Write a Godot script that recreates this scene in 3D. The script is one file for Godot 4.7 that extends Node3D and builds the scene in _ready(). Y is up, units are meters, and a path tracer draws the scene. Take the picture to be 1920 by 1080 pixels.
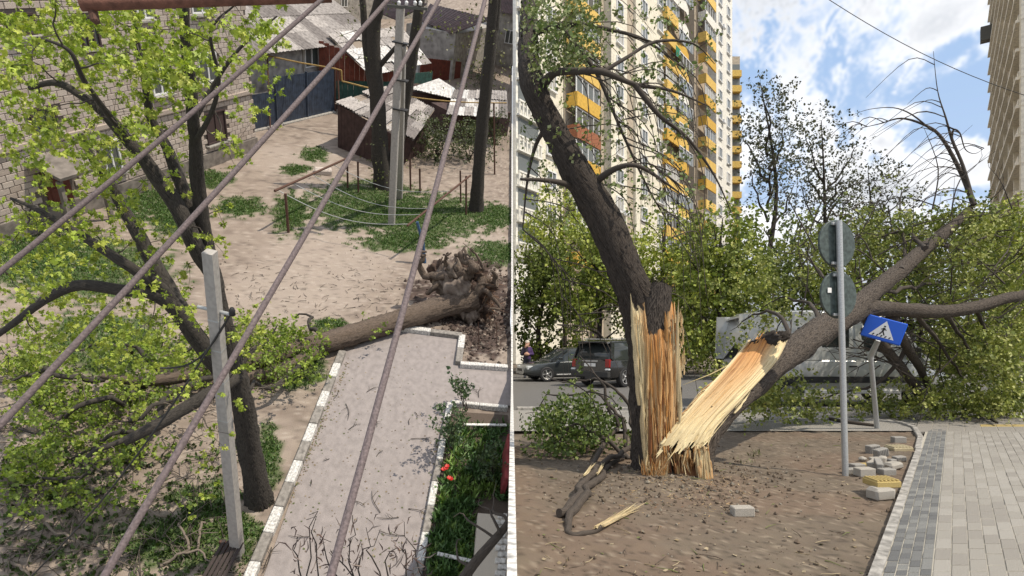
extends Node3D
# Two places either side of a white retaining wall: a yard on a rising slope (x < 0) and a level street (x > 0).
const F := 1100.0
const CAM := Vector3(0, 1.6, 0)
const SLOPE_DROP := 12.0          # how far the slope passes below the camera
var UL := Vector3(0.162, 0.814, 0.558).normalized()   # the slope's own upward direction
var FL := Vector3.ZERO            # up the slope, away from the camera
var XL := Vector3.ZERO            # across the slope, to the right
var LB := Basis.IDENTITY
var rng := RandomNumberGenerator.new()
var taken := {}
var inv := {}
var M := {}
var tx := {}
var noise := FastNoiseLite.new()
var noise2 := FastNoiseLite.new()

class MB:
	var v := PackedVector3Array()
	var n := PackedVector3Array()
	var t := PackedVector2Array()
	var c := PackedColorArray()
	var i := PackedInt32Array()
	var col := Color(1, 1, 1)
	func vert(p: Vector3, nn: Vector3, uv := Vector2.ZERO) -> int:
		v.append(p); n.append(nn); t.append(uv); c.append(col)
		return v.size() - 1
	func tri(a: Vector3, b: Vector3, d: Vector3) -> void:
		var nn := (d - a).cross(b - a).normalized()
		var k := v.size()
		vert(a, nn, Vector2(a.x, a.y)); vert(b, nn, Vector2(b.x, b.y)); vert(d, nn, Vector2(d.x, d.y))
		i.append_array(PackedInt32Array([k, k + 1, k + 2]))
	func quad(a: Vector3, b: Vector3, d: Vector3, e: Vector3) -> void:
		var nn := (d - a).cross(b - a)
		if nn.length_squared() < 1e-14: nn = (e - a).cross(d - a)
		nn = nn.normalized()
		var k := v.size()
		var w := a.distance_to(b)
		var h := a.distance_to(e)
		vert(a, nn, Vector2(0, 0)); vert(b, nn, Vector2(w, 0)); vert(d, nn, Vector2(w, h)); vert(e, nn, Vector2(0, h))
		i.append_array(PackedInt32Array([k, k + 1, k + 2, k, k + 2, k + 3]))
	# a box given by its centre, its axes and its sizes; bevel cuts the edges
	func box(o: Vector3, b: Basis, s: Vector3) -> void:
		var x := b.x * s.x * 0.5
		var y := b.y * s.y * 0.5
		var z := b.z * s.z * 0.5
		quad(o - x + y + z, o + x + y + z, o + x - y + z, o - x - y + z)
		quad(o + x + y - z, o - x + y - z, o - x - y - z, o + x - y - z)
		quad(o + x + y + z, o + x + y - z, o + x - y - z, o + x - y + z)
		quad(o - x + y - z, o - x + y + z, o - x - y + z, o - x - y - z)
		quad(o - x + y - z, o + x + y - z, o + x + y + z, o - x + y + z)
		quad(o - x - y + z, o + x - y + z, o + x - y - z, o - x - y - z)
	# bevelled box: three crossed slabs hull
	func bbox(o: Vector3, b: Basis, s: Vector3, e: float) -> void:
		var h := s * 0.5
		var P := func(x: float, y: float, z: float) -> Vector3: return o + b.x * x + b.y * y + b.z * z
		for ax in 3:
			for sg in [-1.0, 1.0]:
				var q: Array[Vector3] = []
				for k in 4:
					var s1: float = [-1.0, 1.0, 1.0, -1.0][k]
					var s2: float = [1.0, 1.0, -1.0, -1.0][k]
					var p := Vector3.ZERO
					p[ax] = sg * h[ax]
					p[(ax + 1) % 3] = s1 * (h[(ax + 1) % 3] - e)
					p[(ax + 2) % 3] = s2 * (h[(ax + 2) % 3] - e)
					q.append(P.call(p.x, p.y, p.z))
				if sg > 0: quad(q[0], q[1], q[2], q[3])
				else: quad(q[3], q[2], q[1], q[0])
		for ax in 3:
			var a1 := (ax + 1) % 3
			var a2 := (ax + 2) % 3
			for s1 in [-1.0, 1.0]:
				for s2 in [-1.0, 1.0]:
					var q: Array[Vector3] = []
					for k in 4:
						var p := Vector3.ZERO
						p[ax] = ([-1.0, 1.0, 1.0, -1.0][k]) * (h[ax] - e)
						if k < 2:
							p[a1] = s1 * h[a1]; p[a2] = s2 * (h[a2] - e)
						else:
							p[a1] = s1 * (h[a1] - e); p[a2] = s2 * h[a2]
						q.append(P.call(p.x, p.y, p.z))
					if s1 * s2 > 0: quad(q[0], q[1], q[2], q[3])
					else: quad(q[3], q[2], q[1], q[0])
		for sx in [-1.0, 1.0]:
			for sy in [-1.0, 1.0]:
				for sz in [-1.0, 1.0]:
					var a: Vector3 = P.call(sx * h.x, sy * (h.y - e), sz * (h.z - e))
					var bb: Vector3 = P.call(sx * (h.x - e), sy * h.y, sz * (h.z - e))
					var d: Vector3 = P.call(sx * (h.x - e), sy * (h.y - e), sz * h.z)
					if sx * sy * sz > 0: tri(a, d, bb)
					else: tri(a, bb, d)
	# a tube through points with a radius each; bump roughens it
	func tube(pts: PackedVector3Array, rad: PackedFloat32Array, sides: int, caps := true, bump: FastNoiseLite = null, amp := 0.0, squash := 1.0) -> void:
		if pts.size() < 2: return
		var d := (pts[1] - pts[0]).normalized()
		var up := Vector3.UP if absf(d.y) < 0.9 else Vector3.RIGHT
		var x := up.cross(d).normalized()
		var run := 0.0
		var k0 := v.size()
		var circ := maxf(1.0, roundf(TAU * rad[0] * 1.0))
		for a in pts.size():
			if a > 0: run += pts[a].distance_to(pts[a - 1])
			var nd: Vector3
			if a == 0: nd = pts[1] - pts[0]
			elif a == pts.size() - 1: nd = pts[a] - pts[a - 1]
			else: nd = pts[a + 1] - pts[a - 1]
			nd = nd.normalized()
			x = (x - nd * x.dot(nd)).normalized()
			var y := nd.cross(x)
			for s in sides + 1:
				var an := TAU * float(s % sides) / sides
				var o := x * cos(an) + y * sin(an) * squash
				var r := rad[a]
				if bump:
					r *= 1.0 + amp * bump.get_noise_3d(cos(an) * rad[0] * 9.0, sin(an) * rad[0] * 9.0, run * 1.6) + amp * 0.6 * bump.get_noise_3d(cos(an) * 2.0, sin(an) * 2.0, run * 0.9 + 40.0)
				if bump and sides >= 30:
					var fr := bump.get_noise_3d(cos(an) * rad[a] * 24.0, sin(an) * rad[a] * 24.0, run * 2.6)
					r *= 1.0 - 0.10 * maxf(0.0, 1.0 - absf(fr) * 5.0)
				vert(pts[a] + o * r, o, Vector2(float(s) / sides * circ, run))
		for a in pts.size() - 1:
			for s in sides:
				var p := k0 + a * (sides + 1) + s
				var q := p + sides + 1
				i.append_array(PackedInt32Array([p, q, p + 1, p + 1, q, q + 1]))
		if caps:
			for e in 2:
				var a := 0 if e == 0 else pts.size() - 1
				if rad[a] < 0.004: continue
				var nd := (pts[0] - pts[1]).normalized() if e == 0 else (pts[a] - pts[a - 1]).normalized()
				var kc := vert(pts[a], nd)
				var k1 := v.size()
				for s in sides: vert(v[k0 + a * (sides + 1) + s], nd, Vector2(v[k0 + a * (sides + 1) + s].x, v[k0 + a * (sides + 1) + s].y))
				for s in sides:
					if e == 1: i.append_array(PackedInt32Array([kc, k1 + (s + 1) % sides, k1 + s]))
					else: i.append_array(PackedInt32Array([kc, k1 + s, k1 + (s + 1) % sides]))
	func rod(a: Vector3, b: Vector3, r0: float, r1 := -1.0, sides := 8) -> void:
		tube(PackedVector3Array([a, b]), PackedFloat32Array([r0, r0 if r1 < 0 else r1]), sides)
	# a grid of points (rows x cols) with smooth normals
	func grid(p: PackedVector3Array, cols: int, cc = null, uvs = null) -> void:
		var rows := p.size() / cols
		var k0 := v.size()
		for r in rows:
			for q in cols:
				var du := p[r * cols + mini(q + 1, cols - 1)] - p[r * cols + maxi(q - 1, 0)]
				var dv := p[mini(r + 1, rows - 1) * cols + q] - p[maxi(r - 1, 0) * cols + q]
				var nn := dv.cross(du).normalized()
				if cc != null: col = cc[r * cols + q]
				vert(p[r * cols + q], nn, uvs[r * cols + q] if uvs != null else Vector2(q, r))
		for r in rows - 1:
			for q in cols - 1:
				var a := k0 + r * cols + q
				i.append_array(PackedInt32Array([a, a + 1, a + cols, a + 1, a + cols + 1, a + cols]))
	func leaf(p: Vector3, d: Vector3, nn: Vector3, s: float, w := 0.42) -> void:
		var side := d.cross(nn).normalized() * s * w
		var k := v.size()
		var m := p + d * s * 0.45 - nn * s * 0.1
		vert(p, nn); vert(m + side + nn * s * 0.14, (nn - side / s * 0.6).normalized()); vert(p + d * s, nn); vert(m - side + nn * s * 0.14, (nn + side / s * 0.6).normalized())
		i.append_array(PackedInt32Array([k, k + 2, k + 1, k, k + 3, k + 2]))
	# a five-pointed young leaf
	func lobed(p: Vector3, d: Vector3, nn: Vector3, s: float) -> void:
		var side := d.cross(nn).normalized()
		var k := v.size()
		vert(p + d * s * 0.25, nn)
		for q in [[0.0, 0.0, 0.0], [0.1, 0.42, 0.12], [0.38, 0.22, 0.03], [0.72, 0.46, 0.16], [0.68, 0.16, 0.0], [1.05, 0.0, -0.1], [0.68, -0.16, 0.0], [0.72, -0.46, 0.16], [0.38, -0.22, 0.03], [0.1, -0.42, 0.12]]:
			vert(p + d * s * q[0] + side * s * q[1] - nn * s * (q[2] - 0.08), nn)
		for q in 10: i.append_array(PackedInt32Array([k, k + 1 + (q + 1) % 10, k + 1 + q]))
	func lathe(o: Vector3, b: Basis, prof: Array, sides := 16) -> void:
		var p := PackedVector3Array()
		for e in prof:
			for s in sides + 1:
				var an := TAU * s / sides
				p.append(o + b.y * e[1] + (b.x * cos(an) + b.z * sin(an)) * e[0])
		grid(p, sides + 1)

func numbered(called: String) -> String:
	if not taken.has(called):
		taken[called] = 0
		return called
	taken[called] += 1
	return "%s_%03d" % [called, taken[called]]

func tag(o: Node, label: String, category: String, group := "") -> void:
	o.set_meta("label", label); o.set_meta("category", category)
	if group: o.set_meta("group", group)

func thing(called: String, at: Vector3, b: Basis, label: String, category: String, group := "") -> Node3D:
	var o := Node3D.new()
	o.name = numbered(called)
	o.transform = Transform3D(b, at)
	add_child(o)
	tag(o, label, category, group)
	inv[o] = o.transform.affine_inverse()
	return o

func structure(called: String, at := Vector3.ZERO, b := Basis.IDENTITY) -> Node3D:
	var o := Node3D.new()
	o.name = numbered(called)
	o.transform = Transform3D(b, at)
	add_child(o)
	o.set_meta("kind", "structure")
	inv[o] = o.transform.affine_inverse()
	return o

func to_mesh(mb: MB, x := Transform3D.IDENTITY) -> ArrayMesh:
	var a := []
	a.resize(Mesh.ARRAY_MAX)
	a[Mesh.ARRAY_VERTEX] = x * mb.v
	a[Mesh.ARRAY_NORMAL] = Transform3D(x.basis, Vector3.ZERO) * mb.n
	a[Mesh.ARRAY_TEX_UV] = mb.t
	a[Mesh.ARRAY_COLOR] = mb.c
	a[Mesh.ARRAY_INDEX] = mb.i
	var m := ArrayMesh.new()
	m.add_surface_from_arrays(Mesh.PRIMITIVE_TRIANGLES, a)
	return m

# commits a builder as one named part under its parent (points are in world space)
func part(called: String, mb: MB, m: Material, parent: Node) -> MeshInstance3D:
	if mb.i.is_empty():
		return null
	var o := MeshInstance3D.new()
	o.name = called
	var x: Transform3D = inv[parent]
	o.mesh = to_mesh(mb, x)
	o.material_override = m
	parent.add_child(o, true)
	inv[o] = x
	return o

func single(called: String, mb: MB, m: Material, base: Vector3, b: Basis, label: String, category: String, group := "") -> MeshInstance3D:
	var o := MeshInstance3D.new()
	o.name = numbered(called)
	o.transform = Transform3D(b, base)
	inv[o] = o.transform.affine_inverse()
	o.mesh = to_mesh(mb, inv[o])
	o.material_override = m
	add_child(o)
	if label: tag(o, label, category, group)
	return o

func ground_sheet(called: String, mb: MB, m: Material) -> MeshInstance3D:
	var o := single(called, mb, m, Vector3.ZERO, Basis.IDENTITY, "", "")
	o.set_meta("kind", "structure")
	return o

# a shared-mesh piece at a world transform
func piece(called: String, mesh: Mesh, m: Material, x: Transform3D, parent: Node) -> MeshInstance3D:
	var o := MeshInstance3D.new()
	o.name = called
	o.mesh = mesh
	o.material_override = m
	var t: Transform3D = inv[parent]
	o.transform = t * x
	parent.add_child(o, true)
	return o

# ---------- places ----------
func ray(u: float, v: float) -> Vector3: return Vector3((u - 960.0) / F, (645.0 - v) / F, -1.0)
func rp(u: float, v: float, z: float) -> Vector3: return CAM + ray(u, v) * z            # street: a point at a depth
func rg(u: float, v: float, y := 0.0) -> Vector3:                                           # street: a point on the ground
	var r := ray(u, v)
	return CAM + r * ((y - CAM.y) / r.y)
func lg(u: float, v: float, h := 0.0) -> Vector3:                                           # yard: a point on the slope
	var r := ray(u, v)
	return CAM + r * ((h - SLOPE_DROP) / r.dot(UL))
func hit(u: float, v: float, o: Vector3, n: Vector3) -> Vector3:
	var r := ray(u, v)
	return CAM + r * ((o - CAM).dot(n) / r.dot(n))
func lp(base: Vector3, u: float, v: float, back := 0.0) -> Vector3:                         # yard: on the upright plane through base
	return hit(u, v, base + FL * back, FL)
func hv(base: Vector3, v: float) -> float:                                                  # height above base that reaches a row
	var k := (645.0 - v) / F
	var p := base - CAM
	return (k * -p.z - p.y) / (UL.y + k * UL.z)
func local_ab(p: Vector3) -> Vector2: return Vector2((p - CAM).dot(XL), (p - CAM).dot(FL))
func from_ab(a: float, b: float, h := 0.0) -> Vector3: return CAM + XL * a + FL * b + UL * (h - SLOPE_DROP)
func edge_a(b: float) -> float:                                                              # where the slope meets the retaining wall
	var o := CAM + FL * b - UL * SLOPE_DROP
	return (-0.03 - o.x) / XL.x

func curve(p: PackedVector3Array, sub: int) -> PackedVector3Array:
	var out := PackedVector3Array()
	for k in p.size() - 1:
		var a := p[maxi(k - 1, 0)]
		var d := p[mini(k + 2, p.size() - 1)]
		for s in sub: out.append(p[k].cubic_interpolate(p[k + 1], a, d, float(s) / sub))
	out.append(p[p.size() - 1])
	return out
func ramp(r: Array, n: int) -> PackedFloat32Array:
	var out := PackedFloat32Array()
	for k in n:
		var f := float(k) / maxf(1.0, n - 1) * (r.size() - 1)
		var a := mini(int(f), r.size() - 1)
		out.append(lerpf(r[a], r[mini(a + 1, r.size() - 1)], f - a))
	return out
func rvec() -> Vector3:
	var z := rng.randf_range(-1, 1)
	var a := rng.randf() * TAU
	var s := sqrt(1 - z * z)
	return Vector3(s * cos(a), z, s * sin(a))
func frame(d: Vector3, up: Vector3) -> Basis:                                                # x along d, y up-ish
	var x := d.normalized()
	var z := x.cross(up).normalized()
	return Basis(x, z.cross(x), z)

# ---------- materials ----------
func grain(key: String, freq: float, oct: int, lo: float, hi: float, size := 256, sx := 1.0, kind := FastNoiseLite.TYPE_SIMPLEX_SMOOTH, fract := FastNoiseLite.FRACTAL_FBM, sharp := 1.0) -> ImageTexture:
	if tx.has(key): return tx[key]
	var f := FastNoiseLite.new()
	f.seed = key.hash() % 10000
	f.noise_type = kind
	f.fractal_type = fract
	f.fractal_octaves = oct
	f.frequency = freq
	var w := int(size * sx)
	var img := f.get_seamless_image(w, size)
	if sx != 1.0: img.resize(size, size, Image.INTERPOLATE_CUBIC)
	var d := img.get_data()
	var out := PackedByteArray()
	out.resize(size * size)
	for k in size * size: out[k] = int(clampf(lerpf(lo, hi, pow(d[k] / 255.0, sharp)), 0, 1) * 255)
	var im := Image.create_from_data(size, size, false, Image.FORMAT_L8, out)
	im.convert(Image.FORMAT_RGB8)
	tx[key] = ImageTexture.create_from_image(im)
	return tx[key]

func bump_of(key: String, strength := 4.0) -> ImageTexture:
	var k := key + "_normal"
	if tx.has(k): return tx[k]
	var im: Image = tx[key].get_image().duplicate()
	im.bump_map_to_normal_map(strength)
	tx[k] = ImageTexture.create_from_image(im)
	return tx[k]

func mat(called: String, lin: Color, rough := 0.9, tex = null, scale := 1.0, normal = null, nscale := 1.0, triplanar := true) -> StandardMaterial3D:
	if M.has(called): return M[called]
	var m := StandardMaterial3D.new()
	m.albedo_color = lin.linear_to_srgb()
	m.roughness = rough
	m.vertex_color_use_as_albedo = true
	if tex: m.albedo_texture = tex
	if normal:
		m.normal_enabled = true
		m.normal_texture = normal
		m.normal_scale = nscale
	if triplanar:
		m.uv1_triplanar = true
		m.uv1_world_triplanar = true
	m.uv1_scale = Vector3.ONE * scale
	M[called] = m
	return m
func leaf_mat(called: String, back: Color, rough := 0.55) -> StandardMaterial3D:
	var m := mat(called, Color(1, 1, 1), rough, null, 1.0, null, 1.0, false)
	m.backlight_enabled = true
	m.backlight = back.linear_to_srgb()
	m.cull_mode = BaseMaterial3D.CULL_DISABLED
	return m
func bark_mat(called: String, lin: Color, su: float, sv: float) -> StandardMaterial3D:
	grain("bark", 0.03, 4, 0.4, 1.15, 512, 1.0, FastNoiseLite.TYPE_SIMPLEX_SMOOTH, FastNoiseLite.FRACTAL_RIDGED, 1.0)
	var m := mat(called, lin, 0.95, tx["bark"], 1.0, bump_of("bark", 8.0), 1.8, false)
	m.uv1_scale = Vector3(su, sv, 1)
	return m

# ---------- trees ----------
# a limb through points; its nodes are kept for twigs
func limb(mb: MB, pts: Array, rads: Array, sides: int, nodes: Array, sub := 5, amp := 0.0) -> PackedVector3Array:
	var p := curve(PackedVector3Array(pts), sub)
	if amp > 0.0:
		for k in range(1, p.size() - 1): p[k] += Vector3(noise.get_noise_3dv(p[k] * 9.0), noise.get_noise_3dv(p[k] * 9.0 + Vector3(50, 0, 0)), noise.get_noise_3dv(p[k] * 9.0 + Vector3(0, 50, 0))) * amp
	var r := ramp(rads, p.size())
	mb.tube(p, r, sides, true, noise2 if sides > 8 else null, 0.2)
	for k in p.size(): nodes.append([p[k], r[k]])
	return p

# leaves round a twig tip
func spray(lm: MB, p: Vector3, out: Vector3, o: Dictionary) -> void:
	var cnt: int = o.leaves
	var base: Color = o.cols[rng.randi() % o.cols.size()]
	for k in cnt:
		var f := rng.randf_range(0.75, 1.25)
		lm.col = Color(base.r * f, base.g * f * rng.randf_range(0.95, 1.05), base.b * f)
		var d: Vector3 = (rvec() + out * 0.5 + o.droop * rng.randf_range(0.2, 1.0)).normalized()
		var q: Vector3 = p + rvec() * o.spread * rng.randf() + o.droop * o.spread * 0.3
		var nn := d.cross(rvec()).normalized()
		if nn.dot(o.up) < 0: nn = -nn
		var s: float = o.size * rng.randf_range(0.45, 1.45)
		if o.get("lobed", false): lm.lobed(q, d, nn, s)
		else: lm.leaf(q, d, nn, s, o.get("w", 0.42))

# joins each target to the nearest branch with a twig and hangs leaves on it
func grow(wood: MB, lm: MB, nodes: Array, targets: Array, o: Dictionary) -> void:
	var pos := PackedVector3Array()
	var rad := PackedFloat32Array()
	for e in nodes:
		pos.append(e[0]); rad.append(e[1])
	var order := []
	for t in targets:
		var best := 1e9
		for k in pos.size(): best = minf(best, pos[k].distance_squared_to(t))
		order.append([best, t])
	order.sort_custom(func(a, b): return a[0] < b[0])
	for e in order:
		var t: Vector3 = e[1]
		var bi := 0
		var best := 1e9
		for k in pos.size():
			var d := pos[k].distance_squared_to(t)
			if d < best:
				best = d; bi = k
		var a := pos[bi]
		var dist := sqrt(best)
		if dist > o.get("reach", 99.0): continue
		var mid: Vector3 = (a + t) * 0.5 + rvec() * dist * 0.14 + o.up * dist * o.get("arch", 0.08)
		var r0 := minf(rad[bi] * 0.7, o.get("twig", 0.02) + dist * 0.006)
		if dist > 0.02:
			var pp := PackedVector3Array([a, a.lerp(mid, 0.5) + rvec() * dist * 0.05, mid, mid.lerp(t, 0.5) + rvec() * dist * 0.05, t])
			wood.tube(pp, ramp([r0, r0 * 0.45], 5), 4, false)
			for k in range(1, 5):
				pos.append(pp[k]); rad.append(lerpf(r0, r0 * 0.45, k / 4.0))
		var out := (t - a).normalized()
		for k in o.get("twigs", 3):
			var d: Vector3 = (out + rvec() * 1.1 + o.droop * 0.3).normalized()
			var l: float = o.get("twig_len", 0.3) * rng.randf_range(0.5, 1.2)
			var q: Vector3 = t + d * l
			wood.tube(PackedVector3Array([t, t + d * l * 0.5 + rvec() * l * 0.12, q]), PackedFloat32Array([r0 * 0.4, r0 * 0.3, r0 * 0.2]), 3, false)
			if rng.randf() < o.get("leafy", 1.0): spray(lm, q, d, o)
		if rng.randf() < o.get("leafy", 1.0): spray(lm, t, out, o)

func sprinkle(lm: MB, base: Vector3, n: int, fu: Callable, cols: Array, size: float, up: Vector3) -> void:
	for k in n:
		var p: Vector3 = fu.call()
		var f := rng.randf_range(0.7, 1.2)
		var b: Color = cols[rng.randi() % cols.size()]
		lm.col = Color(b.r * f, b.g * f, b.b * f)
		lm.leaf(p, (up * 0.5 + rvec()).normalized(), (up + rvec() * 0.6).normalized(), size * rng.randf_range(0.5, 1.3))

# a rough lump: a sphere pushed about by noise
func lump(mb: MB, o: Vector3, r: Vector3, b: Basis, amp: float, cols: Array) -> void:
	var p := PackedVector3Array()
	var cc := PackedColorArray()
	for j in 15:
		for k in 25:
			var th := PI * j / 14.0
			var ph := TAU * (k % 24) / 24.0
			var d := Vector3(sin(th) * cos(ph), cos(th), sin(th) * sin(ph))
			var q := o * 2.0 + d * 1.3
			var s := 1.0 + amp * (noise2.get_noise_3dv(q) + 0.6 * noise2.get_noise_3dv(q * 3.1) + 0.35 * noise2.get_noise_3dv(q * 8.0))
			p.append(o + b * (d * r * s))
			var f := clampf(noise2.get_noise_3dv(q * 2.3 + Vector3(9, 9, 9)) * 1.6 + 0.5, 0, 1)
			cc.append((cols[0] as Color).lerp(cols[1], f))
	mb.grid(p, 25, cc)

func _ready() -> void:
	rng.seed = 20240417
	noise.seed = 11; noise.frequency = 0.12; noise.fractal_octaves = 3
	noise2.seed = 5; noise2.frequency = 0.9; noise2.fractal_octaves = 3
	FL = (Vector3(0, 0, -1) + UL * UL.z).normalized()
	XL = FL.cross(UL)
	LB = Basis(XL, UL, -FL)
	# camera: level, with the lens shifted up
	var cam := Camera3D.new()
	cam.name = "camera"
	cam.projection = Camera3D.PROJECTION_FRUSTUM
	cam.near = 0.05
	cam.far = 900.0
	cam.size = 0.05 * 1080.0 / F
	cam.frustum_offset = Vector2(0, 0.05 * 105.0 / F)
	cam.position = CAM
	add_child(cam)
	cam.current = true
	var env := Environment.new()
	env.tonemap_mode = Environment.TONE_MAPPER_LINEAR
	env.tonemap_exposure = 1.0
	env.background_mode = Environment.BG_SKY
	env.sky = Sky.new()
	env.sky.sky_material = make_sky()
	env.sdfgi_enabled = true
	env.ssao_enabled = true
	env.ssil_enabled = true
	var we := WorldEnvironment.new()
	we.name = "environment"
	we.environment = env
	add_child(we)
	var sun := DirectionalLight3D.new()
	sun.name = "sun"
	sun.light_energy = 1.4
	sun.light_color = Color(1.0, 0.95, 0.87)
	sun.light_angular_distance = 0.6
	sun.shadow_enabled = true
	sun.basis = Basis.looking_at(-Vector3(0.50, 0.80, 0.32).normalized(), Vector3.UP)
	add_child(sun)
	make_materials()
	street_ground()
	yard_ground()
	dividing_wall()
	towers()
	yard_buildings()
	street_trees()
	broken_tree()
	fallen_stem()
	street_things()
	vehicles()
	yard_trees()
	yard_things()
	garden()
	washing_lines()

func make_sky() -> PanoramaSkyMaterial:
	var w := 2048
	var h := 1024
	var f := FastNoiseLite.new()
	f.seed = SKY_SEED
	f.frequency = 1.5
	f.fractal_octaves = 6
	f.fractal_gain = 0.52
	f.domain_warp_enabled = true
	f.domain_warp_amplitude = 0.25
	f.domain_warp_frequency = 1.6
	var g := FastNoiseLite.new()
	g.seed = SKY_SEED + 5
	g.frequency = 1.1
	g.fractal_octaves = 4
	var img := Image.create(w, h, false, Image.FORMAT_RGB8)
	for y in h:
		var el := (0.5 - (y + 0.5) / h) * PI
		if el < -0.12:
			img.fill_rect(Rect2i(0, y, w, h - y), Color(0.62, 0.63, 0.62))
			break
		var up := maxf(sin(el), 0.0)
		var sky := Color(0.23, 0.38, 0.64).lerp(Color(0.52, 0.63, 0.78), pow(1.0 - up, 2.2))
		for x in w:
			var az := ((x + 0.5) / w - 0.5) * TAU
			var d := Vector3(sin(az) * cos(el), sin(el), -cos(az) * cos(el))
			# clouds on a flat layer overhead, drawn out towards the horizon
			var q := d / (up + 0.55) * 1.25
			var cov := f.get_noise_3d(q.x, q.y * 0.6, q.z) + 0.23
			cov += 0.16 * (1.0 - up) * (1.0 - up)
			var a := smoothstep(-0.04, 0.20, cov)
			var thick := smoothstep(0.10, 0.56, cov + 0.32 * g.get_noise_3d(q.x, q.y, q.z))
			var cl := Color(0.93, 0.93, 0.94).lerp(Color(0.50, 0.53, 0.58), thick)
			var c := sky.lerp(cl, a)
			img.set_pixel(x, y, Color(c.r, c.g, c.b).linear_to_srgb())
	var m := PanoramaSkyMaterial.new()
	m.panorama = ImageTexture.create_from_image(img)
	m.energy_multiplier = 1.3
	return m
const SKY_SEED := 7

func make_materials() -> void:
	grain("fine", 0.09, 4, 0.55, 1.15)
	grain("coarse", 0.018, 4, 0.6, 1.15)
	grain("mild", 0.03, 4, 0.84, 1.08)
	grain("speck", 0.35, 2, 0.5, 1.3)
	grain("streak", 0.02, 4, 0.6, 1.2, 256, 8.0)
	bump_of("fine", 6.0); bump_of("speck", 5.0); bump_of("coarse", 6.0)
	bark_mat("bark_dark", Color(0.06, 0.048, 0.04), 3.0, 0.3)
	bark_mat("bark_grey", Color(0.105, 0.085, 0.07), 3.0, 0.3)
	bark_mat("bark_yard", Color(0.075, 0.066, 0.058), 2.4, 0.3)
	bark_mat("bark_fallen", Color(0.19, 0.145, 0.115), 2.2, 0.22)
	mat("twig", Color(0.055, 0.045, 0.038), 0.9, null, 1.0, null, 1.0, false)
	mat("twig_pale", Color(0.17, 0.14, 0.115), 0.9, null, 1.0, null, 1.0, false)
	leaf_mat("leaf_yard", Color(0.42, 0.50, 0.08))
	leaf_mat("leaf_street", Color(0.22, 0.27, 0.07))
	mat("wood_torn", Color(1, 1, 1), 0.75, tx["fine"], 6.0, tx["fine_normal"], 0.6)
	mat("galvanised", Color(0.50, 0.52, 0.53), 0.45, tx["mild"], 6.0).metallic = 0.5
	mat("rust_pipe", Color(0.22, 0.10, 0.07), 0.85, tx["coarse"], 5.0, tx["fine_normal"], 0.5)
	mat("rust", Color(0.12, 0.062, 0.045), 0.9, tx["coarse"], 5.0, tx["fine_normal"], 0.5)
	mat("cable", Color(0.19, 0.15, 0.155), 0.75, tx["fine"], 6.0)
	mat("black_cable", Color(0.03, 0.03, 0.03), 0.6)
	mat("concrete", Color(0.40, 0.385, 0.36), 0.92, tx["coarse"], 1.3, tx["fine_normal"], 0.5)
	mat("concrete_pole", Color(0.41, 0.39, 0.37), 0.92, tx["mild"], 1.2, tx["speck_normal"], 0.4)
	mat("white_paint", Color(0.78, 0.77, 0.75), 0.8, tx["coarse"], 2.2)
	mat("white_frame", Color(0.78, 0.79, 0.80), 0.5)
	mat("glass_dark", Color(0.05, 0.06, 0.065), 0.08)
	mat("black_plastic", Color(0.02, 0.02, 0.022), 0.55)
	mat("plain", Color(1, 1, 1), 0.85, tx["coarse"], 1.5)
	mat("plain_fine", Color(1, 1, 1), 0.9, tx["fine"], 5.0, tx["fine_normal"], 0.5)

func dividing_wall() -> void:
	# holds up the slope behind it and the street's terrace in front
	var mb := MB.new()
	var t0 := -0.03
	var t1 := 0.03
	var prev := []
	for k in 62:
		var z := 3.3 + k * 1.8
		# height of the slope at the wall
		var p := hit_slope(z)
		var top := maxf(p + 0.35, 0.25)
		var bot := minf(p, 0.0) - 0.6
		var ring := [Vector3(t0, bot, -z), Vector3(t0, top, -z), Vector3(t1, top, -z), Vector3(t1, bot, -z)]
		if k == 0: mb.quad(ring[1], ring[2], ring[3], ring[0])
		else:
			for s in 4: mb.quad(prev[s], prev[(s + 1) % 4], ring[(s + 1) % 4], ring[s])
		prev = ring
	mb.quad(prev[2], prev[1], prev[0], prev[3])
	var o := single("retaining_wall", mb, M.white_paint, Vector3(0, 0, -3.3), Basis.IDENTITY, "long white retaining wall climbing between the sloping yard and the street", "wall")
func hit_slope(z: float) -> float:
	# height of the slope's surface at x = -0.09 and depth z
	return CAM.y + (-SLOPE_DROP - UL.x * -0.09 + UL.z * z) / UL.y

# ======================= the level street =======================
const KERB_DIR := Vector3(0.756, 0, -1.0)
func kerb_at(z: float, w := 0.0, y := 0.0) -> Vector3:
	# the pavement's left edge at a depth, moved right by w
	return Vector3(2.48 + 0.756 * (z - 4.05) + w, y, -z)

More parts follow.
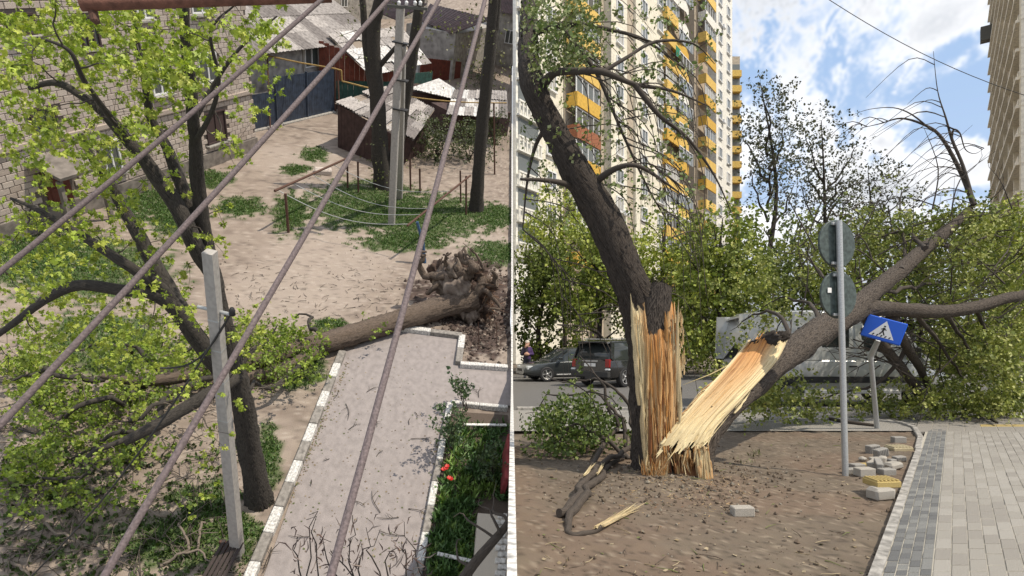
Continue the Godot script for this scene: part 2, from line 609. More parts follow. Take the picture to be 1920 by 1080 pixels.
func street_ground() -> void:
	mat("asphalt", Color(0.16, 0.155, 0.15), 0.95, tx["speck"], 2.0, tx["speck_normal"], 0.5)
	mat("pavement_grey", Color(0.36, 0.345, 0.32), 0.95, tx["fine"], 1.5, tx["speck_normal"], 0.4)
	mat("dust_ground", Color(0.16, 0.13, 0.10), 1.0, tx["coarse"], 0.3)
	mat("soil", Color(1, 1, 1), 1.0, tx["speck"], 3.2, tx["speck_normal"], 0.8)
	mat("clod", Color(1, 1, 1), 1.0, tx["fine"], 8.0)
	# far ground, to the horizon
	var mb := MB.new()
	mb.quad(Vector3(0.035, -0.03, -700), Vector3(700, -0.03, -700), Vector3(700, -0.03, 6), Vector3(0.035, -0.03, 6))
	ground_sheet("ground", mb, M.dust_ground)
	mb = MB.new()
	mb.quad(Vector3(0.035, -0.012, -31), Vector3(90, -0.012, -31), Vector3(90, -0.012, -14.2), Vector3(0.035, -0.012, -14.2))
	ground_sheet("road", mb, M.asphalt)
	# the strip of pavement between bed and road, with its kerbstones
	var pv := structure("pavement", Vector3(0, 0, -12))
	mb = MB.new()
	mb.quad(Vector3(0.035, 0.03, -13.9), Vector3(60, 0.03, -13.9), Vector3(60, 0.03, -10.6), Vector3(0.035, 0.03, -10.6))
	part("surface", mb, M.pavement_grey, pv)
	var ks := MB.new()
	ks.bbox(Vector3.ZERO, Basis.IDENTITY, Vector3(0.985, 0.26, 0.15), 0.015)
	var km := to_mesh(ks)
	for k in 22: piece("kerbstone", km, M.concrete, Transform3D(Basis.IDENTITY, Vector3(0.6 + k * 1.0, -0.03 + rng.randf_range(-0.006, 0.006), -14.0)), pv)
	# bare soil bed
	var bed := PackedVector2Array()
	for q in [[945, 1200], [966, 840], [1185, 815], [1400, 797], [1560, 789], [1690, 794], [1716, 806], [1724, 822], [1726, 838], [1630, 1080], [1580, 1220]]:
		var p := rg(q[0], q[1])
		bed.append(Vector2(maxf(p.x, 0.03), p.z))
	var nx := 190
	var nz := 190
	var pts := PackedVector3Array()
	var cols := PackedColorArray()
	for j in nz + 1:
		for q in nx + 1:
			var x := 0.035 + q * 0.04
			var z := -3.2 - j * 0.047
			var y := soil_height(x, z)
			pts.append(Vector3(x, y, z))
			var f := noise.get_noise_2d(x * 12.0, z * 12.0) * 0.5 + 0.5
			var r := clampf((noise.get_noise_2d(x * 4.0 + 90, z * 4.0) + 0.12) * 2.4, 0, 1)
			var c := Color(0.152, 0.12, 0.09).lerp(Color(0.218, 0.174, 0.13), f)
			c = c.lerp(Color(0.225, 0.15, 0.105), r * 0.45)
			var sp := noise2.get_noise_2d(x * 16.0, z * 16.0)
			if sp > 0.42: c = c.lerp(Color(0.40, 0.33, 0.25), 0.55)
			elif sp < -0.35: c = c * 0.6
			cols.append(c)
	mb = MB.new()
	var keep := MB.new()
	mb.grid(pts, nx + 1, cols)
	keep.v = mb.v; keep.n = mb.n; keep.t = mb.t; keep.c = mb.c
	for j in nz:
		for q in nx:
			var c := pts[j * (nx + 1) + q]
			if Geometry2D.is_point_in_polygon(Vector2(c.x + 0.02, c.z - 0.02), bed):
				var a := j * (nx + 1) + q
				keep.i.append_array(PackedInt32Array([a, a + nx + 1, a + 1, a + 1, a + nx + 1, a + nx + 2]))
	# the grid runs away from the camera, so its faces point up when wound the other way
	for k in keep.n.size(): if keep.n[k].y < 0: keep.n[k] = -keep.n[k]
	ground_sheet("soil_bed", keep, M.soil)
	# clods and stones on the soil
	mb = MB.new()
	for k in 1500:
		var u := rng.randf_range(970, 1700)
		var v := rng.randf_range(800, 1100)
		if k < 900:
			u = rng.randfn(1290, 110); v = rng.randfn(905, 32)
		var p := rg(u, v)
		if p.x < 0.15 or not Geometry2D.is_point_in_polygon(Vector2(p.x, p.z), bed): continue
		p.y = soil_height(p.x, p.z)
		var s := 0.006 + 0.02 * pow(rng.randf(), 4.0) + (0.006 if k < 900 else 0.0)
		var g := rng.randf_range(0.6, 1.4)
		mb.col = Color(0.19 * g, 0.145 * g, 0.105 * g) if rng.randf() < 0.8 else Color(0.42, 0.37, 0.30) * rng.randf_range(0.6, 1.0)
		stone(mb, p, s)
	var cl := single("clods", mb, M.clod, rg(1290, 905), Basis.IDENTITY, "crumbs of brown soil and small stones scattered over the bare bed", "soil")
	cl.set_meta("kind", "stuff")
	mb = MB.new()
	for k in 420:
		var p := rg(rng.randfn(1290, 75), rng.randfn(915, 22))
		if p.x < 0.2 or p.z < -7.6: continue
		p.y = soil_height(p.x, p.z) + 0.004
		var d := rvec()
		d.y *= 0.15
		shard(mb, p, d.normalized(), Vector3.UP.cross(d).normalized(), rng.randf_range(0.015, 0.07), rng.randf_range(0.002, 0.006), wood_tone(rng.randf() * 0.7))
	var wc := single("wood_chips", mb, mat("chip", Color(1, 1, 1), 0.85, null, 1, null, 1, false), rg(1290, 915), Basis.IDENTITY, "pale wood chips scattered on the soil round the split stump", "wood chips")
	wc.set_meta("kind", "stuff")
	mb = MB.new()
	for k in 260:
		var p := rg(rng.randf_range(975, 1640), rng.randf_range(830, 1090))
		if p.x < 0.15 or not Geometry2D.is_point_in_polygon(Vector2(p.x, p.z), bed): continue
		p.y = soil_height(p.x, p.z) + 0.006
		var d := Vector3(rng.randfn(0, 1), 0.05, rng.randfn(0, 1)).normalized()
		mb.col = [Color(0.10, 0.075, 0.055), Color(0.22, 0.17, 0.10), Color(0.13, 0.15, 0.05), Color(0.32, 0.26, 0.17)][rng.randi() % 4]
		if k % 3 == 0: mb.tube(PackedVector3Array([p, p + d * 0.05 + rvec() * 0.01, p + d * rng.randf_range(0.06, 0.2)]), PackedFloat32Array([0.004, 0.004, 0.002]), 4, false)
		else: mb.leaf(p, d, (Vector3.UP + rvec() * 0.5).normalized(), rng.randf_range(0.015, 0.05))
	var li := single("bed_litter", mb, M.chip, rg(1300, 950), Basis.IDENTITY, "dry leaf scraps and twig ends scattered on the bare soil bed", "litter")
	li.set_meta("kind", "stuff")
	# small weeds on the bed
	mb = MB.new()
	for s in [[1415, 855, 40], [1398, 868, 20], [1500, 840, 10]]:
		for k in s[2]:
			var p := rg(s[0] + rng.randfn(0, 9), s[1] + rng.randfn(0, 4))
			p.y = soil_height(p.x, p.z)
			mb.col = Color(0.10, 0.12, 0.035) * rng.randf_range(0.7, 1.3)
			mb.leaf(p, (Vector3.UP + rvec() * 0.7).normalized(), rvec(), rng.randf_range(0.03, 0.08), 0.12)
	var wd := single("weeds", mb, M.leaf_street, rg(1415, 855), Basis.IDENTITY, "few thin weeds sprouting from the bare soil bed", "weeds")
	wd.set_meta("kind", "stuff")
	sidewalk()

func stone(mb: MB, p: Vector3, s: float) -> void:
	var b := Basis(rvec(), rng.randf() * TAU)
	var q: Array[Vector3] = []
	for d in [Vector3.RIGHT, Vector3.LEFT, Vector3.UP, Vector3.DOWN, Vector3.BACK, Vector3.FORWARD]:
		q.append(p + b * (d * s * rng.randf_range(0.6, 1.3)) + Vector3.UP * s * 0.35)
	for f in [[0, 2, 4], [4, 2, 1], [1, 2, 5], [5, 2, 0], [4, 3, 0], [1, 3, 4], [5, 3, 1], [0, 3, 5]]: mb.tri(q[f[0]], q[f[2]], q[f[1]])

func soil_height(x: float, z: float) -> float:
	var y := 0.01 + 0.022 * noise.get_noise_2d(x * 14.0, z * 14.0) + 0.012 * noise2.get_noise_2d(x * 9.0, z * 9.0)
	var d := Vector2(x - 1.75, (z + 7.0) * 1.1).length()
	y += 0.09 * exp(-d * d / 0.5)
	return y

func sidewalk() -> void:
	var sw := structure("sidewalk", kerb_at(6.0))
	mat("paver_light_a", Color(0.38, 0.36, 0.325), 0.92, tx["fine"], 5.0, tx["speck_normal"], 0.5)
	mat("paver_light_b", Color(0.42, 0.40, 0.365), 0.92, tx["fine"], 5.0, tx["speck_normal"], 0.5)
	mat("paver_light_c", Color(0.34, 0.32, 0.29), 0.92, tx["fine"], 5.0, tx["speck_normal"], 0.5)
	mat("paver_dark_a", Color(0.20, 0.205, 0.205), 0.92, tx["fine"], 6.0, tx["speck_normal"], 0.5)
	mat("paver_dark_b", Color(0.25, 0.255, 0.25), 0.92, tx["fine"], 6.0, tx["speck_normal"], 0.5)
	mat("paver_dark_c", Color(0.155, 0.16, 0.165), 0.92, tx["fine"], 6.0, tx["speck_normal"], 0.5)
	mat("joint_sand", Color(0.52, 0.49, 0.42), 1.0, tx["speck"], 6.0)
	mat("tactile", Color(0.52, 0.40, 0.16), 0.9, tx["fine"], 5.0)
	# sand bed below the pavers
	var mb := MB.new()
	mb.quad(kerb_at(12.2, 0.05, 0.0535), kerb_at(12.2, 4.0, 0.0535), kerb_at(3.2, 4.0, 0.0535), kerb_at(3.2, 0.05, 0.0535))
	part("joint_bed", mb, M.joint_sand, sw)
	# edging kerb
	var e := 0.09
	var segs := [3.3, 4.2, 5.1, 6.0, 6.9, 7.8, 8.7]
	for k in segs.size() - 1: part("edging", skew_slab(segs[k] + 0.006, segs[k + 1] - 0.006, 0.0, e, -0.08, 0.068), M.concrete, sw)
	# the edging bends away to the left along the far side
	var bend := [kerb_at(8.7), rg(1723, 825), rg(1712, 806), rg(1688, 797), rg(1640, 792), rg(1560, 790), rg(1480, 792), rg(1400, 796), rg(1320, 803)]
	for k in bend.size() - 1:
		var a: Vector3 = bend[k]
		var b: Vector3 = bend[k + 1]
		var m := MB.new()
		var d := (b - a).normalized()
		m.bbox((a + b) * 0.5 + Vector3(0, -0.005, 0) + Vector3(0.045, 0, -0.03), frame(d, Vector3.UP), Vector3(a.distance_to(b) - 0.004, 0.14, 0.085), 0.01)
		part("edging", m, M.concrete, sw)
	# dark cobble band: four columns
	var cob := to_mesh(skew_shape(0.075, 0.094, 0.05, 0.004))
	var dk := [M.paver_dark_a, M.paver_dark_b, M.paver_dark_c]
	for k in 68:
		for q in 4:
			var z := 3.55 + k * 0.104 + (0.052 if q % 2 else 0.0)
			var p := kerb_at(z, e + 0.008 + q * 0.082, 0.03 + rng.randf_range(-0.003, 0.003))
			piece("cobble", cob, dk[rng.randi() % 3], Transform3D(Basis.IDENTITY, p), sw)
	# light pavers in long columns, half a stone apart
	var pav := to_mesh(skew_shape(0.119, 0.205, 0.05, 0.004))
	var lt := [M.paver_light_a, M.paver_light_b, M.paver_light_c, M.paver_light_a]
	for k in 31:
		for q in 11:
			var z := 3.55 + k * 0.219 + (0.11 if q % 2 else 0.0)
			if q > 5 and z < 3.3 + q * 0.12: continue
			var p := kerb_at(z, e + 0.008 + 4 * 0.082 + 0.004 + q * 0.126, 0.03 + rng.randf_range(-0.002, 0.002))
			piece("paver", pav, lt[rng.randi() % 4], Transform3D(Basis.from_euler(Vector3(rng.randf_range(-0.004, 0.004), 0, rng.randf_range(-0.006, 0.006))), p), sw)
	# second dark band and grey slabs on the far side
	var wide := to_mesh(skew_shape(0.15, 0.2, 0.05, 0.006))
	for k in 24:
		for q in 3:
			var p := kerb_at(5.6 + k * 0.207, e + 0.35 + 1.386 + q * 0.157, 0.03)
			piece("slab", wide, dk[(k + q) % 3], Transform3D(Basis.IDENTITY, p), sw)
	# the crossing's apron: large slabs and yellow tactile strips
	var ap := to_mesh(skew_shape(0.292, 0.292, 0.05, 0.006))
	for k in 7:
		for q in 9:
			var z := 10.35 + k * 0.3
			var p := kerb_at(z, -0.15 + q * 0.3, 0.03)
			var mm: Material = M.paver_light_c
			if (k == 2 and q > 3 and q < 7) or (q == 7 and k > 1 and k < 5): mm = M.tactile
			elif q > 7: mm = M.paver_dark_a
			piece("slab", ap, mm, Transform3D(Basis.IDENTITY, p), sw)

func skew_slab(z0: float, z1: float, w0: float, w1: float, y0: float, y1: float) -> MB:
	var m := MB.new()
	var c := [kerb_at(z0, w0), kerb_at(z0, w1), kerb_at(z1, w1), kerb_at(z1, w0)]
	skew_block(m, c, y0, y1, 0.01)
	return m
func skew_shape(w: float, dz: float, h: float, bev: float) -> MB:
	var m := MB.new()
	var d := KERB_DIR * dz
	skew_block(m, [Vector3.ZERO, Vector3(w, 0, 0), Vector3(w, 0, 0) + d, d], -h * 0.4, h * 0.6, bev)
	return m
func skew_block(m: MB, c: Array, y0: float, y1: float, bev: float) -> void:
	var mid: Vector3 = (c[0] + c[1] + c[2] + c[3]) * 0.25
	var top: Array[Vector3] = []
	var edge: Array[Vector3] = []
	var bot: Array[Vector3] = []
	for p in c:
		var q: Vector3 = p
		top.append(q.move_toward(mid, bev * 1.4) + Vector3(0, y1, 0)); edge.append(q + Vector3(0, y1 - bev, 0)); bot.append(q + Vector3(0, y0, 0))
	m.quad(top[3], top[2], top[1], top[0])
	for k in 4:
		var l := (k + 1) % 4
		m.quad(top[k], top[l], edge[l], edge[k])
		m.quad(edge[k], edge[l], bot[l], bot[k])

# ---------- the broken tree ----------
const SZ := 7.0
func torn_face(mb: MB, left: Array, right: Array, rows: int, cols: int, bulge: float, rough: float, seed_off: float, tone: Callable) -> void:
	# a sheet of torn fibres between a left and a right edge, ridged along the grain
	var l := curve(PackedVector3Array(left), rows / (left.size() - 1))
	var r := curve(PackedVector3Array(right), rows / (right.size() - 1))
	var n := mini(l.size(), r.size())
	var pts := PackedVector3Array()
	var cc := PackedColorArray()
	for j in n:
		var along := float(j) / (n - 1)
		for q in cols + 1:
			var f := float(q) / cols
			var p := l[j].lerp(r[j], f)
			var side := (r[j] - l[j]).normalized()
			var down := (l[mini(j + 1, n - 1)] - l[maxi(j - 1, 0)]).normalized()
			var out := side.cross(down).normalized()
			if out.z < 0: out = -out
			var ridge := noise2.get_noise_3d(f * 7.0 + seed_off, along * 1.1, seed_off) + 0.6 * noise2.get_noise_3d(f * 24.0, along * 2.0 + seed_off, 3.0) + 0.3 * noise2.get_noise_3d(f * 60.0, along * 5.0, seed_off)
			var step := 0.5 * signf(noise.get_noise_2d(floorf(f * cols * 0.5) * 37.0 + seed_off, along * 14.0))
			p += out * (bulge * sin(PI * f) + rough * (ridge + step * 0.5))
			var rag := noise2.get_noise_2d(f * 9.0 + seed_off, 7.0) + 0.7 * noise2.get_noise_2d(f * 40.0, seed_off)
			p += down * 0.2 * rag * (smoothstep(0.14, 0.0, along) + smoothstep(0.88, 1.0, along))
			pts.append(p)
			cc.append(tone.call(f, along, ridge))
	mb.grid(pts, cols + 1, cc)

func fibre_tone(f: float, along: float, ridge: float, heart: float) -> Color:
	# pale sapwood at the edges, orange heartwood inside, a dark stain near the old wound
	var cream := Color(0.93, 0.77, 0.46)
	var amber := Color(0.66, 0.29, 0.07)
	var brown := Color(0.24, 0.09, 0.035)
	var w := clampf(heart, 0, 1)
	var c := cream.lerp(amber, w)
	var stain := noise2.get_noise_2d(f * 15.0 + 60.0, along * 0.9) + 0.5 * noise2.get_noise_2d(f * 44.0, along * 1.6 + 9.0)
	c = c.lerp(brown, clampf(stain * 1.6 - 0.15, 0, 0.8) * w)
	var g := 1.0 + 0.22 * noise2.get_noise_2d(f * 90.0, along * 3.0)
	return Color(c.r * g, c.g * g, c.b * g)

func splinter(mb: MB, p: Vector3, d: Vector3, l: float, w: float, c: Color) -> void:
	mb.col = c
	var bend := rvec() * l * 0.08
	mb.tube(PackedVector3Array([p, p + d * l * 0.5 + bend, p + d * l]), PackedFloat32Array([w, w * 0.75, w * 0.08]), 4, false)

# a flat torn shard: irregular width, ragged tip
func shard(mb: MB, p: Vector3, d: Vector3, side: Vector3, l: float, w: float, c: Color) -> void:
	var out := side.cross(d).normalized()
	var bend := rng.randf_range(-0.05, 0.05) * l
	var lift := rng.randf_range(-0.01, 0.05) * l
	var k0 := mb.v.size()
	var seedv := rng.randf() * 100.0
	for k in 8:
		var f := k / 7.0
		var g := 0.8 + 0.35 * noise2.get_noise_2d(seedv, f * 3.0)
		mb.col = Color(c.r * g, c.g * g, c.b * g)
		var ww := w * (1.0 - pow(f, 2.2) * 0.93) * (0.8 + 0.55 * noise2.get_noise_2d(seedv + 30.0, f * 5.0)) * (0.5 + minf(f * 4.0, 0.5))
		var m := p + d * l * f + side * bend * f * f + out * lift * f * f
		var th := minf(ww * 0.5, 0.012)
		mb.vert(m - side * ww, (out * 0.3 - side).normalized()); mb.vert(m + out * th + side * ww * 0.2, out); mb.vert(m + side * ww, (out * 0.3 + side).normalized()); mb.vert(m - out * th, -out)
	for k in 7:
		for q in 4:
			var a := k0 + k * 4 + q
			var b := k0 + k * 4 + (q + 1) % 4
			mb.i.append_array(PackedInt32Array([a, a + 4, b, b, a + 4, b + 4]))

func wood_tone(w: float) -> Color:
	var c := Color(0.93, 0.78, 0.47).lerp(Color(0.70, 0.33, 0.085), clampf(w, 0, 1))
	if w > 0.5 and rng.randf() < 0.2: c = Color(0.36, 0.14, 0.045)
	return c * rng.randf_range(0.75, 1.08)

func broken_tree() -> void:
	var base := rg(1235, 898)
	var t := thing("broken_tree", Vector3(base.x, 0, -SZ), Basis.IDENTITY, "leaning dark tree split open at the base showing orange torn wood", "tree")
	var nodes := []
	var wood := MB.new()
	var P := func(u: float, v: float, dz := 0.0) -> Vector3: return rp(u, v, SZ + dz)
	# trunk: lower shell stands behind the torn face
	var path := [P.call(1236, 925, 0.16), P.call(1233, 860, 0.16), P.call(1229, 760, 0.16), P.call(1222, 660, 0.14), P.call(1206, 590, 0.10), P.call(1173, 510, 0.02), P.call(1130, 408), P.call(1072, 310, 0.0), P.call(1024, 215, 0.05), P.call(996, 150, 0.1), P.call(990, 90, 0.5), P.call(992, 20, 1.1), P.call(1000, -60, 1.7)]
	limb(wood, path, [0.36, 0.31, 0.295, 0.28, 0.25, 0.19, 0.19, 0.168, 0.148, 0.135, 0.125, 0.115, 0.1], 60, nodes, 10)
	part("trunk", wood, M.bark_dark, t)
	# lump of old bark above the wound
	var kn := MB.new()
	limb(kn, [P.call(1228, 700, -0.12), P.call(1226, 650, -0.10), P.call(1226, 612, -0.07), P.call(1232, 572, -0.04), P.call(1240, 538, 0.02)], [0.03, 0.115, 0.19, 0.19, 0.13], 24, [], 6)
	for k in 60:
		var q: Vector3 = P.call(1236 + rng.randfn(0, 14), 540 + rng.randfn(0, 8), 0.0)
		splinter(kn, q, (Vector3.UP + rvec() * 0.8).normalized(), rng.randf_range(0.06, 0.15), 0.006, Color(1, 1, 1))
	part("bark_knob", kn, M.bark_dark, t)
	# torn face
	var fc := MB.new()
	var z0 := -0.18
	torn_face(fc, [P.call(1183, 556, z0 + 0.1), P.call(1192, 640, z0), P.call(1203, 740, z0), P.call(1212, 830, z0), P.call(1214, 912, z0 - 0.03)],
		[P.call(1266, 570, z0 + 0.1), P.call(1270, 640, z0), P.call(1272, 740, z0), P.call(1264, 830, z0), P.call(1243, 912, z0 - 0.03)], 96, 64, 0.05, 0.022, 3.0,
		func(f: float, along: float, ridge: float) -> Color:
			var heart := smoothstep(0.10, 0.28, f) * (1.0 - 0.3 * along) * (0.75 + 0.5 * noise2.get_noise_2d(f * 22.0, along * 1.2))
			if along < 0.55: heart += 0.25 * smoothstep(0.3, 0.5, f) * smoothstep(0.8, 0.6, f)
			return fibre_tone(f, along, ridge, heart))
	part("torn_face", fc, M.wood_torn, t)
	# loose fibres standing proud of it
	var sp := MB.new()
	for k in 150:
		var f := rng.randf()
		var v := rng.randf_range(590, 900)
		var u := lerpf(lerpf(1186, 1214, (v - 556) / 356.0), lerpf(1268, 1246, maxf(0, v - 720) / 190.0), f)
		if absf(f - 0.52) < 0.3 and v < 680: continue
		var w := rng.randf_range(0.002, 0.005)
		splinter(sp, P.call(u, v, -0.22), (Vector3(0.02, 1, 0.0) + rvec() * 0.05).normalized() * (1.0 if rng.randf() < 0.7 else -1.0), rng.randf_range(0.1, 0.35), w, fibre_tone(f, 0.5, rng.randf_range(-0.6, 0.5), smoothstep(0.08, 0.3, f)))
	for e in 2:
		for k in 70:
			var f := rng.randf()
			var u := lerpf(1182, 1206, f) if e == 0 else lerpf(1262, 1278, f)
			var v := lerpf(575, 690, rng.randf()) 
			splinter(sp, P.call(u + (v - 575) * 0.08, v + 20, -0.17), (Vector3(0.0, 1, 0.05) + rvec() * 0.07).normalized(), rng.randf_range(0.06, 0.16), rng.randf_range(0.005, 0.01), fibre_tone(0.0, 0.2, 0.1, rng.randf() * 0.5))
	# broad shards: the tall pale one down the bark edge, orange ones inside
	var sh := MB.new()
	for k in 74:
		var f := pow(rng.randf(), 0.9)
		var v := rng.randf_range(610, 890)
		if absf(f - 0.5) < 0.26 and v < 700: v = rng.randf_range(710, 890)
		var u := lerpf(lerpf(1188, 1214, (v - 556) / 356.0), lerpf(1266, 1246, maxf(0, v - 720) / 190.0), f)
		var up := 1.0 if rng.randf() < 0.75 else -1.0
		shard(sh, P.call(u, v, -0.215 - 0.03 * rng.randf()), (Vector3(-0.03, 1, 0) * up + rvec() * 0.06).normalized(), Vector3.RIGHT, minf(rng.randf_range(0.2, 0.8), (v - 585.0) * 0.0064 if up > 0 else (905.0 - v) * 0.0064), rng.randf_range(0.008, 0.03), wood_tone(smoothstep(0.08, 0.3, f) * rng.randf_range(0.5, 1.1)))
	for q in [[1193, 690, 0.86, 0.04], [1199, 760, 1.1, 0.045], [1208, 850, 1.3, 0.045], [1268, 720, 0.98, 0.03], [1272, 760, 1.0, 0.035], [1264, 690, 0.62, 0.025], [1275, 800, 0.8, 0.03], [1212, 905, 1.0, 0.035], [1258, 660, 0.4, 0.02]]:
		shard(sh, P.call(q[0], q[1], -0.2), (Vector3(-0.06 if q[0] < 1230 else -0.01, 1, 0.02)).normalized(), Vector3.RIGHT, q[2], q[3], wood_tone(0.05 + 0.2 * rng.randf()))
	part("shards", sh, M.wood_torn, t).set_meta("kind", "stuff")
	# ragged foot
	for k in 110:
		var u := rng.randf_range(1206, 1244)
		splinter(sp, P.call(u, rng.randf_range(880, 918), -0.28 + rng.randf() * 0.12), (Vector3(rng.randfn(0, 0.25), 1, 0.25) + rvec() * 0.2).normalized(), rng.randf_range(0.06, 0.28), rng.randf_range(0.005, 0.014), fibre_tone(rng.randf(), 0.9, rng.randf_range(-0.7, 0.4), rng.randf()))
	var so := part("splinters", sp, M.wood_torn, t)
	so.set_meta("kind", "stuff")
	# branches
	var br := MB.new()
	var bn := []
	limb(br, [P.call(1014, 165, 0.1), P.call(1040, 137, -0.2), P.call(1085, 134, -0.4), P.call(1130, 135, -0.5), P.call(1190, 158, -0.4), P.call(1260, 170, -0.2), P.call(1330, 200, 0.1)], [0.07, 0.046, 0.038, 0.034, 0.026, 0.016, 0.005], 10, bn, 5)
	limb(br, [P.call(1130, 135, -0.5), P.call(1175, 108, -0.4), P.call(1230, 78, -0.2), P.call(1300, 82, 0.0), P.call(1340, 120, 0.1)], [0.028, 0.022, 0.018, 0.011, 0.004], 6, bn, 5)
	limb(br, [P.call(1190, 158, -0.4), P.call(1235, 215, -0.3), P.call(1290, 260, -0.1), P.call(1340, 330, 0.1), P.call(1372, 400, 0.2)], [0.034, 0.026, 0.02, 0.012, 0.005], 6, bn, 5)
	limb(br, [P.call(1000, 60, 0.7), P.call(1030, 52, 0.3), P.call(1075, 44, 0.2), P.call(1140, 55, 0.2), P.call(1210, 75, 0.2), P.call(1270, 120, 0.2)], [0.06, 0.045, 0.035, 0.025, 0.017, 0.006], 8, bn, 5)
	limb(br, [P.call(1052, 50, 0.2), P.call(1085, 90, 0.2), P.call(1120, 140, 0.2), P.call(1150, 210, 0.3), P.call(1185, 290, 0.4), P.call(1230, 380, 0.6), P.call(1300, 490, 1.0)], [0.034, 0.028, 0.024, 0.02, 0.016, 0.011, 0.005], 7, bn, 5)
	limb(br, [P.call(1112, 345, 0.0), P.call(1150, 318, -0.2), P.call(1190, 310, -0.3), P.call(1230, 330, -0.2), P.call(1285, 370, 0.0)], [0.05, 0.035, 0.025, 0.018, 0.006], 6, bn, 5)
	limb(br, [P.call(1082, 362, 0.05), P.call(1060, 345, -0.1), P.call(1020, 338, -0.25), P.call(975, 336, -0.3)], [0.05, 0.035, 0.025, 0.015], 6, bn, 5)
	limb(br, [P.call(1040, 230, 0.2), P.call(1010, 260, 0.5), P.call(990, 330, 0.7), P.call(980, 430, 0.9)], [0.045, 0.03, 0.02, 0.008], 6, bn, 5)
	limb(br, [P.call(1000, 100, 0.8), P.call(985, 60, 1.0), P.call(1000, 20, 1.2), P.call(1040, -20, 1.3)], [0.06, 0.05, 0.035, 0.02], 6, bn, 5)
	# thin hanging twigs
	for k in 150:
		var e = bn[rng.randi() % bn.size()]
		var a: Vector3 = e[0]
		var l := rng.randf_range(0.5, 1.9)
		var d := Vector3(rng.randf_range(0.15, 0.75), rng.randf_range(-1.0, 0.15), rng.randf_range(-0.3, 0.2)).normalized()
		var m := a + d * l * 0.5 + Vector3(0.12, 0.12, 0) * l
		var q := a + d * l + Vector3(0, -0.25 * l, 0)
		if q.x < 0.12 or q.x / -q.z * F + 960.0 > 1335.0: continue
		var c := curve(PackedVector3Array([a, m, q]), 4)
		br.tube(c, ramp([0.009, 0.006, 0.002], c.size()), 4, false)
		for g in c: bn.append([g, 0.006])
	var bo := part("branches", br, M.twig, t)
	# sparse pale leaves
	var lm := MB.new()
	var tw := MB.new()
	var tg := []
	for k in 430:
		var u := rng.randf_range(972, 1330)
		var v := rng.randf_range(5, 420)
		if rng.randf() < 0.5:
			u = rng.randf_range(972, 1120); v = rng.randf_range(5, 130)
		var p: Vector3 = P.call(u, v, rng.randf_range(-0.5, 0.9))
		if p.x > 0.2: tg.append(p)
	var o := {"leaves": 5, "cols": [Color(0.17, 0.21, 0.07), Color(0.24, 0.27, 0.12), Color(0.13, 0.19, 0.05)], "droop": Vector3(0, -0.5, 0), "up": Vector3.UP, "spread": 0.07, "size": 0.045, "twigs": 2, "twig_len": 0.2, "twig": 0.004, "reach": 1.0}
	grow(tw, lm, nodes + bn, tg, o)
	keep_right(lm)
	part("twigs", tw, M.twig, t).set_meta("kind", "stuff")
	part("leaves", lm, M.leaf_street, t).set_meta("kind", "stuff")

func keep_right(lm: MB) -> void:
	for k in lm.v.size():
		if lm.v[k].x < 0.1: lm.v[k].x = 0.1 + absf(lm.v[k].x - 0.1) * 0.5

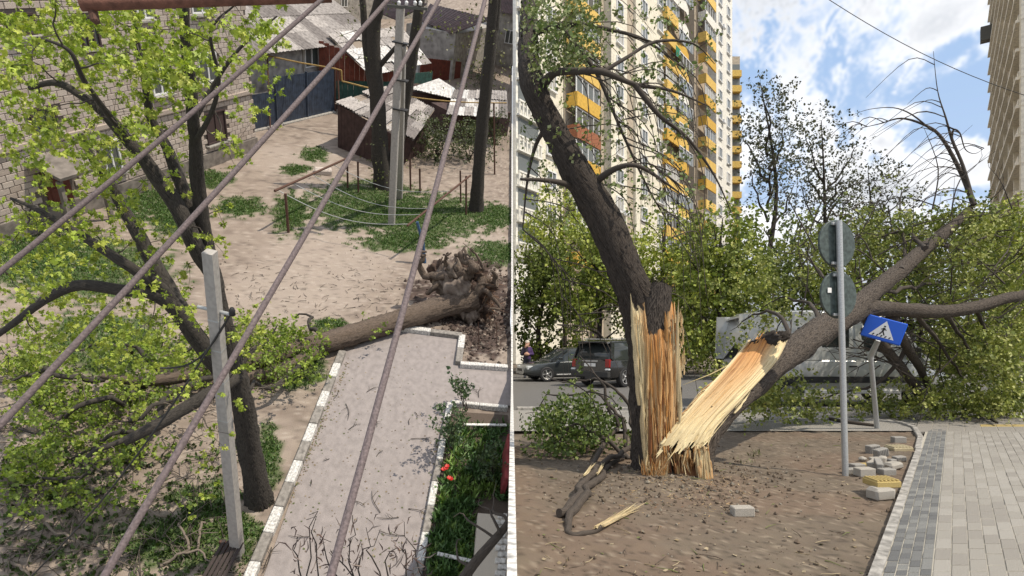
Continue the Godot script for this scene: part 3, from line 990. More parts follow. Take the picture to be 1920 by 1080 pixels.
func fallen_stem() -> void:
	var P := func(u: float, v: float, z: float) -> Vector3: return rp(u, v, z)
	var t := thing("fallen_tree", rg(1330, 880), Basis.IDENTITY, "fallen tree stem torn from the stump, its crown lying over a silver van", "tree")
	var nodes := []
	var w := MB.new()
	limb(w, [P.call(1322, 905, 7.06), P.call(1316, 850, 7.06), P.call(1335, 795, 7.15), P.call(1400, 728, 7.6), P.call(1478, 664, 8.4), P.call(1545, 615, 9.3), P.call(1612, 574, 10.2)], [0.11, 0.14, 0.175, 0.185, 0.20, 0.215, 0.225], 54, nodes, 12)
	limb(w, [P.call(1588, 592, 10.0), P.call(1640, 545, 10.6), P.call(1690, 505, 11.1), P.call(1735, 465, 11.6), P.call(1768, 440, 12.0), P.call(1805, 405, 12.4), P.call(1826, 382, 12.7)], [0.20, 0.16, 0.145, 0.13, 0.11, 0.075, 0.04], 40, nodes, 9)
	limb(w, [P.call(1588, 586, 10.0), P.call(1650, 578, 10.4), P.call(1710, 582, 10.7), P.call(1770, 584, 11.0), P.call(1830, 576, 11.3), P.call(1885, 560, 11.6), P.call(1960, 545, 12.0)], [0.19, 0.135, 0.125, 0.12, 0.115, 0.105, 0.085], 40, nodes, 9)
	limb(w, [P.call(1620, 590, 10.4), P.call(1650, 640, 11.6), P.call(1690, 690, 12.2), P.call(1725, 735, 12.6), P.call(1755, 768, 13.2)], [0.09, 0.10, 0.095, 0.08, 0.05], 14, nodes, 5)
	limb(w, [P.call(1672, 595, 10.6), P.call(1700, 650, 11.8), P.call(1725, 690, 12.4), P.call(1745, 740, 13.4)], [0.10, 0.09, 0.08, 0.05], 10, nodes, 5)
	part("trunk", w, M.bark_grey, t)
	# torn side, facing up and to the left
	var fc := MB.new()
	torn_face(fc, [P.call(1402, 640, 7.85), P.call(1360, 690, 7.3), P.call(1310, 745, 6.98), P.call(1262, 800, 6.8), P.call(1232, 838, 6.74)],
		[P.call(1478, 634, 8.0), P.call(1456, 678, 7.66), P.call(1400, 740, 7.16), P.call(1345, 800, 6.86), P.call(1325, 842, 6.76)], 96, 56, 0.07, 0.022, 31.0,
		func(f: float, along: float, ridge: float) -> Color:
			var heart := 1.0 * smoothstep(0.85, 0.5, f) * smoothstep(0.0, 0.12, f) * clampf(1.15 - along * 1.5, 0, 1)
			return fibre_tone(f, along, ridge, heart))
	# foot of the torn stem: it folds over and hangs down in flaps
	torn_face(fc, [P.call(1300, 840, 6.72), P.call(1306, 872, 6.7), P.call(1312, 912, 6.7)], [P.call(1325, 842, 6.78), P.call(1334, 872, 6.76), P.call(1338, 914, 6.76)], 24, 16, 0.03, 0.02, 57.0,
		func(f: float, along: float, ridge: float) -> Color: return fibre_tone(f, along, ridge - 0.15, 0.25 + along * 0.5))
	part("torn_face", fc, M.wood_torn, t)
	var hol := MB.new()
	hol.col = Color(0.34, 0.15, 0.06)
	limb(hol, [P.call(1275, 850, 7.08), P.call(1280, 885, 7.05), P.call(1290, 915, 7.0)], [0.2, 0.24, 0.22], 14, [], 4)
	part("hollow_heart", hol, M.wood_torn, t)
	var sp := MB.new()
	for k in 110:
		var a := rng.randf()
		var f := rng.randf()
		var l: Vector3 = P.call(1232, 838, 6.72).lerp(P.call(1402, 640, 7.86), a)
		var r: Vector3 = P.call(1325, 842, 6.76).lerp(P.call(1470, 640, 8.1), a)
		var d: Vector3 = (P.call(1402, 640, 7.86) - P.call(1250, 820, 6.72)).normalized()
		splinter(sp, l.lerp(r, f), (d + rvec() * 0.06).normalized() * (1.0 if a < 0.4 or rng.randf() < 0.5 else -1.0), rng.randf_range(0.1, 0.4), rng.randf_range(0.002, 0.006), fibre_tone(f, 0.5, rng.randf_range(-0.7, 0.5), 0.6 * (1.0 - f) * a))
	var sh := MB.new()
	for k in 90:
		var a := rng.randf_range(0.0, 0.92)
		var f := rng.randf()
		var l: Vector3 = P.call(1234, 836, 6.70).lerp(P.call(1402, 642, 7.74), a)
		var r: Vector3 = P.call(1325, 842, 6.70).lerp(P.call(1474, 640, 7.92), a)
		var d: Vector3 = (P.call(1402, 640, 7.86) - P.call(1250, 820, 6.72)).normalized()
		var up := 1.0 if a < 0.4 or rng.randf() < 0.55 else -1.0
		shard(sh, l.lerp(r, f) + Vector3(0, 0, 0.03), (d * up + rvec() * 0.05).normalized(), (r - l).normalized(), rng.randf_range(0.2, 0.75), rng.randf_range(0.008, 0.03), wood_tone(clampf(1.15 - f * 1.3, 0, 1) * a * rng.randf_range(0.6, 1.8)))
	# flaps folding down over the hollow foot
	for k in 16:
		var u := rng.randf_range(1236, 1330)
		shard(sh, P.call(u, rng.randf_range(826, 846), 6.7), Vector3(rng.randfn(0.0, 0.18), -1, rng.randfn(0.05, 0.1)).normalized(), Vector3.RIGHT, rng.randf_range(0.06, 0.2), rng.randf_range(0.012, 0.03), wood_tone(rng.randf()))
	for k in 12:
		shard(sh, P.call(rng.randf_range(1302, 1330), 845, 6.7), Vector3(rng.randfn(0.08, 0.06), -1, 0.02).normalized(), Vector3.RIGHT, rng.randf_range(0.3, 0.45), rng.randf_range(0.012, 0.03), wood_tone(rng.randf() * 0.4))
	part("shards", sh, M.wood_torn, t).set_meta("kind", "stuff")
	# bark left on the torn side: a collar at the top and one scrap
	var bk := MB.new()
	for q in [[1440, 640, 7.86, 0.17, 0.10], [1412, 648, 7.8, 0.09, 0.06], [1466, 632, 7.95, 0.12, 0.07], [1326, 770, 6.93, 0.085, 0.035], [1279, 786, 6.86, 0.035, 0.02]]: lump(bk, P.call(q[0], q[1], q[2]), Vector3(q[3], q[4], q[4]), Basis(Vector3.BACK, 0.5), 0.5, [Color(1, 1, 1), Color(0.7, 0.7, 0.7)])
	part("bark_scraps", bk, M.bark_dark, t).set_meta("kind", "stuff")
	# fibres stretched between stump and stem
	for k in 46:
		var a := rng.randf_range(0.1, 0.75)
		var q: Vector3 = P.call(1266, 812, 6.85).lerp(P.call(1380, 668, 7.6), a)
		splinter(sp, q, (P.call(1262, 790, 6.9) - q).normalized() + rvec() * 0.04, rng.randf_range(0.2, 0.55), rng.randf_range(0.006, 0.012), fibre_tone(0.3, 0.5, 0.0, rng.randf() * 0.8))
	splinter(sp, P.call(1372, 682, 7.5), P.call(1280, 722, 7.0) - P.call(1372, 682, 7.5), 1.0, 0.012, Color(0.6, 0.5, 0.25))
	# hanging flaps at the foot
	for k in 46:
		var u := rng.randf_range(1236, 1334)
		var v := rng.randf_range(832, 865)
		splinter(sp, P.call(u, v, 6.74 + rng.randf() * 0.06), (Vector3(rng.randfn(0, 0.2), -1, rng.randfn(0.1, 0.1))).normalized(), rng.randf_range(0.06, 0.26), rng.randf_range(0.005, 0.014), fibre_tone(rng.randf(), 0.5, rng.randf_range(-0.9, 0.4), rng.randf()))
	for k in 46:
		var u := rng.randf_range(1238, 1312)
		var top := rng.randf_range(842, 870)
		splinter(sp, P.call(u, top, 6.84), Vector3(rng.randfn(0.05, 0.12), -1, rng.randfn(0.0, 0.1)).normalized(), rng.randf_range(0.12, 0.34), rng.randf_range(0.012, 0.03), [Color(0.55, 0.28, 0.10), Color(0.42, 0.19, 0.07), Color(0.62, 0.40, 0.18), Color(0.25, 0.10, 0.04)][k % 4])
	for k in 40:
		splinter(sp, P.call(rng.randf_range(1298, 1338), 908, 6.74), Vector3(rng.randfn(0.1, 0.4), rng.randfn(0.1, 0.2), 0.5).normalized(), rng.randf_range(0.06, 0.18), rng.randf_range(0.006, 0.014), fibre_tone(0.0, 0.5, 0.2, rng.randf() * 0.3))
	part("splinters", sp, M.wood_torn, t).set_meta("kind", "stuff")
	# branches of the crown
	var br := MB.new()
	var bn := []
	# bare arching boughs against the sky
	limb(br, [P.call(1826, 384, 12.5), P.call(1800, 320, 12.8), P.call(1765, 258, 13.0), P.call(1735, 235, 13.1), P.call(1690, 222, 13.2), P.call(1650, 232, 13.3), P.call(1615, 240, 13.4)], [0.06, 0.045, 0.035, 0.028, 0.02, 0.012, 0.004], 7, bn, 5)
	limb(br, [P.call(1822, 372, 12.6), P.call(1805, 310, 12.7), P.call(1785, 262, 12.8), P.call(1773, 220, 12.8), P.call(1758, 170, 12.9), P.call(1750, 96, 13.0)], [0.05, 0.035, 0.03, 0.018, 0.01, 0.004], 7, bn, 5)
	limb(br, [P.call(1785, 258, 12.8), P.call(1788, 243, 12.8), P.call(1800, 250, 12.8), P.call(1810, 280, 12.8), P.call(1828, 288, 12.8), P.call(1845, 278, 12.8)], [0.022, 0.02, 0.015, 0.011, 0.007, 0.003], 5, bn, 4)
	limb(br, [P.call(1745, 243, 13.0), P.call(1710, 215, 13.0), P.call(1675, 202, 13.0), P.call(1630, 205, 13.0), P.call(1600, 215, 13.0)], [0.02, 0.016, 0.011, 0.007, 0.003], 5, [], 4)
	for k in 34:
		var e = bn[rng.randi() % bn.size()]
		var a: Vector3 = e[0]
		var l := rng.randf_range(0.5, 2.2)
		var c := curve(PackedVector3Array([a, a + Vector3(-0.4, 0.02, 0.1) * l, a + Vector3(-0.95, -0.3 + rng.randf_range(-0.3, 0.2), 0.1) * l]), 4)
		br.tube(c, ramp([0.013, 0.008, 0.003], c.size()), 4, false)
	# leafy boughs
	for q in [[1760, 445, 11.7, 1800, 470, 12.6, 1850, 440, 12.7, 1905, 450, 13.4],
			[1690, 505, 10.9, 1700, 470, 12, 1680, 430, 12.4, 1640, 410, 13.6], [1735, 465, 11.3, 1700, 440, 12.4, 1640, 450, 12.8, 1580, 440, 14.2],
			[1770, 584, 11.1, 1800, 630, 12.2, 1840, 680, 12.6, 1890, 720, 13.2], [1830, 576, 11.5, 1850, 620, 12.4, 1890, 640, 12.6, 1930, 690, 13.2],
			[1640, 545, 10.5, 1700, 540, 11.6, 1770, 530, 12.6, 1850, 520, 12.8], [1710, 582, 10.8, 1760, 640, 12, 1800, 700, 12.2, 1830, 740, 13],
			[1590, 588, 10.2, 1560, 540, 11.4, 1520, 490, 12.8, 1460, 470, 13.6], [1545, 615, 9.9, 1520, 570, 11.2, 1470, 560, 12.4, 1420, 580, 12.8],
			[1478, 664, 9.6, 1460, 590, 10.8, 1410, 590, 12, 1370, 620, 12.4], [1725, 735, 12.4, 1690, 755, 12.8, 1640, 768, 13.2, 1580, 765, 13.6], [1700, 650, 12, 1640, 720, 12.2, 1560, 745, 13.2, 1500, 752, 13.8]]:
		var a := []
		for k in 4: a.append(P.call(q[k * 3], q[k * 3 + 1], q[k * 3 + 2]))
		limb(br, a, [0.05, 0.034, 0.02, 0.005], 7, bn, 5, 0.12)
	part("branches", br, M.twig, t)
	var lm := MB.new()
	var tw := MB.new()
	var tg := []
	# where the crown lies: patches [u, v, depth, half width, half height, half depth, count]
	for b in [[1840, 650, 13.0, 90, 90, 0.7, 150], [1885, 500, 13.6, 55, 80, 0.7, 85], [1770, 520, 13.2, 80, 45, 0.6, 55], [1650, 450, 13.6, 90, 50, 0.8, 60], [1540, 470, 13.6, 90, 60, 0.8, 55],
			[1450, 530, 12.8, 80, 40, 1.0, 34], [1420, 730, 10.8, 60, 28, 0.6, 50], [1500, 745, 11.8, 80, 18, 0.5, 34], [1660, 756, 12.6, 90, 12, 0.5, 40], [1790, 745, 12.2, 90, 24, 0.6, 85], [1890, 735, 12.2, 50, 34, 0.6, 60], [1840, 430, 13.4, 60, 36, 0.6, 40], [1700, 440, 12.6, 70, 30, 0.5, 34], [1800, 470, 11.6, 40, 40, 0.3, 26], [1870, 640, 11.4, 50, 40, 0.3, 40], [1820, 400, 12.6, 30, 22, 0.3, 24], [1420, 590, 12.4, 50, 24, 0.5, 12], [1395, 670, 11.6, 30, 40, 0.5, 16], [1775, 660, 12.6, 30, 50, 0.4, 30]]:
		for k in b[6]:
			var p: Vector3 = P.call(b[0] + rng.randfn(0, b[3] * 0.55), b[1] + rng.randfn(0, b[4] * 0.55), b[2] + rng.randfn(0, b[5] * 0.6))
			if p.y > 0.08: tg.append(p)
	var o := {"leaves": 13, "cols": [Color(0.19, 0.225, 0.045), Color(0.26, 0.29, 0.065), Color(0.13, 0.165, 0.035), Color(0.32, 0.34, 0.09)], "droop": Vector3(0, -0.3, 0), "up": Vector3.UP, "spread": 0.14, "size": 0.064, "twigs": 3, "twig_len": 0.4, "twig": 0.008, "arch": 0.03, "leafy": 0.85}
	# bare broken boughs and twigs sticking out of the tangle
	for k in 130:
		var a: Vector3 = P.call(rng.randf_range(1480, 1910), rng.randf_range(380, 700), rng.randf_range(11.4, 13.2))
		var l := rng.randf_range(0.5, 1.9)
		var d := Vector3(rng.randfn(0.1, 0.7), rng.randfn(0.35, 0.5), rng.randfn(0, 0.3)).normalized()
		var c := curve(PackedVector3Array([a, a + d * l * 0.5 + rvec() * l * 0.12, a + d * l + Vector3(0, -0.15 * l, 0)]), 4)
		tw.tube(c, ramp([0.016, 0.011, 0.003], c.size()), 5, false)
		for j in 3:
			var q := c[rng.randi_range(2, c.size() - 2)]
			var e := q + (d + rvec() * 0.8).normalized() * l * 0.4
			tw.tube(PackedVector3Array([q, (q + e) * 0.5 + rvec() * 0.05, e]), PackedFloat32Array([0.007, 0.005, 0.002]), 4, false)
	grow(tw, lm, nodes.slice(70) + bn, tg, o)
	part("twigs", tw, M.twig, t).set_meta("kind", "stuff")
	part("leaves", lm, M.leaf_street, t).set_meta("kind", "stuff")

# ---------- trees behind the street ----------
func street_tree(called: String, u: float, z: float, top_v: float, half_u: float, low_v: float, n: int, o: Dictionary, label: String, trunk_r := 0.16) -> void:
	var x := (u - 960.0) / F * z
	var base := Vector3(x, -0.03, -z)
	var t := thing(called, base, Basis.IDENTITY, label, "tree", "trees behind the street")
	var h := 1.6 + (645.0 - top_v) / F * z
	var low := 1.6 + (645.0 - low_v) / F * z
	var hw := half_u / F * z
	var w := MB.new()
	var nodes := []
	limb(w, [base, base + Vector3(rng.randfn(0, 0.1), h * 0.3, rng.randfn(0, 0.1)), base + Vector3(rng.randfn(0, 0.2), h * 0.6, rng.randfn(0, 0.2)), base + Vector3(rng.randfn(0, 0.3), h * 0.93, 0)], [trunk_r, trunk_r * 0.8, trunk_r * 0.5, 0.02], 9, nodes, 4)
	for k in 7:
		var y := lerpf(maxf(low, h * 0.18), h * 0.7, k / 6.0)
		var an := k * 2.4 + rng.randf()
		var d := Vector3(cos(an) * hw * 0.7, h * 0.16, sin(an) * hw * 0.5)
		var a := base + Vector3(0, y, 0)
		limb(w, [a, a + d * 0.5 + Vector3(0, -0.02 * h, 0), a + d], [trunk_r * 0.45, trunk_r * 0.3, trunk_r * 0.1], 6, nodes, 4, 0.3)
	part("trunk", w, M.bark_dark, t)
	var tg := []
	while tg.size() < n:
		var q := rvec() * pow(rng.randf(), 0.4)
		var c := noise.get_noise_3dv((base + q * hw) * 2.2)
		if c < -0.12 and rng.randf() < 0.75: continue
		var p := base + Vector3(q.x * hw, low + (h - low) * (q.y * 0.5 + 0.5), q.z * hw * 0.7)
		if p.x > 0.35: tg.append(p)
	var lm := MB.new()
	var tw := MB.new()
	grow(tw, lm, nodes, tg, o)
	keep_right(lm); keep_right(tw)
	part("twigs", tw, M.twig, t).set_meta("kind", "stuff")
	part("crown", lm, M.leaf_street, t)

func street_trees() -> void:
	var dark := [Color(0.115, 0.15, 0.028), Color(0.16, 0.20, 0.036), Color(0.085, 0.12, 0.024)]
	var mid := [Color(0.21, 0.26, 0.042), Color(0.30, 0.34, 0.06), Color(0.15, 0.195, 0.034)]
	var light := [Color(0.33, 0.38, 0.06), Color(0.41, 0.44, 0.085), Color(0.25, 0.30, 0.05)]
	var o := {"leaves": 10, "cols": mid, "droop": Vector3(0, -0.3, 0), "up": Vector3.UP, "spread": 0.34, "size": 0.17, "twigs": 4, "twig_len": 0.6, "twig": 0.012, "arch": 0.05}
	var d := o.duplicate(); d.cols = dark
	var l := o.duplicate(); l.cols = light
	street_tree("leafy_tree", 1015, 33.0, 430, 60, 655, 150, d, "dark leafy tree behind the grey saloon car")
	street_tree("leafy_tree", 1120, 31.0, 420, 85, 650, 190, o, "green leafy tree behind the black estate car")
	street_tree("leafy_tree", 1060, 36.0, 330, 80, 600, 130, l, "taller loose tree whose top rises before the yellow balconies")
	street_tree("leafy_tree", 1250, 30.0, 390, 85, 690, 200, l, "light green tree standing right behind the split stump")
	street_tree("leafy_tree", 1350, 27.0, 385, 85, 700, 210, o, "bushy green tree left of the round sign backs")
	street_tree("leafy_tree", 1470, 30.0, 390, 95, 690, 190, d, "dark bushy tree under the tall sparse tree")
	street_tree("leafy_tree", 1600, 28.0, 400, 85, 690, 160, o, "green tree behind the fork of the fallen stem")
	street_tree("leafy_tree", 1730, 30.0, 400, 85, 690, 150, d, "dark tree behind the fallen crown")
	street_tree("leafy_tree", 1890, 26.0, 375, 75, 690, 190, l, "bright yellow-green tree below the concrete frame tower")
	# tall sparse trees in bud
	var s := {"leaves": 4, "cols": [Color(0.05, 0.06, 0.025), Color(0.08, 0.085, 0.03)], "droop": Vector3(0, -0.1, 0), "up": Vector3.UP, "spread": 0.12, "size": 0.13, "twigs": 3, "twig_len": 0.5, "twig": 0.012, "arch": -0.06, "leafy": 0.8}
	street_tree("budding_tree", 1440, 34.0, 118, 66, 440, 330, s, "tall sparse tree in bud rising beside the white tower", 0.2)
	street_tree("budding_tree", 1545, 36.0, 190, 78, 450, 330, s, "sparse budding tree with brown twigs before the clouds", 0.18)
	street_tree("budding_tree", 1640, 38.0, 290, 85, 450, 230, s, "low sparse tree with reddish buds behind the fallen tree", 0.16)
	# hedge-like undergrowth along the far side of the road
	var hm := MB.new()
	var hw := MB.new()
	for k in 26000:
		var u := rng.randf_range(975, 1960)
		var z := rng.randf_range(31.5, 35.0)
		var hmax := 1.6 + 0.7 * noise.get_noise_1d(u * 0.6) + (0.9 if u > 1230 else 0.0)
		var p := Vector3((u - 960.0) / F * z, hmax * pow(rng.randf(), 0.7), -z)
		if noise.get_noise_3dv(p * 5.0) < -0.1: continue
		var c: Color = (dark + mid)[rng.randi() % 6]
		hm.col = c * rng.randf_range(0.7, 1.3)
		hm.leaf(p, rvec(), (Vector3.UP + rvec()).normalized(), rng.randf_range(0.1, 0.24))
	keep_right(hm)
	var h := single("undergrowth", hm, M.leaf_street, Vector3(10, 0, -33), Basis.IDENTITY, "tangled green undergrowth along the far side of the road", "undergrowth")
	h.set_meta("kind", "stuff")
	# broken leafy branch lying behind the stump
	var bt := thing("torn_branch", rg(1120, 845), Basis.IDENTITY, "leafy torn-off branch lying on the ground left of the split stump", "branch")
	var br := MB.new()
	var bn := []
	for q in [[1188, 845, 8.2, 1150, 780, 8.6, 1100, 730, 9.0, 1040, 745, 9.4, 985, 775, 9.6], [1186, 800, 8.6, 1160, 740, 8.8, 1130, 715, 9.0, 1080, 715, 9.3, 1020, 700, 9.8],
			[1180, 862, 8.0, 1130, 820, 8.2, 1080, 800, 8.5, 1030, 830, 8.8, 985, 840, 9.0], [1160, 800, 8.4, 1135, 760, 8.5, 1125, 720, 8.6, 1110, 690, 8.8, 1085, 668, 9]]:
		var a := []
		for k in 5: a.append(rp(q[k * 3], q[k * 3 + 1], q[k * 3 + 2]))
		limb(br, a, [0.035, 0.028, 0.02, 0.013, 0.005], 6, bn, 4, 0.2)
	part("branches", br, M.twig, bt)
	var tg := []
	for k in 200:
		var p := rp(rng.randfn(1075, 48), rng.randfn(805, 36), rng.randf_range(8.1, 9.6))
		if p.x > 0.2 and p.y > 0.05: tg.append(p)
	var lm := MB.new()
	var tw := MB.new()
	var ob := {"leaves": 8, "cols": [Color(0.10, 0.15, 0.03), Color(0.15, 0.20, 0.04), Color(0.07, 0.11, 0.02)], "droop": Vector3(0, -0.2, 0), "up": Vector3.UP, "spread": 0.1, "size": 0.055, "twigs": 3, "twig_len": 0.22, "twig": 0.005, "arch": 0.05}
	grow(tw, lm, bn, tg, ob)
	keep_right(lm); keep_right(tw)
	part("twigs", tw, M.twig, bt).set_meta("kind", "stuff")
	part("leaves", lm, M.leaf_street, bt).set_meta("kind", "stuff")

# ---------- towers ----------
func towers() -> void:
	mat("tower_cream", Color(0.80, 0.76, 0.64), 0.9, tx["mild"], 0.25)
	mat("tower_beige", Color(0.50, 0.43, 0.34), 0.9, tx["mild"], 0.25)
	mat("tower_white", Color(0.82, 0.81, 0.76), 0.9, tx["mild"], 0.3)
	mat("tower_yellow", Color(0.72, 0.49, 0.13), 0.85, tx["mild"], 0.4)
	mat("tower_yellow_b", Color(0.66, 0.41, 0.07), 0.85, tx["mild"], 0.4)
	mat("tower_yellow_c", Color(0.80, 0.56, 0.16), 0.85, tx["mild"], 0.4)
	mat("tower_curtain", Color(0.42, 0.41, 0.38), 0.3)
	mat("tower_brick", Color(0.42, 0.16, 0.08), 0.9, tx["fine"], 1.0)
	mat("tower_glass", Color(0.16, 0.18, 0.19), 0.12)
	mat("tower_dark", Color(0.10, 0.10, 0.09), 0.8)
	mat("frame_concrete", Color(0.84, 0.78, 0.66), 0.95, tx["mild"], 0.3)
	mat("frame_dark", Color(0.84, 0.78, 0.66), 0.95, tx["mild"], 0.3)
	# the facade runs from A (near) to B (far)
	var A := Vector3((1163.0 - 960) / F * 61.0, 0, -61)
	var B := Vector3((1373.0 - 960) / F * 93.0, 0, -93)
	var D := (B - A).normalized()
	var N := Vector3(-D.z, 0, D.x)
	if N.dot(CAM - A) < 0: N = -N
	var at := func(u: float, out: float) -> Vector3:
		var o := A + N * out
		var r := Vector3((u - 960.0) / F, 0, -1)
		# meet the ray with the facade's line in plan
		var k := (o.x * D.z - o.z * D.x) / (r.x * D.z - r.z * D.x)
		return Vector3(r.x * k, 0, r.z * k)
	var t := thing("apartment_tower", A, Basis.IDENTITY, "tall cream apartment tower with columns of yellow balconies", "building")
	var b := Basis(D, Vector3.UP, D.cross(Vector3.UP))
	var H := 66.0
	var pane := MB.new(); pane.box(Vector3.ZERO, Basis.IDENTITY, Vector3(1.25, 1.35, 0.1))
	var pm := to_mesh(pane)
	var fr := MB.new()
	for e in [[Vector3(0, 0.74, 0), Vector3(1.5, 0.12, 0.24)], [Vector3(0, -0.74, 0.04), Vector3(1.6, 0.12, 0.34)], [Vector3(-0.7, 0, 0), Vector3(0.1, 1.37, 0.22)], [Vector3(0.7, 0, 0), Vector3(0.1, 1.37, 0.22)], [Vector3(0.1, 0, 0), Vector3(0.07, 1.36, 0.18)]]: fr.box(e[0], Basis.IDENTITY, e[1])
	var fm := to_mesh(fr)
	var flip := 1.0 if b.z.dot(N) > 0 else -1.0
	var fb := Basis(D * flip, Vector3.UP, N)
	# bays: [u0, u1, how far proud, material, kind]
	var bays := [[966, 1012, 0.0, "tower_white", "lattice"], [1012, 1052, 0.0, "tower_cream", "window"], [1052, 1082, 0.0, "tower_cream", "window"], [1082, 1127, 1.4, "tower_yellow", "loggia"], [1127, 1146, 0.0, "tower_beige", "blank"], [1146, 1176, 0.8, "tower_cream", "window"], [1176, 1192, 0.6, "tower_beige", "blank"],
		[1192, 1222, 0.9, "tower_cream", "window"], [1222, 1251, 0.9, "tower_cream", "window"], [1251, 1276, 1.5, "tower_yellow", "loggia"], [1276, 1302, 2.0, "tower_yellow", "bow"], [1302, 1324, 0.2, "tower_beige", "blank"], [1324, 1343, 1.6, "tower_yellow", "loggia"], [1343, 1357, 0.6, "tower_white", "window"], [1357, 1373, 0.6, "tower_white", "window"]]
	for bay in bays:
		var p0: Vector3 = at.call(bay[0], bay[2])
		var p1: Vector3 = at.call(bay[1], bay[2])
		if p0.x < 0.3: p0 = p0 + D * (0.3 - p0.x) / D.x
		var wdt := p0.distance_to(p1)
		var mid := (p0 + p1) * 0.5
		var wall := MB.new()
		var back: float = clampf((p0.x - 0.9) / 0.85 - (1.2 if bay[4] == "loggia" or bay[4] == "bow" else 0.0), 0.3, 9.0)
		var loggia: bool = bay[4] == "loggia" or bay[4] == "bow"
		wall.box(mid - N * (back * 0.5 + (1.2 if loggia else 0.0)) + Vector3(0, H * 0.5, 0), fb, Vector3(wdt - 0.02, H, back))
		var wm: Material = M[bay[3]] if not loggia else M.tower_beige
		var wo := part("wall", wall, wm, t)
		for fl in range(3, 23):
			var y := 2.8 * fl + 1.6
			if bay[4] == "window":
				var x := Transform3D(fb.scaled_local(Vector3(minf(1.0, wdt / 2.4), 1, 1)), mid + N * 0.03 + Vector3(0, y, 0))
				var fo := piece("window", fm, M.white_frame, x, t)
				inv[fo] = (t.transform * fo.transform).affine_inverse()
				piece("pane", pm, M.tower_glass if rng.randf() < 0.7 else M.tower_curtain, x.translated_local(Vector3(0, 0, -0.01)), fo)
				if rng.randf() < 0.16:
					var ac := MB.new()
					ac.bbox(mid + N * 0.28 + fb.x * 1.1 + Vector3(0, y - 0.7, 0), fb, Vector3(0.8, 0.55, 0.35), 0.03)
					part("air_conditioner", ac, M.white_frame, t)
			elif loggia:
				var dep := 1.3
				var par := MB.new()
				if bay[4] == "bow":
					for q in 4:
						var an0 := PI * q / 4.0
						var an1 := PI * (q + 1) / 4.0
						var e0 := mid - fb.x * cos(an0) * wdt * 0.48 + N * (sin(an0) * 0.8 - 1.0)
						var e1 := mid - fb.x * cos(an1) * wdt * 0.48 + N * (sin(an1) * 0.8 - 1.0)
						par.quad(e0 + Vector3(0, y - 0.35, 0), e1 + Vector3(0, y - 0.35, 0), e1 + Vector3(0, y - 1.6, 0), e0 + Vector3(0, y - 1.6, 0))
				else:
					par.box(mid - N * 0.08 + Vector3(0, y - 0.95, 0), fb, Vector3(wdt - 0.1, 1.25, 0.16))
					par.box(mid - N * 0.62 - fb.x * (wdt * 0.5 - 0.1) + Vector3(0, y - 0.95, 0), fb, Vector3(0.12, 1.25, 0.92))
				var k := rng.randf()
				var pmx: Material = [M.tower_yellow, M.tower_yellow_b, M.tower_yellow_c][rng.randi() % 3]
				if bay[0] == 1082 and fl % 5 == 2: pmx = M.tower_brick
				if k < 0.08 or (fl > 17 and bay[0] > 1270): pmx = M.tower_white
				var bal := part("balcony", par, pmx, t)
				# glazing or an open front above the parapet
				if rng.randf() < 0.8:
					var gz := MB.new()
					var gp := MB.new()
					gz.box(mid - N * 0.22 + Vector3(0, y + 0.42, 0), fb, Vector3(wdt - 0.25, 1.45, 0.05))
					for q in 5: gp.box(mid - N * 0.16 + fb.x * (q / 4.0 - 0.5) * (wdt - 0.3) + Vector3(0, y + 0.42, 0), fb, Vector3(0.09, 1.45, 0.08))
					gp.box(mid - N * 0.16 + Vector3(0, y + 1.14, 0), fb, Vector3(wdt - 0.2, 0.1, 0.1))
					part("pane", gz, [M.tower_glass, M.tower_glass, M.tower_curtain, M.tower_dark][rng.randi() % 4], bal)  # the dark sheet is no glass: it paints the shade inside an open balcony
					part("window_frame", gp, M.white_frame, bal)
			elif bay[4] == "lattice":
				var la := MB.new()
				for q in 7: la.box(mid + N * 0.25 + fb.x * (q / 6.0 - 0.5) * (wdt - 0.3) + Vector3(0, y - 0.95, 0), fb, Vector3(0.16, 1.1, 0.1))
				la.box(mid + N * 0.25 + Vector3(0, y - 0.4, 0), fb, Vector3(wdt - 0.1, 0.14, 0.16))
				la.box(mid + N * 0.12 + Vector3(0, y - 1.5, 0), fb, Vector3(wdt - 0.1, 0.14, 0.4))
				part("balcony", la, M.tower_white, t)
				var gz := MB.new()
				gz.box(mid + N * 0.03 + Vector3(0, y + 0.4, 0), fb, Vector3(wdt - 0.6, 1.5, 0.05))
				part("pane", gz, M.tower_glass, t)
			else:
				var jl := MB.new()
				jl.box(mid + N * 0.02 + Vector3(0, y + 1.35, 0), fb, Vector3(wdt - 0.05, 0.09, 0.06))
				part("joint", jl, M.tower_dark, t)
	# a green cloth hung out to dry
	var cl := MB.new()
	cl.box(at.call(1272, 1.7) + Vector3(0, 1.6 + (645 - 160) / F * 78.0, 0), fb, Vector3(1.7, 1.1, 0.03))
	cl.col = Color(0.02, 0.25, 0.14)
	var g := MB.new(); g.col = Color(0.02, 0.25, 0.14)
	g.box(at.call(1272, 1.8) + Vector3(0, 1.6 + (645 - 160) / F * 78.0, 0), fb, Vector3(1.5, 1.3, 0.03))
	single("hanging_cloth", g, M.plain, at.call(1272, 1.8) + Vector3(0, 34, 0), Basis.IDENTITY, "small green cloth hanging from a yellow tower balcony", "cloth")
	# the next block behind it
	var q0 := Vector3((1374.0 - 960) / F * 112.0, 0, -112)
	var t2 := thing("apartment_tower", q0, Basis.IDENTITY, "lower brown tower with yellow balconies behind the cream tower's edge", "building")
	var w2 := MB.new()
	w2.box(q0 + Vector3(-4.0, 28.5, -6), Basis.IDENTITY, Vector3(11.5, 57, 10))
	part("wall", w2, M.tower_beige, t2)
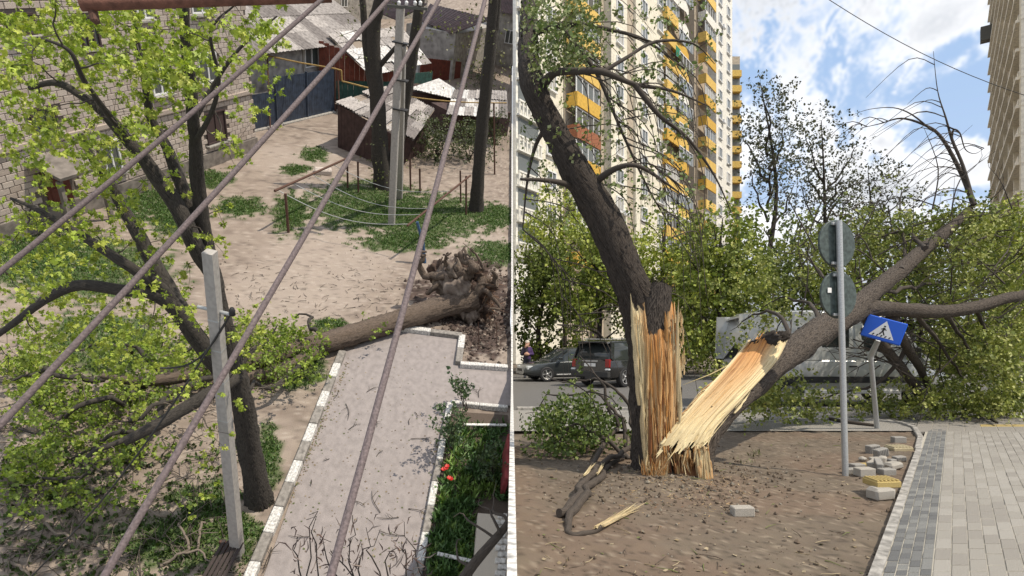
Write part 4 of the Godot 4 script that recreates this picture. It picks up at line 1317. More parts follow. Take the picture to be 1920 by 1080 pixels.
	for fl in 18:
		var bl := MB.new()
		bl.box(q0 + Vector3(0.6, 4.0 + fl * 2.9, -0.6), Basis.IDENTITY, Vector3(2.2, 1.2, 1.3))
		part("balcony", bl, M.tower_yellow, t2)
		var gl := MB.new()
		gl.box(q0 + Vector3(0.6, 5.4 + fl * 2.9, -0.9), Basis.IDENTITY, Vector3(2.0, 1.3, 0.3))
		part("window", gl, M.tower_glass, t2)
	# concrete frame tower on the right
	var a1 := Vector3((1906.0 - 960) / F * 62.0, 0, -62)
	var b1 := Vector3((1853.0 - 960) / F * 100.0, 0, -100)
	var d1 := (b1 - a1).normalized()
	var n1 := Vector3(d1.z, 0, -d1.x)
	if n1.dot(CAM - a1) < 0: n1 = -n1
	var ct := thing("concrete_tower", a1, Basis.IDENTITY, "unfinished tower of bare concrete slabs and columns", "building")
	var cb := Basis(d1, Vector3.UP, d1.cross(Vector3.UP))
	var len := a1.distance_to(b1)
	var core := MB.new()
	core.box((a1 + b1) * 0.5 - n1 * 8.6 + Vector3(0, 30, 0), cb, Vector3(len - 0.6, 60, 11))
	part("core_wall", core, M.frame_dark, ct)
	for fl in 20:
		var y := 3.0 * fl + 2.6
		var s := MB.new()
		s.box((a1 + b1) * 0.5 - n1 * 6.6 + Vector3(0, y, 0), cb, Vector3(len + 0.4, 0.3, 13.4))
		part("slab", s, M.frame_concrete, ct)
		if fl > 3:
			for k in 7:
				if (k * 7 + fl * 3) % 5 == 0: continue
				var pp := MB.new()
				pp.box(a1 + d1 * (len * (k + 0.5) / 7.0) - n1 * 0.25 + Vector3(0, y + 0.62, 0), cb, Vector3(len / 7.0 - 1.6, 0.92, 0.15))
				part("panel", pp, M.frame_concrete, ct)
	for k in 8:
		var c := MB.new()
		c.box(a1 + d1 * (len * k / 7.0) - n1 * 0.6 + Vector3(0, 30.5, 0), cb, Vector3(0.6, 61, 0.7))
		part("column", c, M.frame_concrete, ct)
	var e1 := MB.new()
	e1.box(a1 - n1 * 6.8 - d1 * 0.45 + Vector3(0, 30.5, 0), cb, Vector3(0.5, 61, 13.0))
	part("end_wall", e1, M.frame_concrete, ct)
	for fl in 20:
		var jl := MB.new()
		jl.box(a1 - n1 * 6.8 - d1 * 0.72 + Vector3(0, 3.0 * fl + 2.6, 0), cb, Vector3(0.08, 0.2, 13.0))
		part("joint", jl, M.frame_dark, ct)
	var hoist := MB.new()
	hoist.box(b1 + n1 * 0.6 + Vector3(0, 52.0, 0) - d1 * 6, cb, Vector3(1.6, 2.2, 1.4))
	part("hoist", hoist, M.tower_dark, ct)
	# overhead wire across the sky
	var wr := MB.new()
	var a := rp(1380, -120, 22.0)
	var e := rp(2040, 215, 24.0)
	var wp := PackedVector3Array()
	for k in 21: wp.append(a.lerp(e, k / 20.0) + Vector3(0, -0.9 * sin(PI * k / 20.0), 0))
	wr.tube(wp, ramp([0.014, 0.014], 21), 5)
	single("overhead_wire", wr, M.black_cable, a, Basis.IDENTITY, "thin dark wire slanting across the cloudy sky", "wire")

# ---------- signs, bricks and small things ----------
func street_things() -> void:
	# post with two round sign backs
	var z := 7.1
	var base := rg(1586, 893)
	var t := thing("sign_post", base, Basis.IDENTITY, "galvanised post carrying two round road signs seen from behind", "sign")
	var top := rp(1573, 414, z)
	var mb := MB.new()
	mb.rod(base - Vector3(0, 0.2, 0), top, 0.036, 0.036, 16)
	part("post", mb, M.galvanised, t)
	mat("sign_back", Color(0.085, 0.115, 0.11), 0.5, tx["coarse"], 3.0)
	for q in [[1569, 457], [1572, 553]]:
		var c := rp(q[0], q[1], z + 0.09)
		var yaw := deg_to_rad(20)
		var b := Basis(Vector3.UP, yaw) * Basis(Vector3.RIGHT, PI / 2)
		b = Basis(Vector3.BACK, 0.03) * b
		var d := MB.new()
		d.lathe(c, b, [[0.0, 0.012], [0.283, 0.012], [0.292, 0.006], [0.292, -0.016], [0.28, -0.022], [0.272, -0.012], [0.0, -0.012]], 40)
		var disc := part("sign_disc", d, M.sign_back, t)
		for s in [-0.24, 0.24]:
			var k := MB.new()
			k.bbox(rp(q[0], q[1], z + 0.04) + Vector3(0, s, 0), Basis(Vector3.UP, yaw), Vector3(0.16, 0.035, 0.03), 0.005)
			part("clamp", k, M.galvanised, disc)
		var r := MB.new()
		r.box(c + Basis(Vector3.UP, yaw).z * 0.0 + Vector3(0.012, 0, 0.035), Basis(Vector3.UP, yaw), Vector3(0.04, 0.5, 0.03))
		part("rail", r, M.black_plastic, disc)
		if q[1] > 500:
			var st := MB.new()
			var sb := Basis(Vector3.UP, yaw)
			st.box(c + sb.x * -0.17 + sb.z * 0.0 + Vector3(0, 0.05, 0) + b.y * 0.024, sb, Vector3(0.06, 0.06, 0.004))
			st.box(c + sb.x * -0.17 + Vector3(0, 0.05, 0) - b.y * 0.024, sb, Vector3(0.06, 0.06, 0.004))
			part("sticker", st, M.white_frame, disc)
	# bent crossing sign
	var z2 := 11.0
	base = rg(1646, 805)
	t = thing("crossing_sign", base, Basis.IDENTITY, "blue pedestrian crossing sign box tilted on a bent post", "sign")
	mb = MB.new()
	var kink := rp(1632, 668, z2 - 0.6)
	var head := rp(1647, 637, z2 - 0.9)
	mb.tube(PackedVector3Array([base - Vector3(0, 0.15, 0), kink + Vector3(0.01, -0.08, 0), kink, kink.lerp(head, 0.12), head]), PackedFloat32Array([0.045, 0.042, 0.055, 0.05, 0.042]), 12)
	part("post", mb, M.galvanised, t)
	# the box: its face axes from the picture's corners
	z2 -= 0.95
	var o := rp(1657, 618, z2 - 0.12)
	var ex := (rp(1698, 606, z2 - 0.28) - rp(1636, 590, z2 - 0.02)).normalized()
	var ey := (rp(1636, 590, z2 - 0.02) - rp(1615, 625, z2 + 0.05)).normalized()
	ey = (ey - ex * ey.dot(ex)).normalized()
	var fb := Basis(ex, ey, ex.cross(ey))
	if fb.z.z < 0: fb = Basis(ex, ey, -fb.z)
	mat("sign_blue", Color(0.005, 0.10, 0.62), 0.35)
	mb = MB.new()
	var bw := 0.60
	var bh := 0.38
	mb.bbox(o - fb.z * 0.06, fb, Vector3(bw, bh, 0.12), 0.012)
	var boxo := part("sign_box", mb, M.sign_blue, t)
	var tri := MB.new()
	tri.tri(o + fb * Vector3(-0.19, -0.135, 0.004), o + fb * Vector3(0.0, 0.15, 0.004), o + fb * Vector3(0.19, -0.135, 0.004))
	part("white_triangle", tri, M.white_frame, boxo)
	var fig := MB.new()
	var R := func(a: Vector2, b2: Vector2, w: float) -> void:
		var d := (b2 - a).normalized()
		var nn := Vector2(-d.y, d.x) * w
		fig.quad(o + fb * Vector3(a.x + nn.x, a.y + nn.y, 0.007), o + fb * Vector3(b2.x + nn.x, b2.y + nn.y, 0.007), o + fb * Vector3(b2.x - nn.x, b2.y - nn.y, 0.007), o + fb * Vector3(a.x - nn.x, a.y - nn.y, 0.007))
	R.call(Vector2(0.005, 0.03), Vector2(-0.005, -0.03), 0.017)
	R.call(Vector2(-0.005, -0.03), Vector2(-0.04, -0.095), 0.010)
	R.call(Vector2(-0.002, -0.03), Vector2(0.035, -0.095), 0.010)
	R.call(Vector2(0.005, 0.025), Vector2(-0.04, -0.005), 0.007)
	R.call(Vector2(0.005, 0.025), Vector2(0.042, -0.01), 0.007)
	R.call(Vector2(0.002, 0.04), Vector2(0.002, 0.066), 0.014)
	for k in 5:
		var x := -0.135 + k * 0.062
		R.call(Vector2(x, -0.128), Vector2(x + 0.022, -0.098), 0.010)
	part("walker", fig, M.black_plastic, boxo)
	# loose pavers and broken kerbstones: [u, v, kind, yaw, roll, label]
	mat("block_grey", Color(0.40, 0.385, 0.36), 0.95, tx["fine"], 5.0, tx["speck_normal"], 0.6)
	mat("block_yellow", Color(0.60, 0.46, 0.18), 0.95, tx["fine"], 5.0, tx["speck_normal"], 0.6)
	mat("block_pale", Color(0.50, 0.47, 0.42), 0.95, tx["fine"], 5.0, tx["speck_normal"], 0.6)
	var list := [
		[1396, 973, "plain2", 0.05, 0.0, 0.0, "pale concrete paver lying alone on the bare soil", 0.24, 0.105, 0.13],
		[1661, 940, "rough", 0.15, 0.05, 0.0, "broken pale kerb chunk under the yellow tactile tile", 0.27, 0.16, 0.2],
		[1667, 936, "ribbed_yellow", 0.05, 0.02, 0.12, "yellow ribbed tactile tile resting on the broken kerb chunk", 0.32, 0.08, 0.3],
		[1695, 846, "ribbed_pale", 0.0, 0.03, 0.0, "pale yellow ribbed tactile tile lying beside the kerb", 0.36, 0.07, 0.3],
		[1689, 832, "plain", 0.0, 0.0, 0.0, "grey paver standing behind the pale ribbed tile", 0.24, 0.12, 0.14],
		[1640, 853, "grooved", 0.25, 0.1, 0.0, "grooved grey paver leaning at the back of the heap", 0.22, 0.15, 0.12],
		[1655, 862, "grooved", 0.3, 0.25, 0.02, "grooved grey paver leaning on its neighbour in the heap", 0.23, 0.15, 0.11],
		[1601, 891, "plain", 0.05, 0.0, 0.0, "pale flat paver touching the foot of the sign post", 0.2, 0.08, 0.14],
		[1627, 897, "plain2", 0.1, 0.0, 0.0, "light grey paver lying left of the yellow tile", 0.25, 0.12, 0.16],
		[1630, 878, "yellow", 0.2, 0.0, 0.0, "small yellow paver wedged between grey ones", 0.2, 0.07, 0.14],
		[1650, 888, "grooved", 1.2, 0.5, 0.0, "grey grooved paver tipped upright in the middle of the heap", 0.2, 0.16, 0.09],
		[1681, 884, "rough", 0.3, 0.15, 0.0, "tilted pale paver against the kerb above the yellow tile", 0.25, 0.11, 0.18],
		[1659, 872, "rough", 0.5, 0.1, 0.0, "rounded grey lump of broken kerb in the heap", 0.15, 0.12, 0.12],
		[1676, 868, "plain", 0.1, 0.0, 0.0, "thin grey paver shard by the kerb", 0.12, 0.05, 0.1],
		[1612, 884, "plain", 0.2, 0.0, 0.0, "grey paver half hidden behind the flat one by the post", 0.2, 0.1, 0.14],
		[1642, 884, "plain2", 0.6, 0.3, 0.03, "pale paver tipped over another in the middle of the heap", 0.2, 0.1, 0.12],
		[1668, 893, "plain", 0.15, 0.0, 0.0, "grey paver just behind the yellow ribbed tile", 0.22, 0.1, 0.14],
		[1690, 866, "grooved", 0.1, 0.1, 0.0, "small grooved paver lying against the kerb", 0.18, 0.09, 0.12],
		[1648, 872, "plain2", -0.2, 0.15, 0.0, "pale paver between the two leaning grooved pavers", 0.2, 0.1, 0.12],
		[1620, 868, "rough", 0.4, 0.1, 0.0, "small broken kerb piece at the back edge of the heap", 0.13, 0.08, 0.1]]
	for e in list:
		var s := Vector3(e[7], e[8], e[9]) * 0.82
		var g := rg(e[0], e[1])
		g.y = soil_height(g.x, g.z) + e[5]
		var b := Basis.from_euler(Vector3(0, e[3], e[4] * 0.6))
		var m := MB.new()
		var c := g + Vector3(0, s.y * 0.5 - 0.008 + absf(sin(e[4] * 0.6)) * s.x * 0.35, -s.z * 0.5)
		m.bbox(c, b, s, 0.008 if e[2] != "rough" else 0.025)
		var k: String = e[2]
		if k.begins_with("ribbed"):
			for q in 6: m.bbox(c + b * Vector3((q - 2.5) * s.x / 6.2, s.y * 0.5 + 0.006, 0), b, Vector3(s.x / 10.0, 0.02, s.z - 0.03), 0.006)
		if k == "grooved":
			for q in 6: m.bbox(c + b * Vector3((q - 2.5) * s.x / 6.4, 0, s.z * 0.5 + 0.004), b, Vector3(s.x / 10.0, s.y - 0.02, 0.02), 0.005)
		var mm: Material = M.block_grey
		if k == "ribbed_yellow" or k == "yellow": mm = M.block_yellow
		elif k == "plain2" or k == "ribbed_pale" or k == "rough": mm = M.block_pale
		if k == "ribbed_pale": mm = mat("block_straw", Color(0.60, 0.52, 0.34), 0.95, tx["fine"], 5.0)
		if k == "rough":
			for q in m.v.size(): m.v[q] += rvec() * 0.0 + Vector3(1, 1, 1) * noise2.get_noise_3dv(m.v[q] * 6.0) * 0.018
		single("loose_paver", m, mm, g, Basis.IDENTITY, e[6], "paver", "loose pavers and rubble by the kerb")
	# torn limb lying on the soil: two dark stems meeting at a crook
	var G := func(u: float, v: float, h: float) -> Vector3:
		var p := rg(u, v)
		return p + Vector3(0, h, 0)
	t = thing("broken_limb", rg(1075, 985), Basis.IDENTITY, "bent broken limb on the soil with a pale splintered end", "branch")
	var w := MB.new()
	limb(w, [G.call(1186, 868, 0.25), G.call(1150, 880, 0.18), G.call(1108, 905, 0.11), G.call(1075, 945, 0.06), G.call(1048, 972, 0.05)], [0.03, 0.034, 0.038, 0.042, 0.04], 14, [], 7, 0.12)
	limb(w, [G.call(1168, 862, 0.08), G.call(1135, 890, 0.07), G.call(1112, 918, 0.06), G.call(1080, 955, 0.055), G.call(1062, 985, 0.05), G.call(1070, 1003, 0.045), G.call(1100, 1003, 0.045), G.call(1128, 998, 0.05)], [0.03, 0.036, 0.04, 0.038, 0.034, 0.026, 0.024, 0.02], 14, [], 7, 0.12)
	limb(w, [G.call(1158, 842, 0.3), G.call(1140, 850, 0.24), G.call(1110, 895, 0.14)], [0.035, 0.035, 0.03], 8, [], 5)
	part("stem", w, M.bark_grey, t)
	var sp := MB.new()
	for k in 44:
		var f := rng.randf()
		var a: Vector3 = G.call(1112 + f * 20, 1001 - f * 4, 0.05)
		var b: Vector3 = G.call(1208 + rng.randfn(0, 4), 955 + rng.randfn(0, 2), 0.05)
		shard(sp, a + rvec() * 0.012, (b - a).normalized(), Vector3.UP, a.distance_to(b) * rng.randf_range(0.45, 1.0), rng.randf_range(0.004, 0.012), wood_tone(rng.randf() * 0.25))
	for q in [[1092, 920, 1112, 900, 0.15], [1118, 908, 1130, 892, 0.11]]:
		var a: Vector3 = G.call(q[0], q[1], q[4])
		var b: Vector3 = G.call(q[2], q[3], q[4] + 0.02)
		for k in 14: shard(sp, a.lerp(b, rng.randf() * 0.4) + rvec() * 0.012 + Vector3(0, 0.01, 0.03), (b - a).normalized(), Vector3(0.7, 0.3, 0.6).normalized(), a.distance_to(b) * rng.randf_range(0.5, 1.0), rng.randf_range(0.008, 0.02), wood_tone(0.05))
	part("splinters", sp, M.wood_torn, t).set_meta("kind", "stuff")
	# thin stick across the bed by the crossing sign
	w = MB.new()
	limb(w, [G.call(1555, 790, 0.06), G.call(1590, 797, 0.05), G.call(1640, 803, 0.05)], [0.03, 0.045, 0.035], 8, [], 4)
	single("fallen_stick", w, M.bark_grey, rg(1600, 800), Basis.IDENTITY, "thick stick lying at the foot of the bent crossing sign", "stick")
	w = MB.new()
	limb(w, [G.call(1870, 805, 0.12), G.call(1845, 790, 0.13), G.call(1820, 775, 0.16), G.call(1800, 765, 0.2)], [0.02, 0.025, 0.02, 0.01], 6, [], 4)
	limb(w, [G.call(1845, 790, 0.13), G.call(1835, 800, 0.12), G.call(1822, 803, 0.12)], [0.015, 0.012, 0.006], 5, [], 3)
	single("fallen_stick", w, M.bark_dark, rg(1845, 795), Basis.IDENTITY, "forked twig lying on the paved apron by the fallen crown", "stick")

# ---------- vehicles ----------
func loft(mb: MB, rings: Array, x: Transform3D) -> void:
	# each ring: points of the right half from bottom to top; mirrored to the left
	var cols: int = (rings[0] as Array).size() * 2
	var p := PackedVector3Array()
	for r in rings:
		for q in r: p.append(x * (q as Vector3))
		for k in r.size():
			var q: Vector3 = r[r.size() - 1 - k]
			p.append(x * Vector3(q.x, q.y, -q.z))
	mb.grid(p, cols)
	for e in [0, rings.size() - 1]:
		var c := Vector3.ZERO
		for q in cols: c += p[e * cols + q]
		c /= cols
		for q in cols - 1:
			if e == 0: mb.tri(c, p[e * cols + q], p[e * cols + q + 1])
			else: mb.tri(c, p[e * cols + q + 1], p[e * cols + q])

func wheel(parent: Node3D, x: Transform3D, p: Vector3, r: float) -> void:
	var side := signf(p.z)
	var b := Basis(x.basis.x, x.basis.z * side, -x.basis.y * side)
	var o := x * p
	var ty := MB.new()
	ty.lathe(o, b, [[r * 0.66, -0.1], [r * 0.95, -0.1], [r, -0.07], [r, 0.07], [r * 0.95, 0.1], [r * 0.68, 0.105], [r * 0.66, 0.08]], 28)
	var wo := part("wheel", ty, M.black_plastic, parent)
	var rm := MB.new()
	rm.lathe(o, b, [[r * 0.68, 0.1], [r * 0.62, 0.105], [r * 0.6, 0.06], [r * 0.57, 0.05]], 28)
	for k in 5:
		var an := TAU * k / 5.0
		var d := b.x * cos(an) + b.z * sin(an)
		rm.box(o + d * r * 0.32 + b.y * 0.085, Basis(d, b.y, d.cross(b.y)), Vector3(r * 0.58, 0.03, r * 0.16))
	rm.lathe(o, b, [[r * 0.16, 0.08], [r * 0.14, 0.11], [0.0, 0.11]], 14)
	part("rim", rm, M.alloy, wo)

func car(called: String, label: String, at: Vector3, yaw: float, paint: Material, s: Dictionary) -> Node3D:
	var x := Transform3D(Basis(Vector3.UP, yaw), at)
	var t := thing(called, at, x.basis, label, "car", "")
	var mb := MB.new()
	var rings := []
	for st in s.body:      # [x, half width, bottom, shoulder height, top height]
		rings.append([Vector3(st[0], st[2], 0), Vector3(st[0], st[2], st[1] * 0.8), Vector3(st[0], st[2] + 0.08, st[1] * 0.97), Vector3(st[0], lerpf(st[2], st[3], 0.5), st[1]), Vector3(st[0], st[3] - 0.05, st[1] * 0.985), Vector3(st[0], st[3], st[1] * 0.93), Vector3(st[0], st[4] - 0.01, st[1] * 0.6), Vector3(st[0], st[4], 0)])
	loft(mb, rings, x)
	part("body", mb, paint, t)
	# glasshouse and roof
	var gl := MB.new()
	rings = []
	for st in s.cabin:     # [x, base half width, top half width, base y, top y]
		rings.append([Vector3(st[0], st[3], st[1]), Vector3(st[0], lerpf(st[3], st[4], 0.5), lerpf(st[1], st[2], 0.45)), Vector3(st[0], st[4], st[2]), Vector3(st[0], st[4] + 0.015, 0)])
	loft(gl, rings, x)
	part("windows" if not s.has("panel") else "upper_body", gl, M.car_glass if not s.has("panel") else paint, t)
	var rf := MB.new()
	rings = []
	for st in s.roof:      # [x, half width, y]
		rings.append([Vector3(st[0], st[2] - 0.05, st[1] + 0.015), Vector3(st[0], st[2] - 0.005, st[1]), Vector3(st[0], st[2] + 0.03, st[1] * 0.7), Vector3(st[0], st[2] + 0.04, 0)])
	loft(rf, rings, x)
	part("roof", rf, paint, t)
	for pl in s.pillars:
		for sd in [1.0, -1.0]:
			var pm := MB.new()
			var a: Vector3 = pl[0]
			var b: Vector3 = pl[1]
			a.z *= sd; b.z *= sd
			var d := (b - a).normalized()
			pm.box(x * ((a + b) * 0.5), x.basis * frame(d, Vector3(0, 0, sd)), Vector3(a.distance_to(b), 0.05, pl[2]))
			part("pillar", pm, paint, t)
	for w in s.wheels: wheel(t, x, w, s.wheel_r)
	for e in s.extra:      # [name, centre, size, material]
		var m := MB.new()
		m.bbox(x * (e[1] as Vector3), x.basis, e[2], minf(0.02, minf(e[2].x, minf(e[2].y, e[2].z)) * 0.3))
		part(e[0], m, M[e[3]], t)
	return t

func vehicles() -> void:
	mat("paint_graphite", Color(0.045, 0.052, 0.055), 0.25, null, 1, null, 1, false).metallic = 0.4
	mat("paint_black", Color(0.012, 0.012, 0.012), 0.2, null, 1, null, 1, false)
	mat("paint_silver", Color(0.58, 0.59, 0.58), 0.3, null, 1, null, 1, false).metallic = 0.6
	mat("car_glass", Color(0.03, 0.035, 0.035), 0.06, null, 1, null, 1, false)
	mat("alloy", Color(0.5, 0.5, 0.5), 0.35, null, 1, null, 1, false).metallic = 0.7
	mat("lamp_red", Color(0.25, 0.012, 0.01), 0.2, null, 1, null, 1, false)
	mat("lamp_clear", Color(0.55, 0.58, 0.6), 0.12, null, 1, null, 1, false)
	mat("plate", Color(0.7, 0.7, 0.68), 0.5, null, 1, null, 1, false)
	mat("dark_trim", Color(0.03, 0.03, 0.03), 0.7, null, 1, null, 1, false)
	for k in ["paint_graphite", "paint_black", "paint_silver"]:
		M[k].clearcoat_enabled = true
		M[k].clearcoat = 0.8
		M[k].clearcoat_roughness = 0.06
	# saloon: x is forward, y up, z to its right
	var saloon := {"wheel_r": 0.32,
		"body": [[-2.35, 0.74, 0.34, 0.72, 0.86], [-2.2, 0.84, 0.24, 0.86, 0.98], [-1.6, 0.89, 0.2, 0.90, 1.0], [-0.6, 0.9, 0.18, 0.90, 0.95], [0.6, 0.9, 0.18, 0.87, 0.93], [1.1, 0.9, 0.18, 0.84, 0.93], [1.8, 0.87, 0.2, 0.74, 0.82], [2.2, 0.78, 0.24, 0.62, 0.70], [2.38, 0.62, 0.32, 0.52, 0.58]],
		"cabin": [[-1.95, 0.72, 0.6, 0.92, 0.98], [-1.05, 0.82, 0.62, 0.88, 1.36], [-0.2, 0.83, 0.64, 0.88, 1.43], [0.4, 0.83, 0.62, 0.86, 1.37], [1.25, 0.78, 0.66, 0.86, 0.93]],
		"roof": [[-1.35, 0.55, 1.22], [-1.0, 0.6, 1.39], [-0.2, 0.63, 1.44], [0.3, 0.61, 1.40], [0.5, 0.58, 1.33]],
		"pillars": [[Vector3(0.42, 1.36, 0.64), Vector3(1.2, 0.9, 0.8), 0.07], [Vector3(-0.25, 1.42, 0.66), Vector3(-0.3, 0.88, 0.845), 0.09], [Vector3(-1.0, 1.36, 0.64), Vector3(-1.85, 0.92, 0.76), 0.16]],
		"wheels": [Vector3(1.42, 0.32, 0.80), Vector3(1.42, 0.32, -0.80), Vector3(-1.38, 0.32, 0.80), Vector3(-1.38, 0.32, -0.80)],
		"extra": [["headlight", Vector3(2.1, 0.60, 0.64), Vector3(0.34, 0.16, 0.26), "lamp_clear"], ["headlight", Vector3(2.1, 0.60, -0.64), Vector3(0.34, 0.16, 0.26), "lamp_clear"], ["grille", Vector3(2.33, 0.5, 0), Vector3(0.12, 0.14, 0.7), "dark_trim"], ["mirror", Vector3(0.85, 0.98, 0.98), Vector3(0.14, 0.13, 0.2), "paint_graphite"], ["mirror", Vector3(0.85, 0.98, -0.98), Vector3(0.14, 0.13, 0.2), "paint_graphite"], ["sill_trim", Vector3(0, 0.3, 0.895), Vector3(2.0, 0.05, 0.03), "alloy"], ["sill_trim", Vector3(0, 0.3, -0.895), Vector3(2.0, 0.05, 0.03), "alloy"], ["bumper_intake", Vector3(2.3, 0.33, 0), Vector3(0.14, 0.1, 0.9), "dark_trim"], ["door_handle", Vector3(-0.1, 0.78, 0.905), Vector3(0.2, 0.03, 0.03), "alloy"], ["door_handle", Vector3(-0.1, 0.78, -0.905), Vector3(0.2, 0.03, 0.03), "alloy"]]}
	car("saloon_car", "dark grey saloon car parked facing the retaining wall", Vector3(2.62, -0.01, -26.2), PI + 0.28, M.paint_graphite, saloon)
	var suv := {"wheel_r": 0.38,
		"body": [[-2.3, 0.80, 0.42, 0.95, 1.05], [-2.2, 0.9, 0.34, 1.02, 1.08], [-1.5, 0.93, 0.3, 1.03, 1.08], [0.4, 0.93, 0.3, 1.0, 1.06], [1.1, 0.92, 0.3, 0.98, 1.08], [1.9, 0.9, 0.34, 0.92, 1.0], [2.25, 0.8, 0.42, 0.82, 0.88]],
		"cabin": [[-2.18, 0.84, 0.7, 1.02, 1.06], [-1.95, 0.86, 0.7, 1.02, 1.66], [-1.0, 0.87, 0.71, 1.02, 1.73], [0.2, 0.87, 0.7, 1.0, 1.70], [1.15, 0.84, 0.72, 1.0, 1.08]],
		"roof": [[-2.15, 0.66, 1.66], [-1.9, 0.69, 1.72], [-1.0, 0.71, 1.75], [0.0, 0.69, 1.73], [0.35, 0.66, 1.66]],
		"pillars": [[Vector3(0.3, 1.68, 0.7), Vector3(1.1, 1.04, 0.85), 0.08], [Vector3(-0.5, 1.72, 0.73), Vector3(-0.5, 1.02, 0.885), 0.1], [Vector3(-1.9, 1.66, 0.71), Vector3(-2.12, 1.04, 0.85), 0.2]],
		"wheels": [Vector3(1.45, 0.38, 0.83), Vector3(1.45, 0.38, -0.83), Vector3(-1.35, 0.38, 0.83), Vector3(-1.35, 0.38, -0.83)],
		"extra": [["tail_light", Vector3(-2.24, 0.9, 0.76), Vector3(0.14, 0.3, 0.2), "lamp_red"], ["tail_light", Vector3(-2.24, 0.9, -0.76), Vector3(0.14, 0.3, 0.2), "lamp_red"], ["number_plate", Vector3(-2.32, 0.84, 0), Vector3(0.02, 0.12, 0.52), "plate"], ["chrome_strip", Vector3(-2.31, 0.98, 0), Vector3(0.03, 0.04, 0.7), "alloy"], ["rear_bumper", Vector3(-2.3, 0.5, 0), Vector3(0.18, 0.22, 1.7), "dark_trim"], ["reflector", Vector3(-2.3, 0.68, 0.78), Vector3(0.1, 0.07, 0.2), "lamp_clear"], ["reflector", Vector3(-2.3, 0.68, -0.78), Vector3(0.1, 0.07, 0.2), "lamp_clear"], ["roof_rail", Vector3(-0.9, 1.8, 0.64), Vector3(1.9, 0.03, 0.04), "alloy"], ["roof_rail", Vector3(-0.9, 1.8, -0.64), Vector3(1.9, 0.03, 0.04), "alloy"], ["spare_rack", Vector3(-2.36, 0.36, 0.1), Vector3(0.06, 0.12, 0.6), "dark_trim"], ["spoiler", Vector3(-2.18, 1.68, 0), Vector3(0.22, 0.05, 1.2), "paint_black"]]}
	car("estate_car", "black estate car with roof rails seen from the back, red tail lights", Vector3(4.5, -0.01, -23.4), 0.80, M.paint_black, suv)
	# silver van, side on, nose to the right
	var van := {"wheel_r": 0.34, "panel": true,
		"body": [[-2.6, 0.86, 0.5, 1.15, 1.2], [-2.5, 0.96, 0.4, 1.22, 1.25], [-1.0, 0.98, 0.36, 1.22, 1.25], [1.0, 0.98, 0.36, 1.2, 1.24], [1.7, 0.97, 0.36, 1.1, 1.2], [2.3, 0.92, 0.38, 0.95, 1.05], [2.6, 0.78, 0.44, 0.8, 0.88]],
		"cabin": [[-2.55, 0.9, 0.78, 1.2, 1.9], [-2.4, 0.92, 0.8, 1.2, 2.36], [-1.0, 0.92, 0.82, 1.2, 2.42], [0.8, 0.92, 0.8, 1.18, 2.38], [1.3, 0.92, 0.78, 1.16, 2.1], [2.0, 0.86, 0.78, 1.1, 1.2]],
		"roof": [[-2.5, 0.76, 2.30], [-2.3, 0.79, 2.40], [-1.0, 0.81, 2.45], [0.6, 0.79, 2.42], [0.95, 0.76, 2.33]],
		"pillars": [[Vector3(0.9, 2.34, 0.8), Vector3(1.95, 1.16, 0.88), 0.12], [Vector3(0.2, 2.4, 0.82), Vector3(0.2, 1.18, 0.935), 0.2], [Vector3(-1.2, 2.41, 0.83), Vector3(-1.2, 1.2, 0.935), 0.9], [Vector3(-2.3, 2.36, 0.8), Vector3(-2.3, 1.2, 0.925), 0.95]],
		"wheels": [Vector3(1.65, 0.34, 0.88), Vector3(1.65, 0.34, -0.88), Vector3(-1.6, 0.34, 0.88), Vector3(-1.6, 0.34, -0.88)],
		"extra": [["side_window", Vector3(0.62, 1.72, 0.885), Vector3(0.75, 0.6, 0.05), "car_glass"], ["side_window", Vector3(-0.7, 1.78, 0.885), Vector3(1.3, 0.5, 0.05), "car_glass"], ["windscreen", Vector3(1.72, 1.62, 0.0), Vector3(0.1, 0.55, 1.4), "car_glass"], ["side_skirt", Vector3(0, 0.42, 0.975), Vector3(2.4, 0.1, 0.05), "plate"], ["rubbing_strip", Vector3(-0.2, 0.72, 0.99), Vector3(4.2, 0.16, 0.03), "dark_trim"], ["headlight", Vector3(2.46, 0.78, 0.7), Vector3(0.22, 0.2, 0.24), "lamp_clear"], ["headlight", Vector3(2.46, 0.78, -0.7), Vector3(0.22, 0.2, 0.24), "lamp_clear"], ["mirror", Vector3(1.5, 1.4, 1.08), Vector3(0.16, 0.26, 0.2), "dark_trim"], ["door_handle", Vector3(0.0, 1.05, 0.995), Vector3(0.2, 0.04, 0.03), "dark_trim"]]}
	car("silver_van", "silver van half buried under the fallen tree crown", Vector3(8.5, -0.01, -15.6), 0.0, M.paint_silver, van)
	person()

